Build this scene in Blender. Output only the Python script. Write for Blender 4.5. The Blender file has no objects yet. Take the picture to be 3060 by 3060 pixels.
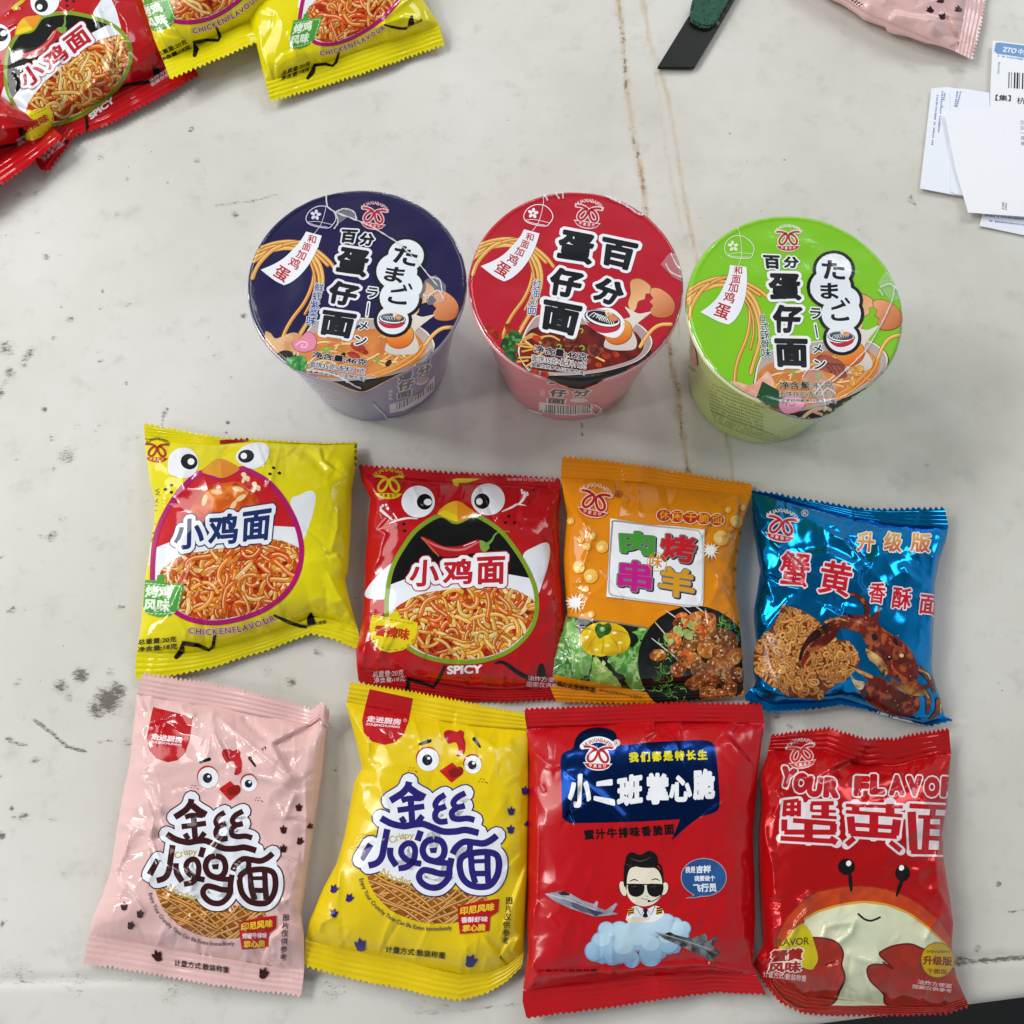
import bpy, math, random
import numpy as np
from mathutils import Vector
from mathutils.bvhtree import BVHTree
from mathutils.geometry import delaunay_2d_cdt

scene = bpy.context.scene
COL = scene.collection

# ---------------------------------------------------------------- camera
FPX = 3068.0                      # focal length in photograph pixels (3060 wide)
TILT = math.radians(18.0)
CAMH = 0.482
cam_data = bpy.data.cameras.new("camera")
cam = bpy.data.objects.new("camera", cam_data)
COL.objects.link(cam)
cam.location = (0, 0, CAMH)
cam.rotation_euler = (TILT, 0, 0)
cam_data.sensor_width = 36.0
cam_data.lens = 36.0 * FPX / 3060.0
cam_data.clip_start = 0.01
cam_data.clip_end = 50
scene.camera = cam

# ---------------------------------------------------------------- world, lamps, exposure
world = bpy.data.worlds.new("World")
scene.world = world
world.use_nodes = True
_wn, _wl = world.node_tree.nodes, world.node_tree.links
bg = _wn["Background"]
bg.inputs[0].default_value = (0.92, 0.965, 1.0, 1)
# a room: bright low down where the openings are, dim overhead
_tc = _wn.new("ShaderNodeTexCoord"); _sx = _wn.new("ShaderNodeSeparateXYZ"); _mr = _wn.new("ShaderNodeMapRange")
_wl.new(_tc.outputs["Generated"], _sx.inputs[0]); _wl.new(_sx.outputs["Z"], _mr.inputs[0])
_mr.inputs[1].default_value = 0.1; _mr.inputs[2].default_value = 0.95
_mr.inputs[3].default_value = 0.66; _mr.inputs[4].default_value = 0.20
_wl.new(_mr.outputs[0], bg.inputs[1])


def area_lamp(name, loc, target, sx, sy, power, col):
    d = bpy.data.lights.new(name, "AREA")
    d.shape = "RECTANGLE"
    d.size, d.size_y, d.energy, d.color = sx, sy, power, col
    o = bpy.data.objects.new(name, d)
    COL.objects.link(o)
    o.location = loc
    o.rotation_euler = (Vector(target) - Vector(loc)).to_track_quat("-Z", "Y").to_euler()
    return o


area_lamp("skylight", (-2.3, 1.25, 2.35), (0, 0.05, 0), 1.9, 1.6, 51, (1.0, 0.988, 0.96))
area_lamp("fill_light", (1.5, 2.5, 2.1), (0, 0.1, 0), 1.7, 0.9, 27, (0.95, 0.98, 1.0))  # broad fill added opposite the main lamp to soften the cup shadows
area_lamp("glint_light", (-1.5, 0.4, 1.5), (0, 0.05, 0), 0.26, 0.18, 6, (1.0, 0.985, 0.955))  # small strong lamp put in for sharp glints on the film
area_lamp("glint_light", (-1.15, 1.45, 1.6), (0, 0.05, 0), 0.26, 0.16, 4.5, (1.0, 0.99, 0.97))  # second glint lamp, added so more creases catch a highlight
area_lamp("glint_light", (-0.15, 2.1, 1.6), (0, 0.05, 0), 0.30, 0.14, 4.5, (0.97, 0.99, 1.0))  # third added glint lamp, towards the back
area_lamp("side_light", (-1.6, -0.35, 1.0), (0, 0.0, 0), 0.16, 0.50, 5.5, (1.0, 0.97, 0.93))

vs = scene.view_settings
vs.view_transform = "Standard"
vs.look = "None"
vs.exposure = 0.0
vs.gamma = 1.0
vs.use_curve_mapping = False
scene.render.engine = "CYCLES"
scene.cycles.max_bounces = 6

# ---------------------------------------------------------------- small helpers
def lin(h):
    """'#rrggbb' -> linear rgb"""
    if not isinstance(h, str):
        return np.array(h[:3], float)
    c = np.array([int(h[i:i + 2], 16) for i in (1, 3, 5)]) / 255.0
    return np.where(c <= 0.04045, c / 12.92, ((c + 0.055) / 1.055) ** 2.4)


def hash2(ix, iy, seed):
    h = (ix.astype(np.int64) * 374761393 + iy.astype(np.int64) * 668265263 + seed * 982451653) & 0x7FFFFFFF
    h = ((h ^ (h >> 13)) * 1274126177) & 0x7FFFFFFF
    h = (h ^ (h >> 16)) & 0x7FFFFFFF
    return h / float(0x7FFFFFFF)


def vnoise(x, y, seed=0):
    x = np.asarray(x, float); y = np.asarray(y, float)
    ix = np.floor(x); iy = np.floor(y)
    fx = x - ix; fy = y - iy
    fx = fx * fx * (3 - 2 * fx); fy = fy * fy * (3 - 2 * fy)
    a = hash2(ix, iy, seed); b = hash2(ix + 1, iy, seed)
    c = hash2(ix, iy + 1, seed); d = hash2(ix + 1, iy + 1, seed)
    return (a * (1 - fx) + b * fx) * (1 - fy) + (c * (1 - fx) + d * fx) * fy


def vor1(x, y, seed=0):
    """distance to the nearest of scattered points, for crumpled facets"""
    ix, iy = np.floor(x), np.floor(y)
    best = np.full(np.shape(x), 9.0)
    for dx in (-1, 0, 1):
        for dy in (-1, 0, 1):
            cx, cy = ix + dx, iy + dy
            best = np.minimum(best, np.hypot(cx + hash2(cx, cy, seed) - x, cy + hash2(cx, cy, seed + 77) - y))
    return best


def fbm(x, y, seed=0, o=3):
    s = 0; a = 0.5; n = 0
    for i in range(o):
        s = s + a * vnoise(x * 2 ** i, y * 2 ** i, seed + i * 7); n += a; a *= 0.5
    return s / n


def unproj(p, z):
    """photograph pixels (n,2) -> points on the horizontal plane at height z"""
    p = np.atleast_2d(np.asarray(p, float))
    z = np.broadcast_to(np.asarray(z, float), (len(p),))
    dx = (p[:, 0] - 1530) / FPX; dy = -(p[:, 1] - 1530) / FPX
    c, s = math.cos(TILT), math.sin(TILT)
    wy = dy * c + s; wz = dy * s - c
    k = (z - CAMH) / wz
    return np.stack([dx * k, wy * k, z], 1)


def crop(x0, y0, w, wret):
    k = w / wret
    return lambda p: np.asarray(p, float).reshape(-1, 2) * k + np.array([x0, y0], float)


C1 = crop(700, 540, 720, 1830); C2 = crop(1360, 540, 720, 1830); C3 = crop(2000, 600, 720, 1830)
C4 = crop(380, 1240, 720, 1696); C5 = crop(1040, 1360, 660, 1678); C6 = crop(1600, 1320, 680, 1642)
C7 = crop(2200, 1440, 680, 1729); C8 = crop(230, 1980, 780, 1477); C9 = crop(900, 2000, 720, 1364)
C10 = crop(1530, 2060, 790, 1526); C11 = crop(2220, 2140, 720, 1512); C12 = crop(0, 0, 700, 1932)
C13 = crop(400, 0, 1000, 1932); C14 = crop(1860, 0, 1200, 1932)


def affine(src, dst):
    """least squares affine map between matching pixel positions"""
    s = np.asarray(src, float); d = np.asarray(dst, float)
    M = np.hstack([s, np.ones((len(s), 1))])
    X = np.linalg.lstsq(M, d, rcond=None)[0]
    return lambda p: np.hstack([np.asarray(p, float).reshape(-1, 2), np.ones((len(np.asarray(p, float).reshape(-1, 2)), 1))]) @ X


def smooth_path(pts, closed=False, n=8):
    p = np.asarray(pts, float)
    k = len(p)
    out = []
    rng = range(k if closed else k - 1)
    for i in rng:
        if closed:
            a, b, c, d = p[(i - 1) % k], p[i], p[(i + 1) % k], p[(i + 2) % k]
        else:
            a, b, c, d = p[max(i - 1, 0)], p[i], p[i + 1], p[min(i + 2, k - 1)]
        for t in np.linspace(0, 1, n, endpoint=False):
            out.append(0.5 * ((2 * b) + (c - a) * t + (2 * a - 5 * b + 4 * c - d) * t * t + (3 * b - a - 3 * c + d) * t ** 3))
    if not closed:
        out.append(p[-1])
    return np.array(out)


def resample(pts, u):
    p = np.asarray(pts, float)
    d = np.r_[0, np.cumsum(np.linalg.norm(np.diff(p, axis=0), axis=1))]
    d /= d[-1]
    return np.stack([np.interp(u, d, p[:, i]) for i in range(p.shape[1])], -1)


def in_poly(P, poly):
    x, y = P[:, 0], P[:, 1]
    ins = np.zeros(len(P), bool)
    q = np.asarray(poly, float)
    for (x1, y1), (x2, y2) in zip(q, np.roll(q, -1, 0)):
        if y1 == y2:
            continue
        c = (y1 > y) != (y2 > y)
        ins ^= c & (x < (x2 - x1) * (y - y1) / (y2 - y1) + x1)
    return ins


# ---------------------------------------------------------------- scene objects
def empty(name, loc, label, cat, group=None):
    o = bpy.data.objects.new(name, None)
    COL.objects.link(o)
    o.location = loc
    o.empty_display_size = 0.02
    o["label"] = label; o["category"] = cat
    if group:
        o["group"] = group
    return o


def mesh_obj(name, V, F, mat, parent=None, normals=None, col=None, smooth=True):
    V = np.asarray(V, np.float32)
    base = np.array(parent.location, np.float32) if parent and parent.type == "EMPTY" else np.zeros(3, np.float32)
    if parent and parent.parent:
        base = np.array(parent.parent.location, np.float32)
    me = bpy.data.meshes.new(name)
    F = np.asarray(F)
    n, k = F.shape
    me.vertices.add(len(V)); me.vertices.foreach_set("co", (V - base).ravel())
    me.loops.add(n * k); me.loops.foreach_set("vertex_index", F.astype(np.int32).ravel())
    me.polygons.add(n); me.polygons.foreach_set("loop_start", np.arange(0, n * k, k, dtype=np.int32))
    me.update(calc_edges=True)
    me.polygons.foreach_set("use_smooth", np.full(len(me.polygons), smooth, bool))
    if col is not None:
        a = me.color_attributes.new("Col", "FLOAT_COLOR", "POINT")
        a.data.foreach_set("color", np.hstack([col, np.ones((len(col), 1))]).astype(np.float32).ravel())
    if normals is not None:
        a = me.attributes.new("custom_normal", "FLOAT_VECTOR", "POINT")
        a.data.foreach_set("vector", np.ascontiguousarray(normals, np.float32).ravel())
    me.materials.append(mat)
    o = bpy.data.objects.new(name, me)
    COL.objects.link(o)
    if parent:
        o.parent = parent
    return o


def gridfaces(r, c, flip=False, off=0):
    i = np.arange(r - 1)[:, None] * c + np.arange(c - 1)[None, :]
    f = np.stack([i, i + c, i + c + 1, i + 1], -1).reshape(-1, 4) + off
    return f[:, ::-1] if flip else f


def grid_normals(P):
    du = np.gradient(P, axis=1); dv = np.gradient(P, axis=0)
    n = np.cross(dv, du)
    n /= np.linalg.norm(n, axis=2, keepdims=True) + 1e-12
    return n


# ---------------------------------------------------------------- materials
def mat_new(name):
    m = bpy.data.materials.new(name)
    m.use_nodes = True
    nt = m.node_tree
    return m, nt, nt.nodes["Principled BSDF"]


def pos_bump(nt, bs, scale, strength, dist):
    g = nt.nodes.new("ShaderNodeNewGeometry")
    n = nt.nodes.new("ShaderNodeTexNoise")
    n.inputs["Scale"].default_value = scale; n.inputs["Detail"].default_value = 3
    nt.links.new(g.outputs["Position"], n.inputs["Vector"])
    b = nt.nodes.new("ShaderNodeBump")
    b.inputs["Strength"].default_value = strength; b.inputs["Distance"].default_value = dist
    nt.links.new(n.outputs["Fac"], b.inputs["Height"])
    nt.links.new(b.outputs["Normal"], bs.inputs["Normal"])


def film_mat(name, colr, rough=0.1, metallic=0.0, spec=0.42, bump=0.35, var=0.05, coat=0.0):
    """printed plastic film: its own ink colour with faint uneven printing"""
    m, nt, bs = mat_new(name)
    c = lin(colr)
    g = nt.nodes.new("ShaderNodeNewGeometry")
    n = nt.nodes.new("ShaderNodeTexNoise"); n.inputs["Scale"].default_value = 900; n.inputs["Detail"].default_value = 2
    nt.links.new(g.outputs["Position"], n.inputs["Vector"])
    mx = nt.nodes.new("ShaderNodeMix"); mx.data_type = "RGBA"
    mx.inputs[6].default_value = (*np.clip(c * (1 - var), 0, 1), 1)
    mx.inputs[7].default_value = (*np.clip(c * (1 + var), 0, 1), 1)
    nt.links.new(n.outputs["Fac"], mx.inputs[0])
    nt.links.new(mx.outputs[2], bs.inputs["Base Color"])
    bs.inputs["Roughness"].default_value = rough
    bs.inputs["Metallic"].default_value = metallic
    bs.inputs["Specular IOR Level"].default_value = spec
    bs.inputs["Coat Weight"].default_value = coat
    bs.inputs["Coat Roughness"].default_value = 0.06
    if bump:
        pos_bump(nt, bs, 190, bump * 0.35, 0.0006)
    return m


def ink_mat(name, rough=0.1, metallic=0.0, spec=0.42, bump=0.35, coat=0.0):
    m, nt, bs = mat_new(name)
    a = nt.nodes.new("ShaderNodeAttribute"); a.attribute_name = "Col"
    nt.links.new(a.outputs["Color"], bs.inputs["Base Color"])
    bs.inputs["Roughness"].default_value = rough
    bs.inputs["Metallic"].default_value = metallic
    bs.inputs["Specular IOR Level"].default_value = spec
    bs.inputs["Coat Weight"].default_value = coat
    bs.inputs["Coat Roughness"].default_value = 0.06
    if bump:
        pos_bump(nt, bs, 190, bump * 0.35, 0.0006)
    return m


def plain_mat(name, colr, rough=0.5, metallic=0.0, spec=0.5, nscale=400, var=0.08):
    return film_mat(name, colr, rough, metallic, spec, 0, var)


def shrink_coat(m, w=0.7):
    """clear shrink film drawn tight over a paper surface"""
    nt = m.node_tree; bs = nt.nodes["Principled BSDF"]
    bs.inputs["Coat Weight"].default_value = w; bs.inputs["Coat Roughness"].default_value = 0.05; bs.inputs["Coat IOR"].default_value = 1.5
    g = nt.nodes.new("ShaderNodeNewGeometry")
    n = nt.nodes.new("ShaderNodeTexNoise"); n.inputs["Scale"].default_value = 85; n.inputs["Detail"].default_value = 4; n.inputs["Distortion"].default_value = 0.8
    nt.links.new(g.outputs["Position"], n.inputs["Vector"])
    b = nt.nodes.new("ShaderNodeBump"); b.inputs["Strength"].default_value = 0.35; b.inputs["Distance"].default_value = 0.0014
    nt.links.new(n.outputs["Fac"], b.inputs["Height"]); nt.links.new(b.outputs["Normal"], bs.inputs["Coat Normal"])
    return m


INK = ink_mat("printed_ink")
INK_LID = shrink_coat(ink_mat("printed_lid_ink", rough=0.3, spec=0.2, bump=0.15))
INK_PAPER = ink_mat("printed_paper_ink", rough=0.6, bump=0)

# ---------------------------------------------------------------- flat print laid on a real surface
_glyphs = {}


def advance(ch):
    return glyphs(ch + "l", 0)[2][1][0] - glyphs("l", 0)[2][1][0]


def glyphs(s, r=0.0):
    """string -> flat triangles, strokes fattened by r em; returns V, F and the ink box"""
    key = (s, round(r, 4))
    if key in _glyphs:
        return _glyphs[key]
    if len(s) > 1 and r > 0:
        # letter by letter, spaced by each letter's own advance
        Vs, Fs, x, n = [], [], 0.0, 0
        for ch in s:
            if ch != " ":
                V, F, _ = glyphs(ch, r)
                Vs.append(V + np.array([x, 0])); Fs.append(F + n); n += len(V)
            x += advance(ch)
        out = (np.vstack(Vs), np.vstack(Fs), glyphs(s, 0)[2])
    elif r == 0:
        c = bpy.data.curves.new("lettering", "FONT")
        c.body = s; c.size = 1; c.resolution_u = 3; c.fill_mode = "FRONT"
        o = bpy.data.objects.new("lettering", c)
        COL.objects.link(o)
        dg = bpy.context.evaluated_depsgraph_get()
        m = bpy.data.meshes.new_from_object(o.evaluated_get(dg))
        bpy.data.objects.remove(o); bpy.data.curves.remove(c)
        V = np.array([v.co[:2] for v in m.vertices])
        m.calc_loop_triangles()
        F = np.array([t.vertices[:] for t in m.loop_triangles])
        bpy.data.meshes.remove(m)
        out = (V, F, (V.min(0), V.max(0)))
    else:
        V, F, bb = glyphs(s, 0)
        # weld so the outline edges are found
        q, inv = np.unique(np.round(V, 5), axis=0, return_inverse=True)
        F0 = inv.reshape(-1)[F]
        E = np.sort(np.vstack([F0[:, [0, 1]], F0[:, [1, 2]], F0[:, [2, 0]]]), 1)
        ue, cnt = np.unique(E, axis=0, return_counts=True)
        be = ue[cnt == 1]
        P = [tuple(v) for v in q]; FF = [list(f) for f in F0 if len(set(f)) == 3]
        n = 8
        ang = [2 * math.pi * (i + 0.5) / n for i in range(n)]
        for a, b in be:
            d = q[b] - q[a]
            L = np.hypot(*d)
            if L < 1e-6:
                continue
            t = np.array([-d[1], d[0]]) / L * r
            i = len(P)
            P += [tuple(q[a] - t), tuple(q[b] - t), tuple(q[b] + t), tuple(q[a] + t)]
            FF.append([i, i + 1, i + 2, i + 3])
        for k in np.unique(be):
            i = len(P)
            P += [(q[k][0] + math.cos(t) * r * 1.04, q[k][1] + math.sin(t) * r * 1.04) for t in ang]
            FF.append(list(range(i, i + n)))
        rr = delaunay_2d_cdt([Vector(p) for p in P], [], [list(map(int, f)) for f in FF], 0, 1e-5)
        V = np.array([(v.x, v.y) for v in rr[0]]); F = np.array([f for f in rr[2] if len(f) == 3])
        # keep the triangles inside the strokes or within r of their edges
        cc = V[F].mean(1)
        a, b = q[be[:, 0]], q[be[:, 1]]
        v = b - a
        t = np.clip(((cc[:, None] - a) * v).sum(2) / ((v * v).sum(1) + 1e-12), 0, 1)
        dd = np.linalg.norm(cc[:, None] - (a + t[..., None] * v), axis=2).min(1)
        x, y = cc[:, :1], cc[:, 1:2]
        up = (a[:, 1] > y) != (b[:, 1] > y)
        xi = a[:, 0] + (y - a[:, 1]) * v[:, 0] / np.where(np.abs(v[:, 1]) < 1e-9, 1e-9, v[:, 1])
        ins = ((up & (x < xi)).sum(1) % 2) == 1
        F = F[ins | (dd < r * 1.0)]
        out = (V, F, bb)
    _glyphs[key] = out
    return out


def fill_poly(p):
    p = np.asarray(p, float)
    n = len(p)
    o = p.min(0); sc_ = max(np.ptp(p, axis=0).max(), 1e-9)
    r = delaunay_2d_cdt([Vector((v - o) / sc_) for v in p], [(i, (i + 1) % n) for i in range(n)], [], 1, 1e-6)
    V = np.array([(v.x, v.y) for v in r[0]]) * sc_ + o
    F = np.array([f for f in r[2] if len(f) == 3])
    return V, F


def split_edges(V, F, u, inv, mk, t, snap=None):
    """insert a vertex at fraction t on every marked edge and retriangulate; V holds any per-vertex values"""
    ni = np.full(len(u), -1)
    ni[mk] = len(V) + np.arange(mk.sum())
    tt = np.asarray(t)[mk][:, None] if np.ndim(t) else t
    Vn = V[u[mk, 0]] * (1 - tt) + V[u[mk, 1]] * tt
    if snap is not None:
        Vn[:, snap[0]] = snap[1][mk] if snap[0] >= 0 else Vn[:, snap[0]]
    V = np.vstack([V, Vn])
    m = ni[inv].reshape(3, -1).T
    c = (m >= 0).sum(1)
    out = [F[c == 0]]
    f, q = F[c == 3], m[c == 3]
    if len(f):
        out += [np.stack([f[:, 0], q[:, 0], q[:, 2]], 1), np.stack([q[:, 0], f[:, 1], q[:, 1]], 1),
                np.stack([q[:, 2], q[:, 1], f[:, 2]], 1), q]
    for k in range(3):
        s = (c == 1) & (m[:, k] >= 0)
        f, q = np.roll(F[s], -k, 1), np.roll(m[s], -k, 1)
        if len(f):
            out += [np.stack([f[:, 0], q[:, 0], f[:, 2]], 1), np.stack([q[:, 0], f[:, 1], f[:, 2]], 1)]
        s = (c == 2) & (m[:, k] < 0)
        kk = (k + 1) % 3
        f, q = np.roll(F[s], -kk, 1), np.roll(m[s], -kk, 1)
        if len(f):
            out += [np.stack([f[:, 0], q[:, 0], f[:, 2]], 1), np.stack([q[:, 0], q[:, 1], f[:, 2]], 1),
                    np.stack([q[:, 0], f[:, 1], q[:, 1]], 1)]
    return V, np.vstack(out)


def edge_table(F, nv):
    E = np.vstack([F[:, [0, 1]], F[:, [1, 2]], F[:, [2, 0]]])
    E.sort(axis=1)
    key, inv = np.unique(E[:, 0].astype(np.int64) * nv + E[:, 1], return_inverse=True)
    return np.stack([key // nv, key % nv], 1), inv.reshape(-1)


def subdiv(V, F, L):
    for _ in range(14):
        u, inv = edge_table(F, len(V))
        mk = np.linalg.norm(V[u[:, 0], :2] - V[u[:, 1], :2], axis=1) > L
        if not mk.any():
            break
        V, F = split_edges(V, F, u, inv, mk, 0.5)
    return V, F


def cut_cells(V, F):
    """cut triangles along the cells of the surface grid; V[:,0] and V[:,1] are grid row and column"""
    for fam in (0, 1, 2):
        for _ in range(40):
            g = V[:, fam] if fam < 2 else V[:, 0] - V[:, 1]
            u, inv = edge_table(F, len(V))
            a, b = g[u[:, 0]], g[u[:, 1]]
            lo, hi = np.minimum(a, b), np.maximum(a, b)
            e = 2e-3
            k = np.round((lo + hi) / 2)
            k = np.where((k > lo + e) & (k < hi - e), k, np.floor(lo + e) + 1)
            mk = (k > lo + e) & (k < hi - e)
            if not mk.any():
                break
            t = (k - a) / np.where(b == a, 1, b - a)
            V, F = split_edges(V, F, u, inv, mk, t, (fam, k) if fam < 2 else None)
    return V, F


def mixc(c1, c2, scale, seed=0, lo=0.3, hi=0.7, c3=None):
    """two (or three) ink colours mottled together, for printed photographs"""
    a, b = lin(c1), lin(c2)
    d = lin(c3) if c3 else None

    def f(P):
        n = np.clip((fbm(P[:, 0] / scale, P[:, 1] / scale, seed, 4) - lo) / (hi - lo), 0, 1)[:, None]
        r = a * (1 - n) + b * n
        if d is not None:
            m = np.clip((fbm(P[:, 0] / scale * 1.7 + 31, P[:, 1] / scale * 1.7, seed + 5, 3) - 0.55) / 0.15, 0, 1)[:, None]
            r = r * (1 - m) + d * m
        return r
    return f


def grad(c1, c2, p1, p2):
    """ink blending from one colour to another across the design"""
    a, b = lin(c1), lin(c2)
    p1 = np.asarray(p1, float); p2 = np.asarray(p2, float)

    def f(P):
        t = np.clip((P - p1) @ (p2 - p1) / ((p2 - p1) @ (p2 - p1)), 0, 1)[:, None]
        return a * (1 - t) + b * t
    return f


class Print:
    """collects flat printed shapes (in crop coordinates) and lays them on the surface of one thing.
    the print is cut along the cells of the surface's own grid, so it follows every fold exactly"""

    def __init__(self, root, P, N, tr, ink=INK, base=0.000010, step=0.0000012, L=8.0, parent=None):
        self.root, self.P, self.N, self.tr, self.ink = root, P, N, tr, ink
        self.parent = parent
        R, C = P.shape[:2]
        q4 = gridfaces(R, C)
        self.T = np.vstack([q4[:, [0, 1, 2]], q4[:, [0, 2, 3]]])
        self.V = P.reshape(-1, 3)
        self.bvh = BVHTree.FromPolygons([tuple(v) for v in self.V.tolist()], [tuple(t) for t in self.T.tolist()])
        self.h = base; self.step = step; self.L = L
        self.cur = None; self.clip = None

    def part(self, name, parent=None, label=None):
        self.flush()
        self.cur = (name, parent, label); self.buf = []

    def add(self, V, F, col, L=None, h=None, pre=False):
        """V in crop coordinates"""
        if len(F) == 0:
            return
        V = np.asarray(V, float)
        W = self.tr(V)
        W, F = subdiv(W, np.asarray(F), (L or self.L * 0.6) if callable(col) or self.clip is not None else self.L)
        if self.clip is not None:
            ok = in_poly(W[F].mean(1), self.clip)
            F = F[ok]
            if len(F) == 0:
                return
        used, inv = np.unique(F, return_inverse=True)
        W = W[used]; F = inv.reshape(-1, 3)
        if callable(col):
            Cc = col(W)
        else:
            Cc = np.tile(lin(col), (len(W), 1))
        if h is None:
            self.h += self.step
            h = self.h
        self.buf.append((W, F, Cc, np.full(len(W), h)))

    def flush(self):
        if not self.cur or not self.buf:
            self.cur = None
            return None
        o = 0; Ws = []; Fs = []; Cs = []; Hs = []
        for W, F, Cc, H in self.buf:
            Ws.append(W); Fs.append(F + o); Cs.append(Cc); Hs.append(H); o += len(W)
        W = np.vstack(Ws); F = np.vstack(Fs); Cc = np.vstack(Cs); H = np.concatenate(Hs)
        O = Vector((0, 0, CAMH))
        D = unproj(W, 0.0) - np.array([0, 0, CAMH])
        hit = np.full(len(W), -1); X = np.zeros((len(W), 3))
        rc = self.bvh.ray_cast
        for i, d in enumerate(D.tolist()):
            p, n, k, dist = rc(O, Vector(d))
            if k is not None:
                hit[i] = k; X[i] = p
        ok = hit >= 0
        name, parent, label = self.cur
        self.cur = None
        t = self.T[np.maximum(hit, 0)]
        a, b, c = self.V[t[:, 0]], self.V[t[:, 1]], self.V[t[:, 2]]
        v0, v1, v2 = b - a, c - a, X - a
        d00 = (v0 * v0).sum(1); d01 = (v0 * v1).sum(1); d11 = (v1 * v1).sum(1)
        d20 = (v2 * v0).sum(1); d21 = (v2 * v1).sum(1)
        den = d00 * d11 - d01 * d01 + 1e-30
        w1 = np.clip((d11 * d20 - d01 * d21) / den, 0, 1); w2 = np.clip((d00 * d21 - d01 * d20) / den, 0, 1)
        R, Cn = self.P.shape[:2]
        nq = (R - 1) * (Cn - 1)
        kq = np.maximum(hit, 0)
        low = kq < nq
        qi, qj = (kq % nq) // (Cn - 1), (kq % nq) % (Cn - 1)
        I_ = qi + np.where(low, w1 + w2, w1)
        J_ = qj + np.where(low, w2, w1 + w2)
        good = ok[F].all(1)
        px = np.linalg.norm(W[F[:, 0]] - W[F[:, 1]], axis=1) + np.linalg.norm(W[F[:, 1]] - W[F[:, 2]], axis=1)
        L3 = np.linalg.norm(X[F[:, 0]] - X[F[:, 1]], axis=1) + np.linalg.norm(X[F[:, 1]] - X[F[:, 2]], axis=1)
        good &= L3 < px * 0.00016 * 9 + 0.0006
        good &= (np.ptp(J_[F], axis=1) < 30) & (np.ptp(I_[F], axis=1) < 30)
        F = F[good]
        if len(F) == 0:
            return None
        A = np.hstack([I_[:, None], J_[:, None], H[:, None], Cc])
        A, F = cut_cells(A, F)
        used, inv = np.unique(F, return_inverse=True)
        F = inv.reshape(-1, 3)
        A = A[used]
        I_, J_ = A[:, 0], A[:, 1]
        # the cell each vertex sits on, then its place on that cell's two facets
        i0 = np.clip(np.floor(I_ + 1e-6).astype(int), 0, R - 2); j0 = np.clip(np.floor(J_ + 1e-6).astype(int), 0, Cn - 2)
        fi = np.clip(I_ - i0, 0, 1)[:, None]; fj = np.clip(J_ - j0, 0, 1)[:, None]

        def on(G):
            g0, g1, g2, g3 = G[i0, j0], G[i0 + 1, j0], G[i0 + 1, j0 + 1], G[i0, j0 + 1]
            return np.where(fi >= fj, g0 + (g1 - g0) * (fi - fj) + (g2 - g0 - (g1 - g0)) * 0 + (g2 - g1 + (g1 - g0)) * fj, g0 + (g2 - g3 + (g3 - g0)) * fi + (g3 - g0) * (fj - fi))
        X = on(self.P); Nn = on(self.N)
        Nn /= np.linalg.norm(Nn, axis=1, keepdims=True) + 1e-12
        X = X + Nn * A[:, 2:3]
        fn = np.cross(X[F[:, 1]] - X[F[:, 0]], X[F[:, 2]] - X[F[:, 0]])
        keep = np.linalg.norm(fn, axis=1) > 1e-13
        fl = (fn * Nn[F[:, 0]]).sum(1) < 0
        F[fl] = F[fl][:, ::-1]
        F = F[keep]
        if len(F) == 0:
            return None
        ob = mesh_obj(name, X, F, self.ink, parent or self.parent or self.root, Nn, A[:, 3:6])
        if label:
            ob["label"] = label
        return ob

    # ---- shapes
    def poly(self, pts, col, sm=False, L=None, h=None):
        p = smooth_path(pts, True) if sm else np.asarray(pts, float)
        self.add(*fill_poly(p), col, L, h)

    def ell(self, cx, cy, rx, ry, col, rot=0, n=28, L=None, h=None):
        t = np.linspace(0, 2 * math.pi, n, endpoint=False)
        c, s = math.cos(math.radians(rot)), math.sin(math.radians(rot))
        x, y = rx * np.cos(t), ry * np.sin(t)
        self.poly(np.stack([cx + x * c - y * s, cy + x * s + y * c], 1), col, L=L, h=h)

    def st(self, pts, w, col, sm=True, closed=False, cap=True, L=None, h=None, n=6):
        """a printed line; w is one width or one per point"""
        p = np.asarray(pts, float)
        w = np.broadcast_to(np.asarray(w, float), (len(p),))
        pw = np.hstack([p, w[:, None]])
        if sm and len(p) > 2:
            pw = smooth_path(pw, closed, n)
        if closed:
            pw = np.vstack([pw, pw[:1]])
        p, w = pw[:, :2], np.maximum(pw[:, 2], 0.3)
        if closed:
            d = np.roll(p[:-1], -1, 0) - np.roll(p[:-1], 1, 0)
            d = np.vstack([d, d[:1]])
        else:
            d = np.gradient(p, axis=0)
        nn = np.stack([-d[:, 1], d[:, 0]], 1)
        nn /= np.linalg.norm(nn, axis=1, keepdims=True) + 1e-9
        a, b = p + nn * w[:, None] / 2, p - nn * w[:, None] / 2
        k = len(p)
        V = np.vstack([a, b])
        i = np.arange(k - 1)
        F = np.vstack([np.stack([i, i + 1, i + k], 1), np.stack([i + 1, i + k + 1, i + k], 1)])
        if cap and not closed:
            for e, sg in ((0, -1), (k - 1, 1)):
                dd = d[e] / (np.linalg.norm(d[e]) + 1e-9) * sg
                t = np.linspace(-math.pi / 2, math.pi / 2, 6)
                nrm = np.array([-dd[1], dd[0]])
                fan = p[e] + (np.cos(t)[:, None] * dd + np.sin(t)[:, None] * nrm) * w[e] / 2
                o = len(V)
                V = np.vstack([V, p[e][None], fan])
                F = np.vstack([F, [[o, o + 1 + j, o + 2 + j] for j in range(5)]])
        self.add(V, F, col, L, h)

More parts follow.
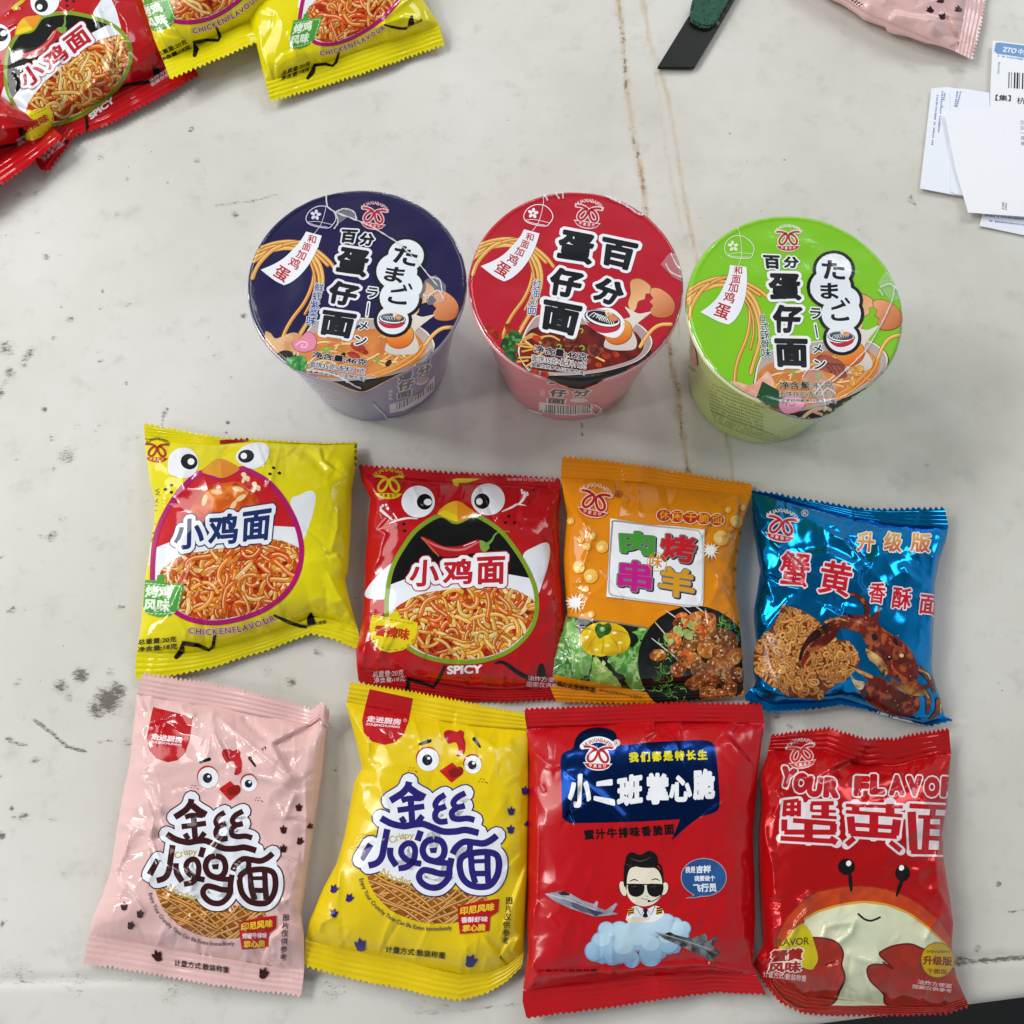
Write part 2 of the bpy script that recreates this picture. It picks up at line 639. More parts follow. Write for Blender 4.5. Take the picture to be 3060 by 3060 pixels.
    def tx(self, s, quad, col, b=0.0, o=(), L=None, shift=None):
        """text whose ink box fills the four corners TL, TR, BR, BL"""
        q = np.asarray(quad, float)
        _, _, (mn, mx) = glyphs(s, 0)
        mn = mn - b; mx = mx + b

        def place(V):
            u = ((V - mn) / (mx - mn))
            x, y = u[:, :1], 1 - u[:, 1:2]
            return (q[0] * (1 - x) + q[1] * x) * (1 - y) + (q[3] * (1 - x) + q[2] * x) * y
        for r, c in o:
            V, F, _ = glyphs(s, r)
            W = place(V)
            if shift is not None and r < 0.2:
                W = W
            self.add(W, F, c, L)
        V, F, _ = glyphs(s, b)
        self.add(place(V), F, col, L)

    def txr(self, s, cx, cy, w, h, rot, col, b=0.0, o=(), L=None):
        c, n = math.cos(math.radians(rot)), math.sin(math.radians(rot))
        q = [(cx + x * c - y * n, cy + x * n + y * c) for x, y in ((-w / 2, -h / 2), (w / 2, -h / 2), (w / 2, h / 2), (-w / 2, h / 2))]
        self.tx(s, q, col, b, o, L)

    def chars(self, s, path, size, col, b=0.0, o=(), rot=None, along=False, asp=1.0):
        """single characters centred on points spread along a path"""
        latin = all(ord(ch) < 0x2000 for ch in s)
        us = np.linspace(0, 1, max(len(s), 2))
        if latin and len(s) > 2:
            adv = np.array([0.3 if ch == " " else advance(ch) for ch in s])
            mid_ = np.cumsum(adv) - adv / 2
            us = (mid_ - mid_[0]) / (mid_[-1] - mid_[0])
        pts = resample(smooth_path(path) if len(path) > 2 else path, us)
        tg = np.gradient(pts, axis=0)
        for pas in (0, 1):
            for i, ch in enumerate(s):
                if ch == " ":
                    continue
                r = rot if rot is not None else (math.degrees(math.atan2(tg[i][1], tg[i][0])) if along else 0)
                sz = size if np.isscalar(size) else size[0] + (size[1] - size[0]) * i / max(len(s) - 1, 1)
                _, _, (mn, mx) = glyphs(ch, 0)
                lift = 0.0
                if ord(ch) > 0x2000:
                    w = sz * asp * max((mx - mn)[0], 0.1); hh = sz * max((mx - mn)[1], 0.08)
                else:
                    w = sz * (mx - mn)[0] / 0.72 * asp; hh = sz * (mx - mn)[1] / 0.72
                    lift = -((mn + mx)[1] / 2 - 0.36) * sz / 0.72
                ra = math.radians(r)
                pt = pts[i] + np.array([-math.sin(ra), math.cos(ra)]) * lift
                if pas == 0:
                    for rr, cc in o:
                        V, F, bb = glyphs(ch, rr)
                        self._place(V, F, bb, pt, w, hh, r, cc)
                else:
                    V, F, bb = glyphs(ch, b)
                    self._place(V, F, bb, pt, w, hh, r, col)

    def _place(self, V, F, bb, c0, w, h, rot, col):
        mn, mx = bb
        u = (V - (mn + mx) / 2) / (mx - mn)
        x, y = u[:, 0] * w, -u[:, 1] * h
        c, n = math.cos(math.radians(rot)), math.sin(math.radians(rot))
        self.add(np.stack([c0[0] + x * c - y * n, c0[1] + x * n + y * c], 1), F, col)

    def arc(self, s, cx, cy, rx, ry, a0, a1, size, col, b=0.0, o=(), flip=False, rot=0):
        t = np.radians(np.linspace(a0, a1, len(s)))
        c, n = math.cos(math.radians(rot)), math.sin(math.radians(rot))
        x, y = rx * np.cos(t), ry * np.sin(t)
        pts = np.stack([cx + x * c - y * n, cy + x * n + y * c], 1)
        self.chars(s, pts, size, col, b, o, along=True)


def logo(A, cx, cy, w, rot, red, white, txt=None, bowl=None, loop=True, sub=None):
    """twin looped emblem over a bowl, arched lettering above"""
    c, n = math.cos(math.radians(rot)), math.sin(math.radians(rot))

    def T(pts):
        p = np.asarray(pts, float) * w
        return np.stack([cx + p[:, 0] * c - p[:, 1] * n, cy + p[:, 0] * n + p[:, 1] * c], 1)
    horn = [(-0.47, -0.22), (-0.31, -0.225), (-0.14, -0.18), (-0.035, -0.09), (-0.045, 0.05), (-0.10, 0.17), (-0.18, 0.26), (-0.28, 0.28),
            (-0.35, 0.20), (-0.33, 0.07), (-0.23, -0.06), (-0.10, -0.14)]
    mir = [(-x, y) for x, y in horn]
    bw = [(-0.47, 0.345), (0, 0.34), (0.47, 0.345), (0.34, 0.47), (0.18, 0.525), (0, 0.54), (-0.18, 0.525), (-0.34, 0.47)]
    if white:
        for hp in (horn, mir):
            A.st(T(hp), w * 0.155, white)
        A.poly(T([(x * 1.08, 0.43 + (y - 0.43) * 1.36) for x, y in bw]), white)
    for hp in (horn, mir):
        A.st(T(hp), w * 0.085, red)
    A.poly(T(bw), bowl or red)
    A.chars("华夏百分", T([(-0.24, 0.405), (0, 0.43), (0.24, 0.405)]), w * 0.12, sub or white or red, b=0.02, rot=rot)
    if txt:
        t = np.radians(np.linspace(-132, -48, 12))
        A.chars("HUAXIABAIFEN", T(np.stack([0.70 * np.cos(t), 0.26 + 0.73 * np.sin(t)], 1)), w * 0.13, txt, b=0.012, along=True)


def noodles(A, region, n, w, ln, pal, bgc, seed, curl=1.0, flow=None, dark="#5a1206", hl="#fff0c0", dk=1.35):
    """a printed heap of noodles: curling strands over a dark ground, cut to a region"""
    reg = np.asarray(region, float)
    A.poly(reg, bgc, L=3.5)
    old = A.clip
    A.clip = A.tr(reg)
    rs = random.Random(seed)
    mn, mx = reg.min(0), reg.max(0)
    k = 0
    base = A.h
    tries = 0
    while k < n and tries < n * 6:
        tries += 1
        c = np.array([rs.uniform(mn[0], mx[0]), rs.uniform(mn[1], mx[1])])
        if not in_poly(c[None], reg)[0]:
            continue
        a = rs.uniform(0, 6.28) if flow is None else flow(c, rs)
        cur = rs.uniform(-1, 1) * curl * 2.2 / ln
        L = ln * rs.uniform(0.5, 1.2)
        pts = [c]
        for i in range(9):
            cur += rs.uniform(-1, 1) * curl * 1.6 / ln
            a += cur * L / 9
            pts.append(pts[-1] + np.array([math.cos(a), math.sin(a)]) * L / 9)
        pts = np.array(pts)
        ww = w * rs.uniform(0.75, 1.15)
        col = lin(rs.choice(pal)) * rs.uniform(0.75, 1.1)
        h0 = base + 0.0000006 * k
        A.st(pts, ww * dk, dark, h=h0, n=2, L=7)
        A.st(pts, ww, col, h=h0 + 0.0000002, n=2, L=7)
        off = np.array([-ww * 0.16, -ww * 0.16])
        A.st(pts[1:-1] + off, np.linspace(ww * 0.3, ww * 0.22, 8), np.clip(col * 0.45 + lin(hl) * 0.55, 0, 1), h=h0 + 0.0000004, n=2, L=7)
        k += 1
    A.h = base + 0.0000006 * n + 0.000002
    A.clip = old


# ---------------------------------------------------------------- pillow packets
def crease_field(P, creases):
    """height of traced folds; P (...,2) in photograph pixels, amplitudes in metres"""
    z = np.zeros(P.shape[:-1])
    for cr in creases:
        pts, amp, w, kind = cr
        pts = np.asarray(pts, float)
        best = np.full(z.shape, 1e9); al = np.zeros(z.shape); sg = np.zeros(z.shape)
        d = np.r_[0, np.cumsum(np.linalg.norm(np.diff(pts, axis=0), axis=1))]
        for i in range(len(pts) - 1):
            a, b = pts[i], pts[i + 1]
            v = b - a; L2 = v @ v + 1e-9
            t = np.clip(((P - a) @ v) / L2, 0, 1)
            q = P - (a + t[..., None] * v)
            dist = np.hypot(q[..., 0], q[..., 1])
            m = dist < best
            best = np.where(m, dist, best)
            al = np.where(m, (d[i] + t * math.sqrt(L2)) / d[-1], al)
            sg = np.where(m, np.sign(v[0] * q[..., 1] - v[1] * q[..., 0]), sg)
        tp = np.clip(np.minimum(al, 1 - al) / 0.18, 0, 1)
        tp = 0.15 + 0.85 * tp * tp * (3 - 2 * tp)
        if kind == "r":
            g = np.exp(-(np.sqrt(best ** 2 + 5.0) - 2.236) / w)
        elif kind == "s":
            g = np.exp(-(best / w) ** 2)
        else:                      # a step: one side of the fold lies lower, easing back further out
            g = np.tanh(sg * best / (w * 0.3)) * np.exp(-(best / (3.2 * w)) ** 2)
        z += amp * tp * g
    return z


def packet(root, tr, top, right, bottom, left, mat, ts=0.06, tb=0.93, A=0.011, zmid=0.008, z0=0.003, z1=0.003,
           teeth=(38, 38), seed=1, creases=(), nrand=26, fine=44, gain=1.2, crump=0.00068, pleats=8, pw=5.0, ridge=0.00032, seal_extra=None, ramp=0.0004, dent=0.0013, seal_mat=None,
           names=("film_body", "end_seal"), q=4.5, sealj=0.55):
    """one sealed film packet. edges are polylines (crop coordinates): top and bottom run left to right, sides run downwards"""
    nt_ = teeth[0]
    NS = 4 * nt_ + 1
    s = np.linspace(0, 1, NS)
    ks, kb, kn = 30, 122, 30
    tr_ = lambda p: tr(p)
    eT, eB, eL, eR = (tr_(np.asarray(e, float)) for e in (top, bottom, left, right))
    tsv = np.interp(s, np.linspace(0, 1, np.size(ts)), np.atleast_1d(ts))
    tbv = np.interp(s, np.linspace(0, 1, np.size(tb)), np.atleast_1d(tb))
    rows = []
    H = np.linalg.norm(eL[-1] - eL[0])
    dt = 9.0 / H
    def tri(n):
        return 1 - np.abs(((s * n) % 1.0) * 2 - 1)
    for i in range(ks):
        r = i / ks
        t = tsv * r
        if i == 0:
            t = np.minimum(dt * (1 - tri(nt_)) * (0.7 + 0.6 * vnoise(s * 21, s * 0 + 5, seed)), tsv * 0.6)
        else:
            t = np.maximum(t, np.minimum(dt * 1.05 * (1 + 0.05 * i), tsv * (0.6 + 0.4 * r)))
        rows.append(t)
    for i in range(kb):
        rows.append(tsv + (tbv - tsv) * (i / kb))
    for i in range(kn + 1):
        r = i / kn
        t = tbv + (1 - tbv) * r
        if i == kn:
            t = 1 - np.minimum(dt * (1 - tri(teeth[1] * 1.0)) * (0.7 + 0.6 * vnoise(s * 23, s * 0, seed)), (1 - tbv) * 0.6)
        else:
            t = np.minimum(t, 1 - np.minimum(dt * 1.05, (1 - tbv) * (0.6 * r)))
        rows.append(t)
    Tt = np.array(rows)
    S = np.tile(s, (len(rows), 1))
    R = len(rows)
    # Coons patch in photograph pixels
    uu = np.linspace(0, 1, 400)
    pT, pB, pL, pR = (resample(e, uu) for e in (eT, eB, eL, eR))
    def ev(p, u):
        return np.stack([np.interp(u, uu, p[:, k]) for k in (0, 1)], -1)
    c00, c10, c01, c11 = pT[0], pT[-1], pB[0], pB[-1]
    Sx, Tx = S[..., None], Tt[..., None]
    PX = (1 - Tx) * ev(pT, S) + Tx * ev(pB, S) + (1 - Sx) * ev(pL, Tt) + Sx * ev(pR, Tt) \
        - ((1 - Sx) * (1 - Tx) * c00 + Sx * (1 - Tx) * c10 + (1 - Sx) * Tx * c01 + Sx * Tx * c11)
    # heights
    tau = np.clip((Tt - tsv) / (tbv - tsv), 0, 1)
    sg = 2 * S - 1
    e_t = np.clip(1 - np.abs(2 * tau - 1) ** q, 0, 1) ** 0.75
    e_s = np.clip(1 - np.abs(sg) ** pw, 0, 1) ** 0.65
    prof = e_t * e_s
    zb = zmid * (sealj + (1 - sealj) * np.clip(1 - np.abs(2 * tau - 1) ** 4, 0, 1))
    up = np.clip(Tt / np.maximum(tsv, 1e-4), 0, 1)
    dn = np.clip((1 - Tt) / np.maximum(1 - tbv, 1e-4), 0, 1)
    zb = np.where(Tt < tsv, z0 + (zmid * sealj - z0) * up, zb)
    zb = np.where(Tt > tbv, z1 + (zmid * sealj - z1) * dn, zb)
    # crimped ribs of the seals
    rib_t = np.where(Tt < tsv, np.abs(np.sin(up * math.pi * 5)) * np.clip((up - 0.16) * 9, 0, 1), 0)
    rib_b = np.where(Tt > tbv, np.abs(np.sin(dn * math.pi * 5)) * np.clip((dn - 0.16) * 9, 0, 1), 0)
    ribs = ridge * (rib_t + rib_b) * (0.55 + 0.8 * vnoise(S * 9, Tt * 3, seed + 3))
    sealness = ((Tt < tsv) | (Tt > tbv)).astype(float)
    wav = (fbm(S * 5, Tt * 2, seed + 11, 2) - 0.5) * 0.0034 * sealness
    if seal_extra is not None:
        wav = wav + seal_extra(S, Tt)
    z = zb + A * prof + ribs + wav
    # large soft dents, then folds
    z += (fbm(PX[..., 0] / 190, PX[..., 1] / 190, seed, 2) - 0.5) * dent * np.clip(prof * 1.6, 0, 1)
    rd = 1 - np.abs(2 * fbm(PX[..., 0] / 150, PX[..., 1] / 150, seed + 21, 2) - 1)
    z += (rd ** 3 - 0.4) * ramp * np.clip(prof * 2.5, 0, 1)
    # crumpled facets: strongest along the sides and near the seals
    ang = seed * 0.7
    qx = (PX[..., 0] * math.cos(ang) + PX[..., 1] * math.sin(ang)) / 120.0; qy = (-PX[..., 0] * math.sin(ang) + PX[..., 1] * math.cos(ang)) / 85.0
    wx = (fbm(qx * 0.8, qy * 0.8, seed + 31, 2) - 0.5) * 1.2; wy = (fbm(qx * 0.8, qy * 0.8, seed + 37, 2) - 0.5) * 1.2
    edge = 1 - np.clip(1 - np.abs(sg) ** 3, 0, 1) * np.clip(1 - np.abs(2 * tau - 1) ** 3, 0, 1)
    patch = np.clip((fbm(PX[..., 0] / 220, PX[..., 1] / 220, seed + 41, 2) - 0.45) * 5, 0, 1)
    z += crump * (vor1(qx + wx, qy + wy, seed) - 0.45) * 2 * np.clip(0.25 + 0.9 * edge + 0.5 * patch, 0, 1.3) * np.clip(prof * 3, 0, 1)
    rs = random.Random(seed)
    cl = [(tr(c[0]), c[1] * gain, c[2], c[3]) for c in creases]
    for _ in range(nrand):
        # random folds gather along the sides and out of the seal corners
        ed = rs.random()
        if ed < 0.6:
            sx = rs.choice([rs.uniform(0.01, 0.2), rs.uniform(0.8, 0.99)]); ty = rs.uniform(0.08, 0.92)
        elif ed < 0.9:
            sx = rs.uniform(0.05, 0.95); ty = rs.choice([rs.uniform(0.07, 0.2), rs.uniform(0.8, 0.93)])
        else:
            sx, ty = rs.uniform(0.2, 0.8), rs.uniform(0.2, 0.8)
        i = int(ty * (R - 1)); j = int(sx * (NS - 1))
        c0 = PX[i, j]
        cen = PX[R // 2, NS // 2]
        base_a = math.atan2(*(cen - c0)[::-1]) if ed < 0.9 else rs.uniform(0, 6.28)
        a = base_a + rs.gauss(0, 0.75)
        ln = rs.uniform(50, 150)
        v = np.array([math.cos(a), math.sin(a)]) * ln
        nrm = np.array([-v[1], v[0]]) * rs.uniform(-0.18, 0.18)
        cl.append(([c0 - v * 0.4, c0 + v * 0.1 + nrm, c0 + v * 0.6], rs.uniform(0.0002, 0.0006) * rs.choice([1, 1, -1]), rs.uniform(5, 11), rs.choice("rrf")))
    for _ in range(pleats * 2):
        top_ = _ < pleats
        sx = rs.uniform(0.04, 0.96)
        jj = int(sx * (NS - 1))
        i0 = (ks - 2) if top_ else (ks + kb + 2)
        i1 = i0 + int((1 if top_ else -1) * rs.uniform(8, 34))
        j1 = int(np.clip(jj + rs.uniform(-12, 12), 0, NS - 1))
        cl.append(([PX[i0, jj], (PX[i0, jj] + PX[i1, j1]) / 2 + rs.uniform(-4, 4), PX[i1, j1]], rs.uniform(0.00025, 0.0007) * rs.choice([1, 1, -1]), rs.uniform(5, 9), "r"))
    for _ in range(fine):
        sx = rs.choice([rs.uniform(0.01, 0.16), rs.uniform(0.84, 0.99), rs.uniform(0.05, 0.95)]); ty = rs.choice([rs.uniform(0.06, 0.95), rs.uniform(0.07, 0.16), rs.uniform(0.84, 0.93)])
        c0 = PX[int(ty * (R - 1)), int(sx * (NS - 1))]
        a = rs.uniform(0, 6.28); ln = rs.uniform(14, 55)
        p = [c0]
        for _k in range(3):
            a += rs.gauss(0, 0.6)
            p.append(p[-1] + np.array([math.cos(a), math.sin(a)]) * ln / 3)
        cl.append((p, rs.uniform(0.0002, 0.00045) * rs.choice([1, -1]), rs.uniform(4, 6), "r"))
    z += crease_field(PX, cl) * np.clip(e_s * 2.2, 0, 1) * (1 - 0.75 * sealness)
    z = np.maximum(z, 0.0009)
    P = unproj(PX.reshape(-1, 2), z.ravel()).reshape(R, NS, 3)
    # push the edges slightly so the silhouette keeps the traced outline whatever the height
    N = grid_normals(P)
    # children
    rows_of = ((0, ks + 1), (ks, ks + kb + 1), (ks + kb, R))
    for k, (a, b) in enumerate(rows_of):
        nm = names[0] if k == 1 else names[1]
        Vk = P[a:b].reshape(-1, 3); Nk = N[a:b].reshape(-1, 3)
        Fk = gridfaces(b - a, NS)
        if k == 1:
            lo = P[a:b].copy()
            pl = prof[a:b]
            zl = np.maximum(zb[a:b] - (zb[a:b] - 0.0006) * np.clip(pl * 1.6, 0, 1), 0.0006)
            lo[..., 2] = np.minimum(zl, lo[..., 2] - 0.0001 * (pl > 0.02))
            nl = -grid_normals(lo)
            Fk = np.vstack([Fk, gridfaces(b - a, NS, True, len(Vk))])
            Vk = np.vstack([Vk, lo.reshape(-1, 3)]); Nk = np.vstack([Nk, nl.reshape(-1, 3)])
        mesh_obj(nm, Vk, Fk, (seal_mat or mat) if k != 1 else mat, root, Nk)
    return P, N


def root_at(name, tr, pts, label, cat, group=None):
    c = unproj(tr(np.asarray(pts, float)).mean(0)[None], 0.0)[0]
    return empty(name, (float(c[0]), float(c[1]), 0.0), label, cat, group)

# ================================================================ the table
def smooth01(x):
    x = np.clip(x, 0, 1)
    return x * x * (3 - 2 * x)


def line_field(PX, pts, w):
    best = np.full(PX.shape[:-1], 1e9)
    pts = np.asarray(pts, float)
    for a, b in zip(pts[:-1], pts[1:]):
        v = b - a
        t = np.clip(((PX - a) @ v) / (v @ v), 0, 1)
        q = PX - (a + t[..., None] * v)
        best = np.minimum(best, np.hypot(q[..., 0], q[..., 1]))
    return np.exp(-(best / w) ** 2)


def to_px(P):
    """world points -> photograph pixels"""
    c, s = math.cos(TILT), math.sin(TILT)
    y, z = P[..., 1], P[..., 2] - CAMH
    cy = y * c + z * s; cz = -y * s + z * c
    return np.stack([1530 + FPX * P[..., 0] / -cz, 1530 - FPX * cy / -cz], -1)


def build_table():
    e0, e1 = unproj([(0, 3395)], 0)[0], unproj([(3060, 2990)], 0)[0]     # front edge of the table
    f0, f1 = unproj([(0, 2933)], 0)[0], unproj([(3060, 2862)], 0)[0]     # fold of the lip
    nx, ny = 520, 560
    xs = np.linspace(-0.45, 0.45, nx)
    yb = 0.62
    P = np.zeros((ny, nx, 3))
    yf = e0[1] + (xs - e0[0]) / (e1[0] - e0[0]) * (e1[1] - e0[1])
    for i in range(ny):
        P[i, :, 0] = xs
        P[i, :, 1] = yb + (yf - yb) * i / (ny - 1)
    yl = f0[1] + (P[..., 0] - f0[0]) / (f1[0] - f0[0]) * (f1[1] - f0[1])
    d = P[..., 1] - yl
    P[..., 2] = (fbm(P[..., 0] * 9, P[..., 1] * 9, 4, 2) - 0.5) * 0.0012 - 0.0006
    P[..., 2] -= 0.0011 * np.exp(-(d / 0.0022) ** 2)
    P[..., 2] -= np.clip(-d - 0.001, 0, 1) * 0.10
    ed = np.clip((0.006 - (P[..., 1] - yf[None, :])) / 0.006, 0, 1)
    P[..., 2] -= 0.005 * (1 - np.sqrt(np.clip(1 - ed ** 2, 0, 1)))
    PX = to_px(P)
    # front face of the lip
    fr = np.zeros((6, nx, 3))
    for k in range(6):
        fr[k] = P[-1]; fr[k, :, 2] -= 0.008 * k
        fr[k, :, 1] -= 0.0004 * min(k, 1)
    V = np.vstack([P.reshape(-1, 3), fr.reshape(-1, 3)])
    F = np.vstack([gridfaces(ny, nx), gridfaces(6, nx, False, ny * nx)])
    # grime and rust carried by the paint (their own shapes, broken up by the material)
    dirt = np.zeros((ny, nx)); rust = np.zeros((ny, nx)); warm = np.zeros((ny, nx))
    for x, y, r, a in ((324, 2093, 55, 0.9), (290, 2120, 40, 0.75), (350, 2065, 40, 0.8), (241, 2016, 32, 0.85), (181, 2050, 34, 0.7), (205, 2085, 22, 0.6),
                       (376, 2222, 34, 0.5), (330, 2010, 20, 0.6), (138, 768, 17, 0.7), (182, 764, 9, 0.6), (29, 1113, 24, 0.75), (18, 1040, 42, 0.62),
                       (70, 1085, 24, 0.6), (86, 1062, 12, 0.6), (133, 1224, 12, 0.9), (200, 1361, 42, 0.6), (150, 1310, 30, 0.45), (729, 944, 16, 0.7),
                       (702, 642, 16, 0.7), (757, 618, 12, 0.55), (376, 1146, 7, 1.1), (681, 1262, 10, 0.9), (676, 1292, 8, 0.9), (490, 1237, 14, 0.7),
                       (306, 870, 8, 0.9), (186, 917, 7, 0.8), (380, 535, 9, 0.7), (500, 545, 9, 0.7), (230, 1275, 26, 0.45), (280, 1290, 20, 0.45),
                       (690, 1128, 9, 0.7), (640, 1060, 12, 0.5), (573, 385, 9, 0.9), (300, 470, 22, 0.55), (590, 480, 16, 0.6), (620, 1010, 10, 0.5),
                       (2720, 600, 16, 0.55), (2230, 480, 5, 0.9), (2342, 478, 5, 0.9), (2178, 398, 5, 1.0), (2410, 340, 8, 0.6), (2565, 690, 12, 0.5), (2770, 1390, 18, 0.55),
                       (2785, 1400, 30, 0.35), (2890, 1770, 14, 0.5), (2980, 2040, 7, 0.7), (2870, 1800, 10, 0.5), (3035, 2040, 10, 0.4), (2440, 1318, 14, 0.55), (2555, 1600, 9, 0.6),
                       (2985, 2640, 14, 0.8), (2870, 2870, 30, 0.75), (2920, 2835, 20, 0.6), (40, 2445, 14, 0.6), (5, 2498, 18, 0.9), (35, 2415, 12, 0.8), (30, 2210, 16, 0.7),
                       (190, 2610, 14, 0.5), (330, 2610, 14, 0.6), (330, 2495, 16, 0.5), (60, 2900, 90, 0.42), (220, 2940, 90, 0.4), (520, 2950, 80, 0.45), (900, 2900, 40, 0.5),
                       (1000, 2960, 70, 0.45), (1250, 2985, 60, 0.4), (1330, 3010, 40, 0.45), (1130, 1262, 8, 0.6), (1110, 1530, 8, 0.6), (870, 2040, 25, 0.7), (950, 1950, 25, 0.6),
                       (800, 2010, 30, 0.5), (2320, 2140, 20, 0.6), (2360, 2170, 16, 0.6), (985, 2170, 18, 0.55), (1000, 2300, 18, 0.5), (930, 2390, 20, 0.45),
                       (1740, 1275, 6, 0.9), (1660, 380, 6, 0.5), (1070, 560, 8, 0.4), (1395, 305, 9, 0.6), (1050, 255, 9, 0.6), (570, 390, 7, 1.0)):
        dirt = np.maximum(dirt, a * np.exp(-((PX[..., 0] - x) ** 2 + ((PX[..., 1] - y) * 1.1) ** 2) / (r * r)))
    rq = random.Random(17)
    for _ in range(46):
        x, y, r, a = rq.uniform(0, 1) ** 1.7 * 480, rq.uniform(560, 2900), rq.uniform(5, 24), rq.uniform(0.45, 0.75)
        k = rq.uniform(0.5, 2.2)
        dirt = np.maximum(dirt, a * np.exp(-(((PX[..., 0] - x) + (PX[..., 1] - y) * 0.5) ** 2 + ((PX[..., 1] - y) * k) ** 2) / (r * r)))
    for pts, w, a in (([(15, 2208), (44, 2220), (80, 2228)], 8, 0.7), ([(100, 2150), (160, 2195), (200, 2232), (255, 2246)], 9, 0.75), ([(290, 2220), (340, 2208)], 8, 0.6),
                      ([(110, 2055), (60, 2170)], 7, 0.4), ([(1740, 1265), (1745, 1288), (1738, 1302)], 4, 0.9), ([(480, 1280), (486, 1245), (500, 1220)], 6, 0.7),
                      ([(2180, 610), (2420, 596)], 6, 0.35), ([(2720, 580), (2735, 612)], 5, 0.7), ([(3010, 2730), (3060, 2715)], 6, 0.7), ([(2820, 2880), (3060, 2862)], 12, 0.8),
                      ([(0, 2936), (500, 2925)], 12, 0.42), ([(1240, 3030), (1560, 3000)], 10, 0.5), ([(640, 615), (760, 600), (830, 580)], 6, 0.6),
                      ([(2020, 880), (2030, 1010)], 8, 0.5)):
        dirt = np.maximum(dirt, a * line_field(PX, pts, w))
    R1 = [(1838, -60), (1860, 93), (1869, 230), (1891, 385), (1916, 515), (1931, 633), (1955, 800), (1980, 930), (1997, 1024), (2008, 1098), (2026, 1169), (2028, 1228), (2040, 1300),
          (2047, 1353), (2058, 1420), (2070, 1560)]
    R2 = [(1915, -60), (1940, 124), (1972, 205), (1996, 290), (2021, 435), (2040, 559), (2062, 680), (2080, 760), (2110, 950), (2150, 1190), (2170, 1300), (2182, 1360), (2205, 1560)]
    R3 = [(1900, -60), (1930, 60), (1955, 200), (1972, 320), (1990, 440), (2010, 560), (2035, 680)]
    rust = np.maximum(line_field(PX, R1, 10) * 0.95, line_field(PX, R2, 9) * 0.8)
    rust = np.maximum(rust, line_field(PX, R3, 9) * 0.55)
    rust = np.maximum(rust, np.maximum(line_field(PX, R1, 55) * 0.25, line_field(PX, R2, 45) * 0.18))
    rust *= 0.6 + 0.75 * fbm(PX[..., 0] / 300, PX[..., 1] / 90, 9, 3)
    core = line_field(PX, R1, 7) * (vnoise(PX[..., 1] / 14, PX[..., 1] * 0, 3) > 0.35)
    for x, y, r, a in ((1980, 450, 340, 0.5), (2900, 1300, 500, 0.6), (2900, 2500, 300, 0.5), (600, 620, 300, 0.35), (300, 2100, 300, 0.4), (900, 2100, 300, 0.5), (2500, 300, 300, 0.4), (2800, 620, 240, 0.5)):
        warm = np.maximum(warm, a * np.exp(-((PX[..., 0] - x) ** 2 + (PX[..., 1] - y) ** 2) / (r * r)))
    z6 = np.zeros((6, nx))
    col = np.stack([np.vstack([dirt, z6]).ravel(), np.vstack([rust, z6]).ravel(), np.vstack([warm, z6]).ravel()], 1)
    cor = np.vstack([core, z6]).ravel()

    m, nt, bs = mat_new("white_painted_sheet")
    N, Lk = nt.nodes, nt.links
    geo = N.new("ShaderNodeNewGeometry")

    def noise(scale, detail=4, rough=0.6, vec=None):
        n = N.new("ShaderNodeTexNoise"); n.inputs["Scale"].default_value = scale
        n.inputs["Detail"].default_value = detail; n.inputs["Roughness"].default_value = rough
        Lk.new(vec or geo.outputs["Position"], n.inputs["Vector"])
        return n.outputs["Fac"]

    def mth(op, a, b=None, clamp=False):
        k = N.new("ShaderNodeMath"); k.operation = op; k.use_clamp = clamp
        for i, v in enumerate((a, b)):
            if v is None:
                continue
            if isinstance(v, (int, float)):
                k.inputs[i].default_value = v
            else:
                Lk.new(v, k.inputs[i])
        return k.outputs[0]

    def ramp(v, a, b):
        k = N.new("ShaderNodeMapRange"); k.interpolation_type = "SMOOTHSTEP"
        Lk.new(v, k.inputs[0]); k.inputs[1].default_value = a; k.inputs[2].default_value = b
        return k.outputs[0]

    def mix(f, a, b):
        k = N.new("ShaderNodeMix"); k.data_type = "RGBA"
        for i, v in ((0, f), (6, a), (7, b)):
            if isinstance(v, (int, float)):
                k.inputs[i].default_value = v
            elif isinstance(v, tuple):
                k.inputs[i].default_value = (*v, 1)
            else:
                Lk.new(v, k.inputs[i])
        return k.outputs[2]
    at = N.new("ShaderNodeAttribute"); at.attribute_name = "Col"
    sep = N.new("ShaderNodeSeparateColor"); Lk.new(at.outputs["Color"], sep.inputs[0])
    dr, ru, wa = sep.outputs[0], sep.outputs[1], sep.outputs[2]
    ac = N.new("ShaderNodeAttribute"); ac.attribute_name = "core"
    base = mix(ramp(noise(7, 5), 0.3, 0.7), (0.705, 0.69, 0.652), (0.615, 0.598, 0.548))
    base = mix(mth("MULTIPLY", wa, ramp(noise(22, 4), 0.25, 0.75)), base, (0.54, 0.505, 0.42))
    # faint scuffs all over
    base = mix(mth("MULTIPLY", ramp(noise(60, 6, 0.7), 0.52, 0.74), 0.42), base, (0.43, 0.42, 0.38))
    # scattered specks
    vo = N.new("ShaderNodeTexVoronoi"); vo.inputs["Scale"].default_value = 95; vo.inputs["Randomness"].default_value = 1
    Lk.new(geo.outputs["Position"], vo.inputs["Vector"])
    sp = N.new("ShaderNodeSeparateColor"); Lk.new(vo.outputs["Color"], sp.inputs[0])
    dist = mth("ADD", vo.outputs["Distance"], mth("MULTIPLY", mth("SUBTRACT", noise(420, 2), 0.5), 0.12))
    speck = mth("MULTIPLY", mth("LESS_THAN", dist, mth("MULTIPLY", sp.outputs[1], 0.055)), mth("GREATER_THAN", sp.outputs[0], 0.76))
    base = mix(mth("MULTIPLY", speck, 0.7), base, (0.16, 0.14, 0.11))
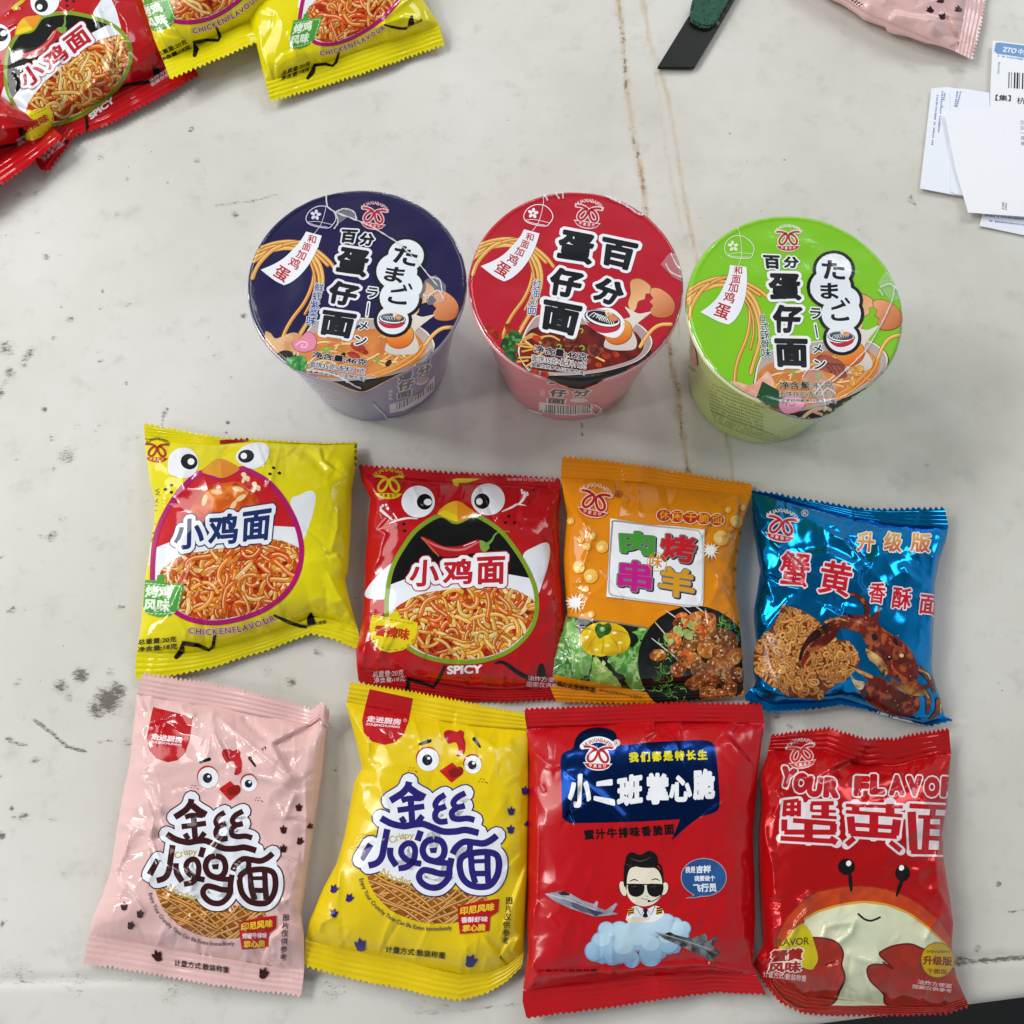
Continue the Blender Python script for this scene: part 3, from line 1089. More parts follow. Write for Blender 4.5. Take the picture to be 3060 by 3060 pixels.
    # grime: fine scratchy specks gathered in patches over a faint smear
    mp = N.new("ShaderNodeMapping"); mp.inputs["Rotation"].default_value = (0, 0, 0.6); mp.inputs["Scale"].default_value = (1.0, 2.4, 1.0)
    Lk.new(geo.outputs["Position"], mp.inputs["Vector"])
    fine_ = noise(330, 8, 0.78, mp.outputs["Vector"])
    gm = ramp(mth("ADD", dr, mth("MULTIPLY", fine_, 2.0)), 1.42, 1.78)
    gs = ramp(mth("ADD", dr, mth("MULTIPLY", noise(70, 7, 0.72, mp.outputs["Vector"]), 1.1)), 0.8, 1.35)
    base = mix(mth("MULTIPLY", gs, 0.33), base, (0.31, 0.275, 0.21))
    base = mix(mth("MULTIPLY", gm, 0.88), base, (0.085, 0.075, 0.058))
    # hairline scratches
    for rot, sc_ in ((0.25, (6, 260, 1)), (-0.9, (5, 220, 1))):
        m2 = N.new("ShaderNodeMapping"); m2.inputs["Rotation"].default_value = (0, 0, rot); m2.inputs["Scale"].default_value = sc_
        Lk.new(geo.outputs["Position"], m2.inputs["Vector"])
        sc2 = ramp(noise(1.6, 2, 0.5, m2.outputs["Vector"]), 0.70, 0.76)
        base = mix(mth("MULTIPLY", mth("MULTIPLY", sc2, ramp(noise(14, 3), 0.45, 0.7)), 0.22), base, (0.33, 0.32, 0.29))
    # rust
    rr = mth("ADD", ru, mth("MULTIPLY", mth("SUBTRACT", noise(150, 6, 0.7), 0.5), 1.1))
    base = mix(mth("MULTIPLY", ramp(rr, 0.18, 0.95), 0.62), base, (0.52, 0.38, 0.21))
    base = mix(mth("MULTIPLY", ramp(rr, 0.75, 1.2), 0.75), base, (0.33, 0.185, 0.075))
    co = mth("MULTIPLY", ac.outputs["Fac"], ramp(noise(330, 4, 0.7), 0.50, 0.62))
    base = mix(mth("MULTIPLY", co, 0.85), base, (0.075, 0.04, 0.02))
    Lk.new(base, bs.inputs["Base Color"])
    Lk.new(mth("ADD", 0.34, mth("MULTIPLY", noise(80, 3), 0.22)), bs.inputs["Roughness"])
    bs.inputs["Specular IOR Level"].default_value = 0.35
    bp = N.new("ShaderNodeBump"); bp.inputs["Strength"].default_value = 0.12; bp.inputs["Distance"].default_value = 0.0004
    Lk.new(noise(240, 4), bp.inputs["Height"]); Lk.new(bp.outputs["Normal"], bs.inputs["Normal"])
    o = mesh_obj("table", V, F, m, None, None, col)
    a = o.data.attributes.new("core", "FLOAT", "POINT")
    a.data.foreach_set("value", cor.astype(np.float32))
    o["kind"] = "structure"
    # dark floor far below the front edge
    fm = plain_mat("dark_floor", "#1a1a1b", 0.8)
    fl = mesh_obj("floor", [(-3, -3, -0.75), (3, -3, -0.75), (3, 3, -0.75), (-3, 3, -0.75)], [[0, 1, 2, 3]], fm)
    fl["kind"] = "structure"


build_table()

# ================================================================ paper noodle cups
CUPH = 0.0725
WRAP, _nt, _bs = mat_new("clear_shrink_film")
_out = _nt.nodes["Material Output"]
_tr = _nt.nodes.new("ShaderNodeBsdfTransparent"); _gl = _nt.nodes.new("ShaderNodeBsdfGlossy")
_gl.inputs["Roughness"].default_value = 0.12
_df = _nt.nodes.new("ShaderNodeBsdfDiffuse"); _df.inputs["Color"].default_value = (0.92, 0.92, 0.93, 1)  # white diffuse share stands in for glints on the clear film
_m1 = _nt.nodes.new("ShaderNodeMixShader"); _m1.inputs[0].default_value = 0.22
_m2 = _nt.nodes.new("ShaderNodeMixShader"); _m2.inputs[0].default_value = 0.68
_nt.links.new(_df.outputs[0], _m1.inputs[1]); _nt.links.new(_gl.outputs[0], _m1.inputs[2])
_nt.links.new(_tr.outputs[0], _m2.inputs[1]); _nt.links.new(_m1.outputs[0], _m2.inputs[2])
_nt.links.new(_m2.outputs[0], _out.inputs["Surface"])


FOIL = film_mat("silver_foil_edge", "#c9ccd0", 0.22, metallic=1.0, bump=0.4)


def cup(label, C, left, right, outline, lidcol, side, rimcol, group, base_ratio=0.735):
    """outline: traced lid edge in crop coordinates, used for the drooping tab of the lid"""
    pl, pr = unproj(C([left, right]), CUPH)
    c = (pl + pr) / 2
    R = np.linalg.norm(pr - pl) / 2
    root = empty("noodle_cup", (float(c[0]), float(c[1]), 0.0), label, "noodle cup", group)
    NA = 220
    th = np.linspace(0, 2 * math.pi, NA, endpoint=False)
    # lid: round, with a tab that hangs over the front of the rim
    o3 = unproj(smooth_path(C(outline), True, 6), CUPH)[:, :2] - c[:2]
    oa = np.arctan2(o3[:, 1], o3[:, 0]); orr = np.hypot(o3[:, 0], o3[:, 1])
    k = np.argsort(oa)
    oa, orr = oa[k], orr[k]
    Ro = np.interp(np.arctan2(np.sin(th), np.cos(th)), np.r_[oa - 2 * math.pi, oa, oa + 2 * math.pi], np.tile(orr, 3))
    Ro = np.clip(Ro, R * 0.985, R * 1.2)
    # the disc is a square grid drawn out to the round edge, so it has no pole
    G = 131
    ab = np.linspace(-1, 1, G)
    ab = np.sign(ab) * (1 - (1 - np.abs(ab)) ** 1.12)
    gy, gx = np.meshgrid(ab[::-1], ab, indexing="ij")
    f = np.maximum(np.abs(gx), np.abs(gy))
    at = np.arctan2(gy, gx)
    RR = np.interp(at, np.r_[th - 2 * math.pi, th], np.tile(Ro, 2))
    r = RR * f
    x, y = r * np.cos(at), r * np.sin(at)
    sd = int(c[0] * 1000) % 97
    z = CUPH + 0.0009 + (fbm(x * 60 + 9, y * 60 + 9, sd, 2) - 0.5) * 0.0013 * (1 - f ** 6)
    over = np.clip(r - R * 0.99, 0, 1)
    z = z - 0.0011 * np.clip((f - 0.94) / 0.06, 0, 1) ** 2 - over * 1.15 + np.exp(-((r / R - 0.965) / 0.012) ** 2) * 0.0004
    k = 1 - np.clip(over, 0, 0.02) * 6
    P = np.stack([c[0] + x * k, c[1] + y * k, z], -1)
    Nn = grid_normals(P)
    lm = shrink_coat(film_mat("lid_foil_paper", lidcol, 0.3, spec=0.2, bump=0.15))
    lid = mesh_obj("lid", P.reshape(-1, 3), gridfaces(G, G), lm, root, Nn.reshape(-1, 3))
    # the silvery cut edge of the foil
    er = [0.9985, 1.004, 1.006, 1.003]; ez = [0.00012, 0.0001, -0.0004, -0.0009]
    Rt = np.r_[Ro, Ro[0]]; tt = np.r_[th, th[0]]
    E = np.zeros((4, NA + 1, 3))
    for q in range(4):
        rr = Rt * er[q]
        ov = np.clip(rr - R * 0.99, 0, 1); kk = 1 - np.clip(ov, 0, 0.02) * 6
        E[q, :, 0] = c[0] + rr * kk * np.cos(tt); E[q, :, 1] = c[1] + rr * kk * np.sin(tt)
        E[q, :, 2] = CUPH + 0.0009 - 0.0011 - ov * 1.15 + ez[q] + 0.00025 * (vnoise(tt * 14, tt * 0 + q, 7) - 0.5)
    mesh_obj("foil_edge", E.reshape(-1, 3), gridfaces(4, NA + 1, True), FOIL, lid)
    # side wall of the cup, rolled rim, foot
    rb, rt = R * base_ratio, R * 0.955
    prof = [(rb * 0.93, 0.0035), (rb * 0.955, 0.0006), (rb * 0.985, 0.0)] + [(rb + (rt - rb) * t, 0.0006 + (CUPH - 0.004) * t) for t in np.linspace(0, 1, 40)]
    W = np.array([[(c[0] + r * math.cos(a), c[1] + r * math.sin(a), z) for a in np.linspace(math.pi / 2, 2.5 * math.pi, NA + 1)] for r, z in prof[::-1]])
    dn = np.zeros_like(W)
    Nw = grid_normals(W)
    rad = W - np.array([c[0], c[1], 0]); rad[..., 2] = 0
    fl = (Nw * rad).sum(-1) < 0
    Nw[fl] *= -1
    Vw = W.reshape(-1, 3); Fw = gridfaces(len(prof), NA + 1)
    sm = shrink_coat(film_mat("cup_paper", side, 0.34, bump=0.1))
    wall = mesh_obj("cup_wall", Vw, Fw, sm, root, Nw.reshape(-1, 3))
    rp = [(R * 0.955, CUPH - 0.0042), (R * 0.985, CUPH - 0.0036), (R * 1.0, CUPH - 0.0020), (R * 0.995, CUPH - 0.0004), (R * 0.97, CUPH + 0.0002), (R * 0.94, CUPH - 0.0006)]
    Wr = np.array([[(c[0] + r * math.cos(a), c[1] + r * math.sin(a), z) for a in np.linspace(0, 2 * math.pi, NA + 1)] for r, z in rp])
    mesh_obj("rim", Wr.reshape(-1, 3), gridfaces(len(rp), NA + 1, True), plain_mat("rim_paper", rimcol, 0.35), root)
    pb = Print(root, W, Nw, C, INK_LID, parent=wall)
    lp = Print(root, P, Nn, C, INK_LID, parent=lid)
    return root, lp, pb


HAZE_FILM = WRAP.copy(); HAZE_FILM.name = "hazy_shrink_film"
for _n in HAZE_FILM.node_tree.nodes:
    if _n.type == "MIX_SHADER" and abs(_n.inputs[0].default_value - 0.68) < 1e-4:
        _n.inputs[0].default_value = 0.20


def wrap_patch(A, pts):
    """a loose fold of the shrink film, its hazy glare put in as faint white"""
    ink = A.ink; A.ink = HAZE_FILM
    h = A.h
    A.part("wrap_fold")
    A.poly(pts, "#ffffff", h=0.0006)
    A.flush()
    A.ink = ink; A.h = h


def wrap_seam(A, pts, w, name="wrap_seam"):
    """a weld of the clear shrink film: a thin raised bead, broken and uneven, its glints coloured white"""
    ink = A.ink; A.ink = WRAP
    h = A.h
    rs = random.Random(int(np.sum([np.sum(q) for q in pts])) % 9973)
    for p in pts if isinstance(pts[0][0], (tuple, list)) else [pts]:
        A.part(name)
        p = resample(smooth_path(p, n=10) if len(p) > 2 else p, np.linspace(0, 1, 40))
        p = p + np.array([[rs.uniform(-1.5, 1.5), rs.uniform(-1.5, 1.5)] for _ in p])
        ww = [w * rs.uniform(0.5, 1.5) for _ in p]
        ww = [x * 1.5 for x in ww]
        A.st(p, ww, "#ffffff", n=2, h=0.0007)
        A.st(p, [x * 0.35 for x in ww], "#ffffff", n=2, h=0.0011)
    A.flush()
    A.ink = ink; A.h = h


NOOD = ["#e0a24a", "#d98f3a", "#e8b25c", "#d58a34", "#c97a2c"]


def lid_art(A, o, flavour, kind, V):
    """the picture printed on a lid; o shifts and turns it from the layout of the red lid"""
    # tangled noodle strands at the left
    A.part("noodle_strands")
    A.clip = None
    for pts, w, cidx in V["strands"]:
        A.st(pts, w * 1.25, "#8a4a18")
        A.st(pts, w, NOOD[cidx % 5])
        p = np.asarray(pts, float) + np.array([-w * 0.15, -w * 0.15])
        A.st(p, w * 0.28, "#f2cf86")


STR_RED = [
    ([(165, 495), (280, 455), (400, 440), (520, 460), (620, 520), (700, 590), (745, 650)], 24, 0),
    ([(155, 525), (270, 480), (400, 468), (520, 490), (610, 545), (690, 620)], 24, 1),
    ([(150, 555), (260, 510), (390, 490), (500, 515), (590, 560), (640, 640), (655, 760), (620, 900), (560, 1020), (500, 1120)], 26, 2),
    ([(140, 590), (200, 555), (280, 500), (390, 460), (480, 445)], 22, 3),
    ([(135, 710), (160, 640), (200, 580), (270, 510), (340, 470)], 26, 0),
    ([(560, 580), (590, 680), (570, 790), (520, 900), (440, 1010), (390, 1100), (360, 1190)], 24, 1),
    ([(575, 570), (625, 690), (630, 830), (600, 960), (540, 1060), (490, 1150)], 24, 0),
    ([(560, 590), (600, 720), (585, 860), (530, 980)], 18, 4),
]


def shiftp(pts, dx, dy, piv=(915, 800), rot=0, sc=1.0):
    c, s = math.cos(math.radians(rot)), math.sin(math.radians(rot))
    p = (np.asarray(pts, float) - piv) * sc
    return np.stack([p[:, 0] * c - p[:, 1] * s + piv[0] + dx, p[:, 0] * s + p[:, 1] * c + piv[1] + dy], 1)


def lid_picture(A, m, kind, dark):
    """bowl, egg and garnish; m maps the red lid's layout onto this lid"""
    A.part("bowl_picture")
    bowl = [(470, 1310), (500, 1200), (560, 1080), (640, 1020), (900, 1010), (1150, 1030), (1330, 1060), (1430, 1110), (1490, 1180), (1505, 1240), (1470, 1310), (1380, 1380),
            (1200, 1440), (1000, 1475), (800, 1485), (640, 1480), (540, 1440)]
    under = [(500, 1400), (640, 1475), (900, 1480), (1150, 1445), (1350, 1385), (1480, 1290), (1470, 1340), (1380, 1440), (1230, 1520), (1080, 1570), (960, 1600), (800, 1570), (640, 1500)]
    A.poly(m(under), "#1b1716", sm=True)
    A.poly(m(bowl), "#2a1d18", sm=True)
    A.poly(m(shiftp(bowl, 0, -4, (1000, 1260), 0, 0.985)), "#efe6d2", sm=True)
    A.poly(m(shiftp(bowl, 0, -2, (1000, 1260), 0, 0.965)), "#b9a8a2" if kind != "red" else "#b09a98", sm=True)
    soup = [(490, 1300), (520, 1200), (600, 1120), (800, 1090), (1100, 1100), (1330, 1130), (1410, 1200), (1430, 1270), (1360, 1350), (1180, 1410), (980, 1445), (760, 1455), (580, 1430), (510, 1370)]
    if kind == "red":
        A.poly(m(soup), mixc("#7a1c10", "#4a1410", 30, 3), sm=True, L=4)
        pal = ["#e3b25e", "#d9a04a", "#eec878"]
    else:
        A.poly(m(soup), mixc("#d98a48", "#c9743a", 30, 3), sm=True, L=4)
        pal = ["#eec27a", "#e0a456", "#f2d392", "#d89248"]
    rs = random.Random(5)
    for k in range(16 if kind == "red" else 34):
        x, y = rs.uniform(560, 1350), rs.uniform(1140, 1400)
        if kind == "red" and k > 4:
            x, y = rs.uniform(500, 680), rs.uniform(1150, 1390)
        L = rs.uniform(80, 200)
        a = rs.uniform(-0.7, 0.5)
        p = [(x - L / 2 * math.cos(a), y - L / 2 * math.sin(a)), (x, y + rs.uniform(-40, 10)), (x + L / 2 * math.cos(a), y + L / 2 * math.sin(a))]
        A.st(m(p), 17, "#9a5420"); A.st(m(p), 13, rs.choice(pal))
    # strand hanging over the right of the bowl
    p = [(1405, 1260), (1450, 1190), (1500, 1130), (1560, 1095), (1640, 1090)]
    A.st(m(p), 30, "#a85f20"); A.st(m(p), 24, "#e3a84e"); A.st(m(shiftp(p, -3, -4)), 7, "#f7dc9c")
    if kind != "red":
        for q in ([(1040, 1440), (1200, 1380), (1330, 1300), (1400, 1220)], [(1080, 1450), (1230, 1390), (1360, 1310), (1430, 1230)], [(1000, 1440), (1150, 1390), (1290, 1320), (1370, 1240)]):
            A.st(m(q), 22, "#a85f20"); A.st(m(q), 17, "#e39a4a")
    A.part("egg_picture")
    sh1 = [(1330, 760), (1400, 740), (1480, 790), (1490, 850), (1450, 860), (1440, 900), (1390, 920), (1370, 980), (1340, 1000), (1310, 940), (1330, 860)]
    sh2 = [(1490, 815), (1560, 820), (1640, 880), (1672, 950), (1650, 1020), (1580, 1045), (1500, 1030), (1480, 985), (1500, 950), (1475, 920), (1500, 890), (1480, 860)]
    A.poly(m(sh1), "#8a4a20", sm=True); A.poly(m(shiftp(sh1, 0, 0, (1400, 870), 0, 0.95)), grad("#dc9a62", "#efbf8c", m([(1330, 1000)])[0] if False else A.tr(m([(1330, 760)]))[0], A.tr(m([(1400, 980)]))[0]), sm=True)
    A.poly(m(sh2), "#7a3c18", sm=True); A.poly(m(shiftp(sh2, 0, 0, (1575, 930), 0, 0.96)), grad("#e8a070", "#c06a3a", A.tr(m([(1500, 840)]))[0], A.tr(m([(1620, 1030)]))[0]), sm=True)
    white = [(1290, 960), (1340, 985), (1400, 1010), (1490, 995), (1440, 1040), (1390, 1080), (1350, 1130), (1380, 1220), (1360, 1280), (1260, 1290), (1170, 1280), (1130, 1240), (1200, 1100), (1290, 1050), (1330, 1030)]
    A.poly(m(white), grad("#e6ddd2", "#cfc6c0", A.tr(m([(1300, 960)]))[0], A.tr(m([(1250, 1290)]))[0]), sm=True)
    A.ell(*m([(1240, 1150)])[0], 112, 98, "#b05a14", rot=-20); A.ell(*m([(1238, 1146)])[0], 106, 92, grad("#f0a848", "#d9661e", A.tr(m([(1230, 1070)]))[0], A.tr(m([(1250, 1230)]))[0]), rot=-20)
    A.ell(*m([(1200, 1110)])[0], 30, 14, "#f8cf88", rot=-25)
    A.part("garnish_picture")
    if kind == "red":
        for x, y, r in ((260, 1130, 44), (320, 1170, 40), (410, 1120, 40), (620, 1200, 34), (1150, 1330, 36), (1220, 1320, 30), (1090, 1400, 26), (600, 1460, 40), (680, 1470, 34)):
            A.ell(*m([(x, y)])[0], r, r * 0.7, mixc("#c03a1c", "#8a2010", 14, x), rot=x % 60)
        for x, y, r in ((720, 1240, 70), (850, 1230, 60), (1050, 1290, 80), (930, 1290, 60), (990, 1350, 50)):
            A.ell(*m([(x, y)])[0], r, r * 0.62, mixc("#6a2a1c", "#38130d", 16, x, c3="#9a4a34"), rot=x % 50)
        for x, y in ((900, 1190), (955, 1140), (790, 1260), (965, 1270)):
            A.st(m([(x - 18, y - 10), (x, y - 16), (x + 16, y), (x + 4, y + 16)]), 9, "#8fb83a")
        A.poly(m([(345, 1240), (400, 1160), (460, 1140), (505, 1175), (500, 1220), (450, 1250), (470, 1290), (430, 1320), (370, 1290)]), mixc("#2f6a30", "#173a1a", 16, 3, c3="#5f9a50"), sm=True)
        A.poly(m([(370, 1310), (430, 1300), (470, 1340), (450, 1400), (400, 1370)]), mixc("#2f6a30", "#173a1a", 16, 4), sm=True)
    elif kind == "purple":
        for q in ([(240, 1110), (280, 1120), (320, 1160), (400, 1130), (470, 1120), (560, 1180), (500, 1250), (430, 1300), (360, 1270), (290, 1260), (250, 1190)],):
            A.poly(m(q), mixc("#e6b98a", "#d0935e", 26, 2), sm=True)
        q = [(440, 1190), (500, 1160), (550, 1110), (600, 1130), (625, 1180), (610, 1240), (540, 1265), (470, 1250)]
        A.poly(m(q), "#b06078", sm=True); A.poly(m(shiftp(q, 0, 0, (530, 1190), 0, 0.93)), "#e58aa6", sm=True)
        A.st(m([(470, 1210), (510, 1185), (550, 1195), (545, 1225), (510, 1225), (520, 1205)]), 8, "#f8d3de")
        A.poly(m([(330, 1290), (370, 1250), (440, 1260), (450, 1310), (380, 1330)]), mixc("#1c1a18", "#3a342c", 12, 3), sm=True)
        A.poly(m([(360, 1340), (430, 1300), (520, 1290), (555, 1340), (540, 1420), (510, 1450), (440, 1420), (380, 1380)]), mixc("#3f9a4a", "#2a7a38", 20, 4, c3="#7cc070"), sm=True)
        for x, y in ((680, 1250), (720, 1240), (1075, 1330), (700, 1265)):
            A.ell(*m([(x, y)])[0], 22, 14, "#7fae4a", rot=x % 90)
        for x, y, r in ((820, 1290, 26), (1160, 1350, 30), (930, 1080, 22), (660, 1300, 20)):
            A.ell(*m([(x, y)])[0], r, r * 0.6, "#2b211d", rot=-50)
        for x, y, r in ((930, 1230, 60), (900, 1290, 50), (970, 1260, 40)):
            A.ell(*m([(x, y)])[0], r, r * 0.5, mixc("#b8402e", "#8a2a20", 12, x), rot=20)
    else:
        A.poly(m([(330, 1180), (380, 1190), (470, 1230), (560, 1190), (620, 1160), (640, 1260), (560, 1340), (450, 1330), (380, 1290), (335, 1240)]), mixc("#efc6ac", "#d99a84", 30, 2), sm=True)
        A.poly(m([(480, 1340), (560, 1220), (690, 1330), (660, 1400), (560, 1380)]), "#1f4a2c")
        A.poly(m([(490, 1345), (570, 1320), (680, 1370), (640, 1470), (560, 1430)]), "#2c5c3a")
        q = [(640, 1400), (720, 1350), (800, 1370), (830, 1440), (760, 1480), (660, 1470)]
        A.poly(m(q), "#c26a86", sm=True); A.poly(m(shiftp(q, 0, 0, (735, 1420), 0, 0.93)), "#eba0b8", sm=True)
        A.st(m([(690, 1420), (720, 1390), (760, 1400), (750, 1430), (720, 1425)]), 8, "#c26a86")
        for x, y, r in ((1060, 1190, 100), (1110, 1210, 80), (1130, 1270, 60)):
            A.ell(*m([(x, y)])[0], r, r * 0.62, mixc("#a85a4a", "#8a4238", 18, x), rot=25)
        for k in range(5):
            A.st(m([(990 + k * 34, 1160 + k * 12), (1040 + k * 34, 1190 + k * 10), (1070 + k * 30, 1260 + k * 4)]), 6, "#6a2a24")
        for x, y, r in ((1230, 1260, 30), (1280, 1270, 34), (1240, 1300, 28), (830, 1310, 34), (870, 1290, 30), (800, 1270, 28), (1200, 1360, 30)):
            A.ell(*m([(x, y)])[0], r, r * 0.8, "#b9722c"); A.ell(*m([(x, y)])[0], r * 0.86, r * 0.66, mixc("#e8b25a", "#d08a38", 10, x))
        for x, y in ((960, 1270), (985, 1255), (800, 1200), (1160, 1110)):
            A.ell(*m([(x, y)])[0], 20, 14, "#7fae4a", rot=x % 90)
        A.st(m([(800, 1520), (870, 1490), (960, 1490), (1000, 1510)]), 26, "#e8c49a"); A.st(m([(880, 1500), (930, 1530)]), 22, "#e0b486")


def wind_bell(A, m, tag_txt=True, line="#f4f0f4", red="#b8202c"):
    A.part("wind_bell_picture")
    A.st(m([(668, 112), (672, 150), (668, 185)]), 4, line)
    bell = [(530, 300), (522, 265), (545, 220), (590, 190), (640, 182), (690, 195), (730, 235), (742, 280), (720, 320), (690, 345), (620, 338), (560, 322)]
    A.st(m(bell), 6, line, closed=True)
    A.st(m([(532, 300), (600, 296), (680, 312), (715, 322)]), 4, line); A.st(m([(532, 303), (600, 325), (680, 338)]), 4, line)
    for k in range(5):
        a = math.radians(k * 72 - 90 + 8)
        A.ell(*m([(592 + 24 * math.cos(a), 248 + 24 * math.sin(a))])[0], 17, 12, line, rot=math.degrees(a) + V_ROT[0])
    A.st(m([(668, 185), (655, 250), (632, 320), (605, 360), (585, 385)]), 4, line)
    A.part("paper_tag_picture")
    A.poly(m(np.vstack([[(524, 370), (641, 402)], smooth_path([(641, 402), (610, 500), (560, 600), (500, 680), (430, 740), (372, 766)])[1:], smooth_path([(372, 766), (300, 730), (195, 650)])[1:],
                        smooth_path([(195, 650), (290, 610), (370, 560), (440, 490), (490, 430), (524, 370)])[1:-1]])), "#eef0f6")


V_ROT = [0]


def title_block(A, pairs, out, ink="#15161c", b=0.055, edge=0.15):
    """heavy rounded characters over a shared pale outline; pairs: (char, quad)"""
    A.part("title_lettering")
    pairs = [(ch, np.mean(q, axis=0) + (np.asarray(q, float) - np.mean(q, axis=0)) * 1.05) for ch, q in pairs]
    for ch, q in pairs:
        A.tx(ch, q, out, b=b, o=[(edge, out)])
    for ch, q in pairs:
        A.tx(ch, q, ink, b=b)


# ---- red cup -------------------------------------------------
out_red = [(100, 800), (118, 640), (200, 430), (350, 250), (560, 125), (760, 78), (900, 75), (1100, 92), (1300, 150), (1480, 260), (1620, 420), (1700, 580), (1735, 770), (1700, 960), (1600, 1160),
           (1450, 1330), (1290, 1430), (1150, 1500), (1060, 1550), (960, 1575), (850, 1560), (740, 1520), (640, 1480), (540, 1440), (400, 1330), (260, 1190), (160, 1020)]
I = lambda p: np.asarray(p, float).reshape(-1, 2)
root, A, B = cup("red lidded paper noodle cup with pink sides, between the navy and green cups", C2, (100, 800), (1736, 775), out_red, "#b8182c", "#dc7480", "#e9a0a6",
                 "paper noodle cups in a row")
lid_art(A, None, None, "red", {"strands": STR_RED})
lid_picture(A, I, "red", True)
wind_bell(A, I)
A.part("tag_lettering")
for ch, x, y, s, r in (("和", 567, 428, 62, 14), ("面", 530, 485, 62, 20), ("加", 490, 540, 70, 24), ("鸡", 440, 600, 82, 28), ("蛋", 360, 675, 108, 32)):
    A.txr(ch, x, y, s, s * 0.95, r, "#b8202c", b=0.02)
A.part("logo")
logo(A, 1012, 248, 205, 8, "#b01c2c", "#f0d8da", "#f0d8da", bowl="#b01c2c", sub="#f0d8da")
A.part("flavour_lettering")
for ch, x, y, s in (("红", 625, 785, 66), ("油", 608, 855, 66), ("小", 597, 920, 62), ("面", 583, 985, 68)):
    A.txr(ch, x, y, s, s, 6, "#2e4a7a", b=0.012, o=[(0.07, "#e8e8f0")])
title_block(A, [("蛋", [(810, 372), (1062, 420), (1030, 640), (765, 590)]), ("仔", [(735, 655), (990, 700), (920, 900), (715, 860)]), ("面", [(680, 905), (965, 960), (905, 1180), (655, 1120)]),
                ("百", [(1125, 430), (1390, 485), (1330, 685), (1105, 630)]), ("分", [(1085, 720), (1320, 800), (1210, 960), (1045, 900)])], "#eef0f6")
A.part("bowl_emblem")
A.poly([(960, 1010), (1050, 980), (1180, 970), (1270, 1040), (1285, 1120), (1230, 1190), (1140, 1180), (1020, 1110)], "#eef0f6", sm=True)
A.ell(1120, 1050, 142, 66, "#15161c", rot=14); A.ell(1120, 1046, 132, 57, "#f0f0f2", rot=14); A.ell(1122, 1040, 122, 46, "#22242a", rot=14)
for k in range(7):
    A.st([(1020 + k * 26, 1030 + k * 6), (1060 + k * 22, 1005 + k * 8), (1100 + k * 18, 1060 + k * 6)], 6, "#e8e8ea")
A.poly([(982, 1050), (1010, 1075), (1100, 1105), (1200, 1115), (1258, 1095), (1230, 1140), (1150, 1160), (1080, 1150), (1020, 1110)], "#c0283a", sm=True)
A.ell(1165, 1010, 30, 22, "#f0e0c0", rot=60); A.ell(1165, 1012, 14, 12, "#e8a030"); A.ell(1200, 1045, 42, 26, "#7a3a1a", rot=8); A.ell(1200, 1044, 38, 23, "#d98a58", rot=8)
A.part("net_weight_lettering")
A.tx("净含量:46克", [(605, 1245), (1010, 1315), (1000, 1372), (597, 1305)], "#15161c", b=0.03, o=[(0.075, "#eee8ea")])
A.tx("面饼35克+配料11克", [(585, 1322), (1000, 1382), (993, 1432), (580, 1372)], "#15161c", b=0.012, o=[(0.1, "#e8e0e2")])
A.tx("(图案仅供参考,以实物为准)", [(572, 1382), (990, 1448), (985, 1480), (568, 1415)], "#15161c", b=0.025, o=[(0.12, "#e8e0e2")])
A.flush()
wrap_seam(A, [[(665, 110), (690, 130), (700, 150)], [(815, 80), (820, 140)], [(1090, 100), (1290, 190), (1380, 250), (1420, 265)], [(1600, 640), (1640, 700), (1720, 740)], [(1640, 560), (1690, 660), (1745, 720)],
              [(1440, 1040), (1450, 1035)], [(760, 95), (790, 140)]], 7)
B.part("side_lettering")
B.tx("蛋", [(710, 1490), (860, 1505), (850, 1555), (705, 1545)], "#4a4244", b=0.05, o=[(0.14, "#e6d8d8")])
B.tx("百", [(890, 1500), (1040, 1500), (1030, 1560), (885, 1565)], "#4a4244", b=0.05, o=[(0.14, "#e6d8d8")])
B.tx("仔", [(720, 1580), (855, 1585), (850, 1645), (715, 1638)], "#3c3638", b=0.05, o=[(0.14, "#e6d8d8")])
B.tx("分", [(895, 1585), (1035, 1575), (1020, 1635), (900, 1645)], "#3c3638", b=0.05, o=[(0.14, "#e6d8d8")])
B.tx("面", [(705, 1650), (840, 1658), (835, 1698), (700, 1690)], "#3c3638", b=0.05, o=[(0.14, "#e6d8d8")])
B.tx("装汤", [(650, 1582), (682, 1585), (680, 1640), (648, 1636)], "#efd0d2", b=0.02)
B.ell(940, 1672, 74, 24, "#b08a88"); B.ell(940, 1668, 70, 17, "#e0cfcc")
B.part("barcode")
B.poly([(640, 1680), (760, 1700), (900, 1708), (1050, 1698), (1040, 1772), (900, 1784), (760, 1775), (635, 1752)], "#ece6e6")


def bars(B, x0, x1, ytop, ybot, seed, col="#2a2628", n=34):
    rs = random.Random(seed)
    x = x0
    while x < x1:
        w = rs.choice([3, 3, 5, 8, 10])
        t = (x - x0) / (x1 - x0)
        B.poly([(x, ytop(t)), (x + w, ytop(t)), (x + w, ybot(t)), (x, ybot(t))], col)
        x += w + rs.choice([4, 5, 7, 9])


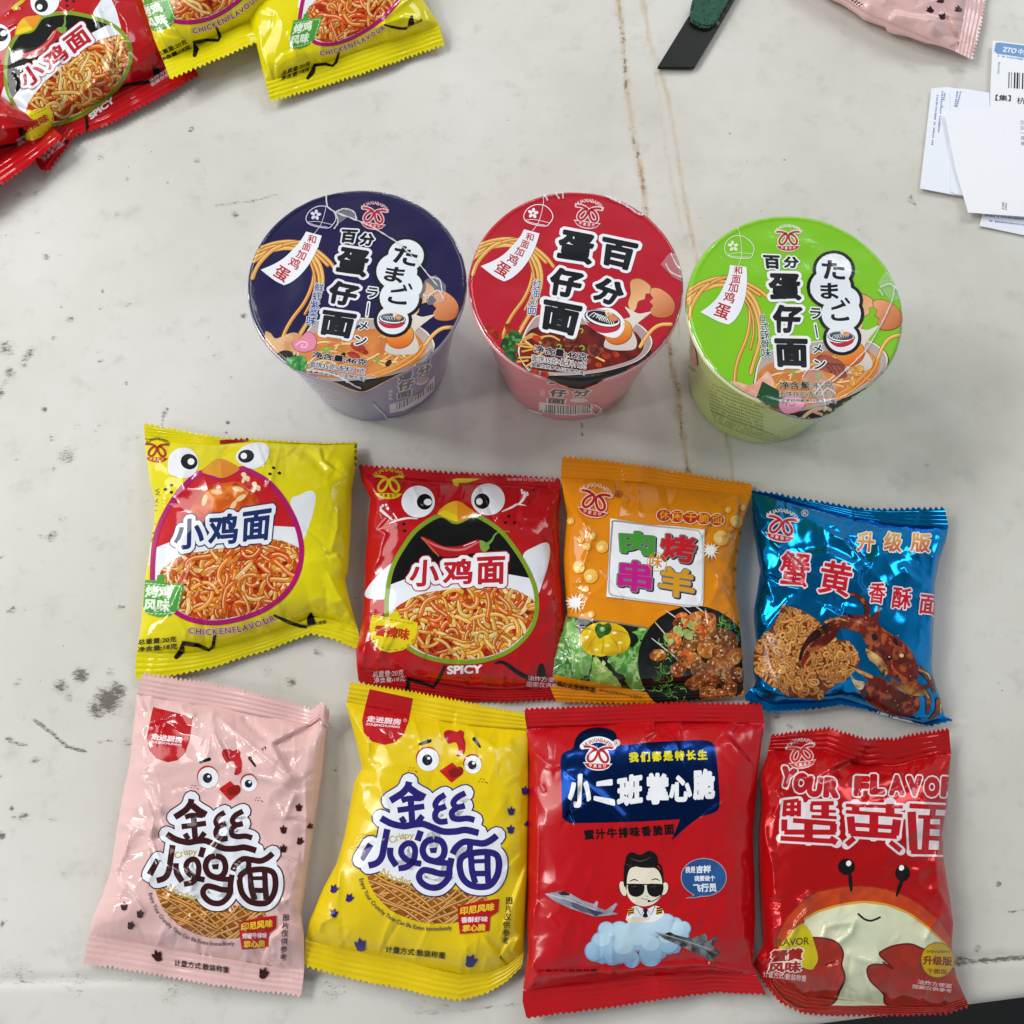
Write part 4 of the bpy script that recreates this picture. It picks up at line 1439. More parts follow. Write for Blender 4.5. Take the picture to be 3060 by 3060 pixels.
bars(B, 685, 1030, lambda t: 1698 + 12 * math.sin(t * 3.14) - 2 * t, lambda t: 1755 + 16 * math.sin(t * 3.14) + 4 * t, 3)
B.tx("6 97436", [(648, 1738), (760, 1760), (758, 1776), (646, 1752)], "#3a3234", b=0.02)
B.part("side_small_print")
rs = random.Random(8)
for k in range(6):
    y = 1590 + k * 16
    for j in range(9):
        B.poly([(415 + j * 19, y + j * 5), (415 + j * 19 + rs.uniform(8, 15), y + j * 5 + 3), (415 + j * 19 + 13, y + 8 + j * 5), (415 + j * 19, y + 6 + j * 5)], "#e6949c")
B.flush()
wrap_seam(B, [[(1055, 1690), (1100, 1720), (1105, 1760), (1070, 1775)], [(1000, 1705), (1050, 1760), (1075, 1770)], [(470, 1700), (660, 1760)], [(1100, 1730), (1060, 1790)]], 7, "wrap_gather")

wrap_patch(A, [(1560, 640), (1620, 560), (1690, 560), (1740, 690), (1728, 775), (1650, 735)])
# ---- purple cup -------------------------------------------------
out_pur = [(100, 760), (112, 600), (200, 410), (350, 255), (560, 140), (760, 90), (900, 85), (1080, 92), (1250, 130), (1420, 220), (1570, 340), (1690, 500), (1750, 640), (1766, 800), (1735, 950), (1650, 1120),
           (1540, 1270), (1400, 1390), (1250, 1470), (1120, 1530), (1040, 1568), (965, 1590), (880, 1575), (760, 1530), (640, 1495), (530, 1450), (430, 1420), (340, 1300), (220, 1140), (140, 960)]
root, A, B = cup("navy lidded paper noodle cup with lavender sides, left of the red cup", C1, (100, 760), (1766, 800), out_pur, "#1a1546", "#79739c", "#a9a5c0",
                 "paper noodle cups in a row")
mp = affine([(567, 428), (360, 675), (1240, 1150), (1600, 930), (530, 250), (1505, 1240)], [(590, 440), (365, 710), (1255, 1180), (1625, 960), (560, 262), (1540, 1260)])
lid_art(A, None, None, "purple", {"strands": [(mp(p), w, c) for p, w, c in STR_RED]})
lid_picture(A, mp, "purple", True)
wind_bell(A, mp, line="#d8d4ea")
A.part("tag_lettering")
for ch, x, y, s, r in (("和", 590, 445, 66, 14), ("面", 550, 505, 62, 20), ("加", 510, 565, 74, 24), ("鸡", 458, 628, 86, 28), ("蛋", 362, 708, 112, 32)):
    A.txr(ch, x, y, s, s * 0.95, r, "#b8202c", b=0.02)
A.part("logo")
logo(A, 1062, 262, 195, 8, "#b02638", "#e8c8ce", "#e8b8c0", bowl="#b02638", sub="#e8c8ce")
A.part("flavour_lettering")
for ch, x, y, s in (("鲜", 645, 815, 70), ("虾", 628, 880, 70), ("紫", 613, 945, 70), ("菜", 600, 1008, 66), ("味", 588, 1068, 76)):
    A.txr(ch, x, y, s, s * 0.95, 6, "#2a4a86", b=0.012, o=[(0.07, "#d8dcec")])
title_block(A, [("百", [(820, 372), (940, 378), (915, 475), (805, 470)]), ("分", [(960, 395), (1072, 410), (1050, 500), (950, 490)]), ("蛋", [(805, 505), (1030, 540), (995, 735), (765, 695)]),
                ("仔", [(735, 755), (965, 800), (890, 960), (715, 925)]), ("面", [(680, 985), (930, 1020), (880, 1200), (650, 1165)])], "#e6e8f2")


def kana(A, m, ink="#15161c", pale="#e6ecf2"):
    A.part("kana_bubble")
    b1 = [(1305, 570, 135), (1235, 690, 155), (1255, 890, 150), (1310, 800, 120), (1205, 1060, 120)]
    for x, y, r in b1:
        q = m([(x, y)])[0]; A.ell(*q, r + 26, r * 0.88 + 26, ink)
    for x, y, r in b1:
        q = m([(x, y)])[0]; A.ell(*q, r, r * 0.9, pale)
    for ch, q in (("た", [(1225, 485), (1415, 520), (1370, 660), (1200, 620)]), ("ま", [(1160, 650), (1310, 665), (1270, 790), (1130, 755)]), ("こ", [(1180, 835), (1305, 815), (1310, 950), (1160, 930)])):
        A.tx(ch, m(q), ink, b=0.035)
    A.st(m([(1290, 800), (1305, 835)]), 18, ink, sm=False); A.st(m([(1330, 790), (1346, 822)]), 18, ink, sm=False)
    A.part("bowl_emblem")
    e = lambda x, y, rx, ry, c, r=4: A.ell(*m([(x, y)])[0], rx, ry, c, rot=r)
    e(1200, 1052, 104, 42, ink); e(1200, 1050, 97, 36, "#f0f2f4"); e(1202, 1046, 90, 30, "#3a444c")
    for k in range(6):
        A.st(m([(1120 + k * 24, 1050), (1150 + k * 20, 1030), (1165 + k * 18, 1060)]), 5, "#c8d4da")
    A.poly(m([(1098, 1066), (1150, 1088), (1220, 1094), (1298, 1078), (1270, 1110), (1210, 1124), (1150, 1118), (1110, 1092)]), "#c0283a", sm=True)
    e(1222, 1020, 17, 20, "#ecd8c0"); e(1248, 1040, 26, 19, "#8a4a24"); e(1248, 1040, 23, 16, "#e09a68")
    A.part("katakana_lettering")
    for ch, x, y, w, h, r in (("ラ", 1050, 855, 84, 84, 8), ("ン", 962, 1215, 92, 70, 0), ("メ", 982, 1105, 72, 62, 0)):
        A.txr(ch, *m([(x, y)])[0], w, h, r + V_ROT[0], ink, b=0.03, o=[(0.12, pale)])
    A.st(m([(1022, 930), (1008, 1030)]), 28, pale, sm=False); A.st(m([(1021, 936), (1009, 1024)]), 10, ink, sm=False)


kana(A, I)
A.part("net_weight_lettering")
A.tx("净含量:46克", [(600, 1295), (1015, 1360), (1005, 1410), (590, 1345)], "#15161c", b=0.03, o=[(0.075, "#e0e0ea")])
A.tx("面饼35克+配料11克", [(575, 1372), (1000, 1430), (992, 1478), (568, 1415)], "#15161c", b=0.012, o=[(0.1, "#d8d8e4")])
A.tx("(图案仅供参考,以实物为准)", [(562, 1430), (995, 1492), (990, 1525), (556, 1462)], "#15161c", b=0.025, o=[(0.12, "#d8d8e4")])
A.flush()
wrap_seam(A, [[(700, 120), (710, 200), (770, 245), (860, 280), (950, 315), (1050, 360), (1120, 400), (1230, 470), (1330, 555), (1440, 680), (1540, 800)], [(770, 245), (840, 220), (910, 245), (930, 300)],
              [(770, 250), (790, 320), (760, 370)], [(1490, 740), (1560, 760), (1580, 850)], [(1440, 870), (1470, 900), (1490, 870), (1550, 840), (1590, 900)], [(1460, 880), (1450, 930)], [(560, 1440), (760, 1480), (960, 1570)]], 7)
B.part("side_lettering")
for ch, q in (("蛋", [(1250, 1460), (1360, 1440), (1350, 1520), (1240, 1540)]), ("仔", [(1245, 1530), (1370, 1495), (1365, 1570), (1240, 1605)]), ("面", [(1240, 1615), (1350, 1580), (1345, 1635), (1235, 1660)]),
              ("百", [(1400, 1360), (1500, 1320), (1490, 1400), (1395, 1440)]), ("分", [(1395, 1425), (1500, 1380), (1490, 1450), (1390, 1500)])):
    B.tx(ch, q, "#4c4a56", b=0.05, o=[(0.13, "#d4d0dc")])
B.ell(1430, 1520, 50, 26, "#d8ccd4", rot=-28); B.ell(1430, 1512, 46, 18, "#b8949c", rot=-28)
for k, ch in enumerate("鲜虾味"):
    B.txr(ch, 1188, 1600 + k * 28, 30, 24, -8, "#d8d4e0", b=0.02)
B.part("barcode")
B.poly([(1178, 1700), (1280, 1670), (1420, 1610), (1525, 1470), (1515, 1590), (1420, 1680), (1290, 1745), (1182, 1765)], "#e2e0e8")
bars(B, 1230, 1500, lambda t: 1690 - 160 * t ** 1.25, lambda t: 1740 - 155 * t ** 1.2, 4)
B.part("side_small_print")
for k, (y, n, x0) in enumerate(((1530, 5, 540), (1560, 7, 560), (1590, 6, 600), (1640, 9, 570), (1660, 9, 580), (1680, 11, 590), (1720, 9, 620))):
    for j in range(n):
        x = x0 + j * 26
        yy = y + (x - 540) * 0.11
        B.poly([(x, yy), (x + rs.uniform(10, 22), yy + 2), (x + 18, yy + 7), (x, yy + 5)], "#cac6da")
B.flush()
wrap_seam(B, [[(1060, 1690), (1130, 1760), (1170, 1800), (1240, 1790)], [(1170, 1800), (1150, 1835), (1180, 1850)]] + [[(520 + k * 22, 1640 + k * 14), (560 + k * 24, 1700 + k * 15)] for k in range(9)], 5, "wrap_gather")

wrap_patch(A, [(1400, 880), (1450, 760), (1530, 720), (1610, 800), (1600, 920), (1480, 950)])
wrap_patch(A, [(770, 240), (850, 215), (920, 250), (940, 310), (860, 285), (800, 330)])
# ---- green cup -------------------------------------------------
out_gre = [(128, 800), (140, 660), (200, 480), (330, 310), (520, 180), (720, 112), (900, 98), (1100, 118), (1300, 190), (1480, 310), (1640, 480), (1730, 640), (1776, 840), (1750, 1000), (1690, 1160), (1600, 1300),
           (1480, 1430), (1350, 1530), (1230, 1618), (1100, 1640), (960, 1625), (850, 1590), (740, 1545), (600, 1450), (420, 1310), (280, 1160), (180, 1000)]
root, A, B = cup("lime green lidded paper noodle cup, right of the red cup", C3, (128, 800), (1776, 850), out_gre, "#7fc41e", "#b6d070", "#dfe8b4",
                 "paper noodle cups in a row")
V_ROT[0] = -5
mg = affine([(567, 428), (360, 675), (1240, 1150), (1600, 930), (632, 265), (1505, 1240), (530, 1240)], [(520, 530), (400, 850), (1410, 1170), (1650, 870), (535, 360), (1690, 1180), (640, 1400)])
mk = affine([(1305, 570), (1205, 1060), (1225, 690), (1050, 855), (962, 1215)], [(1250, 525), (1310, 1050), (1215, 650), (1105, 870), (1145, 1235)])
lid_art(A, None, None, "green", {"strands": [(mg(p), w, c) for p, w, c in STR_RED]})
lid_picture(A, mg, "green", True)
wind_bell(A, affine([(567, 428), (360, 675), (632, 265), (668, 112), (742, 280), (195, 650), (641, 402)], [(520, 530), (400, 850), (535, 360), (505, 185), (645, 370), (240, 850), (588, 500)]), line="#e0f2c8")
A.part("tag_lettering")
for ch, x, y, s, r in (("和", 522, 530, 64, 2), ("面", 508, 598, 66, 6), ("加", 485, 660, 76, 10), ("鸡", 455, 735, 86, 14), ("蛋", 402, 840, 116, 20)):
    A.txr(ch, x, y, s, s * 0.95, r, "#b8202c", b=0.02)
A.part("logo")
logo(A, 902, 280, 190, 0, "#a82a2a", "#f0e4d8", "#f6efe0", bowl="#a82a2a", sub="#f0e4d8")
A.part("flavour_lettering")
for ch, x, y, s in (("日", 707, 893, 52), ("式", 722, 958, 66), ("豚", 725, 1025, 72), ("骨", 728, 1090, 66), ("味", 736, 1158, 76)):
    A.txr(ch, x, y, s * (0.7 if ch == "日" else 1), s, -4, "#2a3a5a", b=0.012, o=[(0.07, "#e4ecd8")])
title_block(A, [("百", [(712, 415), (835, 420), (840, 520), (725, 515)]), ("分", [(868, 425), (985, 430), (975, 515), (870, 510)]), ("蛋", [(752, 555), (985, 560), (1000, 755), (765, 755)]),
                ("仔", [(780, 795), (1020, 800), (965, 1005), (800, 1000)]), ("面", [(800, 1050), (1045, 1055), (1050, 1265), (815, 1260)])], "#eef2f4")
kana(A, mk)
A.part("net_weight_lettering")
A.tx("净含量:46克", [(835, 1375), (1245, 1370), (1245, 1428), (835, 1432)], "#15161c", b=0.02, o=[(0.06, "#d8c8b0")])
A.tx("面饼35克+配料11克", [(835, 1448), (1255, 1448), (1255, 1492), (835, 1492)], "#15161c", b=0.01, o=[(0.08, "#d8ccc0")])
A.tx("(图案仅供参考,以实物为准)", [(835, 1508), (1268, 1508), (1268, 1540), (835, 1540)], "#15161c", b=0.025, o=[(0.1, "#e0d8d8")])
A.flush()
wrap_seam(A, [[(1710, 660), (1680, 780), (1600, 950), (1500, 1120), (1380, 1250), (1240, 1375)], [(1600, 660), (1680, 640), (1740, 700)], [(1590, 680), (1620, 720)], [(1130, 1400), (1160, 1460), (1180, 1560), (1170, 1590)],
              [(1150, 1480), (1200, 1430), (1260, 1470)], [(1100, 1470), (1140, 1420), (1180, 1380)], [(1660, 520), (1720, 640)], [(1010, 1340), (1050, 1290), (1130, 1290)]], 6)
B.part("side_small_print")
rs = random.Random(12)
for k in range(13):
    n = 24 if k < 9 else 34
    for j in range(n):
        t = j / 30.0
        x0, y0 = 330 - k * 9 + k * k * 0.9, 1390 + k * 24
        x = x0 + j * 17
        y = y0 + (x - x0) * 0.46 - max(0, x - x0 - 150) * 0.12 + (0 if k < 9 else -10)
        if rs.random() < 0.9 and y < 1830:
            B.poly([(x, y), (x + rs.uniform(6, 13), y + 5), (x + 11, y + 13), (x + 1, y + 10)], "#6e7f46" if k < 9 else "#93a566", L=12)
B.part("side_picture")
B.poly([(130, 1080), (165, 1010), (190, 1080), (215, 1200), (210, 1260), (170, 1230), (150, 1280), (128, 1200)], mixc("#d97a4a", "#e8a880", 20, 3, c3="#c0503a"), sm=True)
B.flush()
wrap_seam(B, [[(85, 1320), (110, 1390), (165, 1480)], [(110, 1230), (150, 1280), (180, 1300)], [(130, 1250), (200, 1300)], [(100, 1340), (90, 1390)]], 6, "wrap_gather")
wrap_patch(A, [(1580, 630), (1640, 540), (1710, 570), (1765, 740), (1690, 770), (1640, 720)])
wrap_patch(A, [(1000, 1360), (1060, 1290), (1150, 1300), (1270, 1420), (1190, 1590), (1120, 1500)])
V_ROT[0] = 0

# ================================================================ film packets
GRP = "snack noodle packets laid out in rows"
PILE = "noodle packets piled at the corner"
mm = 0.001
I = lambda p: np.asarray(p, float).reshape(-1, 2)


def chick_art(A, m, kind, small=1.0, back=True):
    """front print of the chick noodle packet. m: layout of the reference crop -> crop of this packet"""
    ye = kind == "yellow"
    mp = lambda *p: m(np.asarray(p, float).reshape(-1, 2))
    f = lambda pts, c, **k: A.poly(m(pts), c, **k)
    k0 = np.linalg.norm(mp((100, 0))[0] - mp((0, 0))[0]) / 100.0
    ang = math.degrees(math.atan2(*(mp((100, 0))[0] - mp((0, 0))[0])[::-1]))
    el = lambda x, y, rx, ry, c, r=0: A.ell(*mp((x, y))[0], rx * k0, ry * k0, c, rot=r + ang)
    st = lambda pts, w, c, **k: A.st(m(pts), np.asarray(w) * k0, c, **k)
    if ye:
        ring, ringc, upc = [(530, 405), (640, 440), (800, 380), (880, 405), (990, 470), (1090, 580), (1170, 720), (1215, 850), (1228, 980), (1200, 1120), (1130, 1240), (1030, 1330), (900, 1400), (720, 1452),
                            (560, 1462), (420, 1430), (320, 1370), (230, 1290), (185, 1200), (180, 1080), (195, 900), (240, 750), (330, 590), (420, 480)], "#b01468", "#c41a22"
        split = [(200, 935), (300, 895), (600, 860), (1000, 780), (1200, 790)]
        heap = [(235, 1110), (320, 1030), (420, 980), (600, 950), (800, 915), (950, 880), (1050, 880), (1150, 910), (1215, 950), (1212, 1060), (1170, 1170), (1080, 1280), (960, 1350), (800, 1410), (620, 1440),
                (480, 1430), (380, 1380), (300, 1300), (240, 1210)]
    else:
        ring, ringc, upc = [(700, 460), (820, 510), (950, 460), (1050, 500), (1170, 590), (1280, 730), (1370, 880), (1425, 1030), (1432, 1190), (1390, 1320), (1300, 1430), (1180, 1510), (1020, 1560), (850, 1572),
                            (680, 1555), (520, 1500), (400, 1410), (320, 1300), (292, 1180), (305, 1000), (340, 850), (420, 700), (530, 560)], "#7f9c22", "#0c0b0c"
        split = [(320, 985), (440, 940), (800, 900), (1220, 905), (1385, 935)]
        heap = [(350, 1180), (420, 1120), (560, 1060), (700, 1030), (900, 1010), (1200, 1010), (1320, 1050), (1412, 1110), (1410, 1220), (1360, 1330), (1260, 1430), (1120, 1510), (940, 1550), (760, 1550),
                (600, 1510), (480, 1440), (400, 1340), (360, 1260)]
    A.part("wing_picture")
    if ye:
        f([(1150, 610), (1220, 560), (1290, 532), (1325, 560), (1320, 640), (1280, 780), (1235, 880), (1200, 800)], "#e9edf2", sm=True)
        A.part("wing_picture")
        f([(160, 900), (200, 940), (180, 1050), (142, 1040)], "#e9edf2", sm=True)
    else:
        f([(1330, 760), (1430, 690), (1510, 665), (1535, 720), (1520, 830), (1480, 960), (1440, 1050), (1390, 900)], "#e4e9f0", sm=True)
        A.part("wing_picture")
        f([(345, 820), (220, 920), (140, 1020), (130, 1070), (180, 1092), (290, 1085), (330, 960)], "#e4e9f0", sm=True)
    A.part("belly_picture")
    rp = smooth_path(ring, True)
    cen = rp.mean(0)
    A.poly(m(cen + (rp - cen) * 1.0), "#e6eaf0")
    # upper field, above the pale band
    up = [p for p in rp if p[1] < np.interp(p[0], [s[0] for s in split], [s[1] for s in split])]
    up = np.array(up)
    th = np.arctan2(up[:, 0] - cen[0], -(up[:, 1] - cen[1]))
    up = up[np.argsort(th)]
    A.poly(m(np.vstack([up, np.array(split)[::-1]])), upc, L=4)
    if ye:
        f([(440, 690), (480, 600), (500, 540), (560, 500), (680, 480), (780, 470), (860, 520), (900, 560), (930, 620), (860, 660), (700, 680), (560, 720)], mixc("#d9601c", "#b83a10", 22, 3), sm=True, L=3)
        f([(520, 640), (560, 540), (680, 500), (820, 510), (850, 560), (760, 590), (700, 660), (600, 670)], mixc("#ee8a34", "#d25a18", 20, 6), sm=True, L=3)
        for x, y, r in ((545, 600, 75), (630, 543, 5), (780, 522, 10), (800, 585, -30), (745, 640, -60)):
            el(x, y, 42, 17, "#f3cf98", r=-r if r == 75 else r)
        for x, y in ((830, 440), (905, 505)):
            st([(x - 15, y + 30), (x, y - 10)], 22, "#ecd6b0"); el(x - 10, y - 20, 18, 16, "#f0dcb8"); el(x + 14, y + 6, 20, 16, "#f0dcb8"); el(x + 20, y + 18, 14, 12, "#e8c898")
    else:
        f([(550, 620), (620, 640), (720, 690), (850, 690), (950, 650), (1000, 645), (1020, 680), (1040, 735), (950, 745), (820, 770), (720, 770), (650, 740), (600, 680)], "#a8161c", sm=True)
        st([(560, 625), (650, 680), (760, 715), (880, 715), (990, 660)], [3, 14, 18, 18, 10], "#d06a70")
        st([(560, 628), (620, 690), (690, 770)], 4, "#c9a040")
        st([(880, 690), (970, 655)], 7, "#f0c8c0")
        f([(1000, 650), (1040, 660), (1075, 700), (1040, 735), (1010, 715)], "#7aa040", sm=True)
        st([(1040, 690), (1090, 650), (1120, 600), (1170, 580), (1225, 582)], [30, 18, 12, 9, 7], "#6f9a3c")
    A.part("noodle_picture")
    pal = ["#e48a26", "#e8a23c", "#dc6a1c", "#f0c070", "#e07a20", "#d85a18"] if ye else ["#e2982c", "#e8b650", "#dc7a20", "#f0d080", "#e0a230", "#d8641c"]
    hp = smooth_path(heap, True, 5)
    noodles(A, m(hp), 150 if back else 100, 30 * k0, 270 * k0, pal, mixc("#a8200c", "#cc4a1a", 26, 3, c3="#7a1408"), 7 if ye else 9, curl=1.25, dark="#8e2c0a", dk=1.25)
    for k in range(26):
        r_ = random.Random(k + 3)
        p = hp[r_.randrange(len(hp))] * 0.5 + hp.mean(0) * 0.5 + np.array([r_.uniform(-250, 250), r_.uniform(-120, 120)])
        if in_poly(p[None], hp)[0]:
            el(p[0], p[1], 9, 8, r_.choice(["#f2e2c0", "#d23a1a", "#c62a14"]))
    A.part("belly_outline")
    st(ring, 36 if ye else 33, ringc, closed=True)
    A.part("beak_picture")
    if ye:
        f([(528, 402), (580, 345), (620, 315), (660, 310), (710, 325), (790, 378), (720, 430), (665, 445), (610, 430)], "#d9841c", sm=True)
        f([(528, 402), (580, 345), (620, 315), (655, 310), (665, 445), (610, 430)], "#e3a02c")
    else:
        f([(680, 445), (740, 380), (800, 352), (850, 355), (910, 395), (960, 440), (880, 495), (830, 510), (770, 490)], "#dc901c", sm=True)
        f([(680, 445), (740, 380), (800, 352), (830, 352), (832, 510), (770, 490)], "#e8b428")
        f([(680, 447), (720, 420), (760, 425), (830, 465), (832, 510), (770, 490)], "#e8d024")
    A.part("eye_picture")
    if ye:
        el(395, 340, 108, 108, "#eceef2", 20); f([(290, 400), (330, 430), (420, 440), (480, 390), (500, 330), (470, 260), (410, 235), (340, 260), (295, 310)], "#eceef2", sm=True)
        el(437, 330, 60, 54, "#0d0d10", 20); el(450, 330, 24, 23, "#f4f4f6")
        A.part("eye_picture")
        f([(765, 290), (790, 250), (850, 210), (930, 195), (990, 220), (1000, 270), (970, 340), (900, 380), (830, 365), (780, 330)], "#eceef2", sm=True)
        el(838, 292, 57, 46, "#0d0d10", -10); el(822, 290, 22, 22, "#f4f4f6")
    else:
        el(533, 355, 127, 121, "#e8ecf2"); el(582, 356, 59, 60, "#0d0d10"); el(606, 358, 30, 25, "#f4f4f6")
        A.part("eye_picture")
        el(1064, 338, 128, 121, "#e8ecf2"); el(1018, 352, 59, 59, "#0d0d10"); el(998, 354, 25, 25, "#f4f4f6")
    if ye:
        for x, y in ((1030, 373), (1005, 416), (1071, 410), (312, 495), (270, 525), (312, 545)):
            A.part("freckle"); el(x, y, 12, 10, "#141214")
        A.part("comb_picture")
        f([(650, 178), (760, 170), (875, 152), (840, 190), (740, 200), (655, 208)], "#a8202a")
    else:
        for x, y in ((1220, 466), (1195, 513), (1265, 513), (423, 523), (367, 552), (430, 575)):
            A.part("freckle"); el(x, y, 13, 11, "#141214")
        A.part("comb_picture")
        f([(790, 185), (830, 178), (1015, 178), (900, 215), (845, 215), (830, 242), (800, 225)], "#d6c01c")
        for sx, base in ((1, [(315, 520), (400, 490), (460, 480), (530, 485)]), (0, [(1170, 430), (1240, 400), (1290, 375), (1350, 385)])):
            A.part("splash_picture")
            st(base, [6, 16, 14, 5], "#ece4e6")
            for q_ in (([(250, 420), (285, 450), (310, 470), (340, 495)], [22, 20, 14, 8]), ([(345, 445), (375, 490)], 10)) if sx else (([(1345, 300), (1330, 340), (1300, 370)], [24, 20, 12]), ([(1370, 300), (1340, 320)], 10)):
                st(q_[0], q_[1], "#ece4e6")
        for x, y in ((290, 380), (265, 385), (303, 405), (250, 400), (1320, 270), (1340, 285), (1325, 290), (1360, 290)):
            A.part("splash_drop"); el(x, y, 9, 10, "#ece4e6")
    A.part("title_lettering")
    if ye:
        qs = (("小", [(335, 745), (545, 715), (540, 935), (330, 955)]), ("鸡", [(575, 700), (790, 690), (775, 905), (570, 925)]), ("面", [(815, 685), (1020, 655), (1000, 880), (805, 895)]))
        a, b, c = "#1c3068", "#eaeef4", "#1c2a5c"
    else:
        qs = (("小", [(480, 800), (695, 790), (690, 1000), (462, 1002)]), ("鸡", [(725, 790), (950, 785), (945, 980), (720, 990)]), ("面", [(980, 775), (1195, 765), (1190, 980), (975, 985)]))
        a, b, c = "#b81c28", "#eaeef4", "#a8202a"
    for r_, cc in ((0.2, c), (0.165, b)):
        for ch, q in qs:
            A.tx(ch, m(q), cc, b=0.035, o=[(r_, cc)])
    for ch, q in qs:
        A.tx(ch, m(q), a, b=0.035)
    A.part("flavour_badge")
    if ye:
        f([(120, 1160), (210, 1165), (215, 1130), (250, 1120), (265, 1130), (262, 1180), (402, 1190), (385, 1300), (360, 1370), (300, 1415), (220, 1425), (140, 1400), (105, 1350)], "#4f9a3c")
        for k in range(9):
            x = 135 + k * 28
            st([(x, 1185 + k * 2.6), (x + 16, 1186 + k * 2.6)], 6, "#cfe6b8", sm=False)
        for k in range(5):
            st([(385 - k * 6, 1215 + k * 32), (381 - k * 6, 1235 + k * 32)], 6, "#cfe6b8", sm=False)
        for k in range(7):
            st([(335 - k * 30, 1390 + 8 * math.sin(k * 0.5)), (318 - k * 30, 1397 + 6 * math.sin(k * 0.5))], 6, "#cfe6b8", sm=False)
        A.tx("烤鸡", m([(135, 1195), (318, 1200), (310, 1290), (125, 1285)]), "#dcebd2", b=0.045)
        A.tx("风味", m([(122, 1292), (305, 1300), (298, 1390), (115, 1375)]), "#dcebd2", b=0.045)
    else:
        f([(185, 1210), (300, 1232), (340, 1190), (380, 1185), (400, 1240), (530, 1275), (525, 1350), (490, 1430), (420, 1480), (320, 1500), (240, 1480), (180, 1410), (165, 1310)], "#e0cc14")
        for k in range(10):
            x = 200 + k * 31
            st([(x, 1226 + k * 6), (x + 18, 1229 + k * 6)], 5, "#6a5a10", sm=False)
        for k in range(8):
            a1 = math.radians(25 + k * 18)
            st([(345 + 165 * math.cos(a1), 1340 + 140 * math.sin(a1)), (345 + 165 * math.cos(a1 + 0.14), 1340 + 140 * math.sin(a1 + 0.14))], 5, "#6a5a10", sm=False)
        A.tx("香辣味", m([(205, 1285), (478, 1320), (460, 1410), (200, 1370)]), "#b8321c", b=0.05)
    A.part("leg_marks")
    if ye:
        st([(618, 1545), (605, 1630), (575, 1655), (500, 1620), (395, 1605), (385, 1660), (345, 1705)], [20, 26, 24, 28, 36, 44, 30], "#100e0c", sm=False)
        A.part("leg_marks")
        st([(1035, 1410), (1110, 1445), (1200, 1480), (1255, 1492)], [14, 24, 24, 22], "#100e0c")
        f([(1268, 1470), (1270, 1420), (1295, 1388), (1312, 1420), (1325, 1470), (1290, 1478)], "#100e0c", sm=True)
    else:
        st([(735, 1605), (690, 1700), (650, 1760), (560, 1730), (460, 1700), (450, 1790)], [22, 26, 26, 30, 36, 38], "#100e0e", sm=False)
        A.part("leg_marks")
        st([(1115, 1580), (1180, 1575), (1290, 1650), (1400, 1705)], [10, 26, 32, 34], "#100e0e")
        f([(1435, 1690), (1450, 1600), (1475, 1582), (1492, 1620), (1500, 1700)], "#100e0e", sm=True)
    A.part("flavour_lettering")
    if ye:
        A.chars("CHICKENFLAVOUR", m([(450, 1515), (560, 1525), (700, 1515), (850, 1490), (1020, 1432)]), 42 * k0, "#a03a78", b=0.03, o=[(0.09, "#f0e6c8")], along=True)
    else:
        A.tx("SPICY", m([(752, 1600), (1020, 1590), (1018, 1655), (752, 1665)]), "#f0e4e6", b=0.05)
    A.part("small_print")
    if ye:
        A.tx("总重量:20克", m([(80, 1580), (348, 1555), (346, 1595), (78, 1618)]), "#23210c", b=0.015)
        A.part("small_print"); A.tx("净含量:18克", m([(78, 1632), (354, 1605), (352, 1645), (76, 1668)]), "#23210c", b=0.015)
        A.part("small_print"); A.tx("非油炸方便面", m([(1225, 1478), (1400, 1440), (1404, 1468), (1230, 1500)]), "#23210c", b=0.01)
        A.part("small_print"); A.chars("WXIAJIMIAN", m([(215, 545), (190, 700), (178, 880)]), 36 * k0, "#8a8420", b=0.0, rot=80 + ang)
        A.part("small_print"); A.chars("品严配料", m([(1610, 220), (1612, 350)]), 30 * k0, "#23210c", b=0.01, rot=ang)
    else:
        A.tx("总重量:20克", m([(188, 1640), (425, 1625), (422, 1672), (185, 1690)]), "#e8c8cc", b=0.015)
        A.part("small_print"); A.tx("净含量:18克", m([(198, 1690), (436, 1672), (434, 1715), (196, 1735)]), "#e8c8cc", b=0.015)
        A.part("small_print"); A.part("small_print"); A.tx("油炸方便面", m([(1365, 1672), (1620, 1690), (1618, 1728), (1362, 1710)]), "#e8c8cc", b=0.015)
        A.part("small_print"); A.part("small_print"); A.tx("图案仅供参考", m([(1358, 1715), (1640, 1735), (1638, 1770), (1355, 1755)]), "#e8c8cc", b=0.015)
        A.part("small_print"); A.tx("包装设计已申请专利", m([(1205, 172), (1570, 182), (1570, 205), (1205, 196)]), "#e0a8ac", b=0.015)
    A.part("logo")
    if ye:
        logo(A, *mp((212, 245))[0], 165 * k0, ang + 2, "#a82a1c", None, "#6a5a10", bowl="#b03024", sub="#f0d850")
    else:
        logo(A, *mp((310, 215))[0], 225 * k0, ang + 2, "#d6b81c", None, "#c9a81c", bowl="#d6b81c", sub="#6a2a10")
    A.flush()


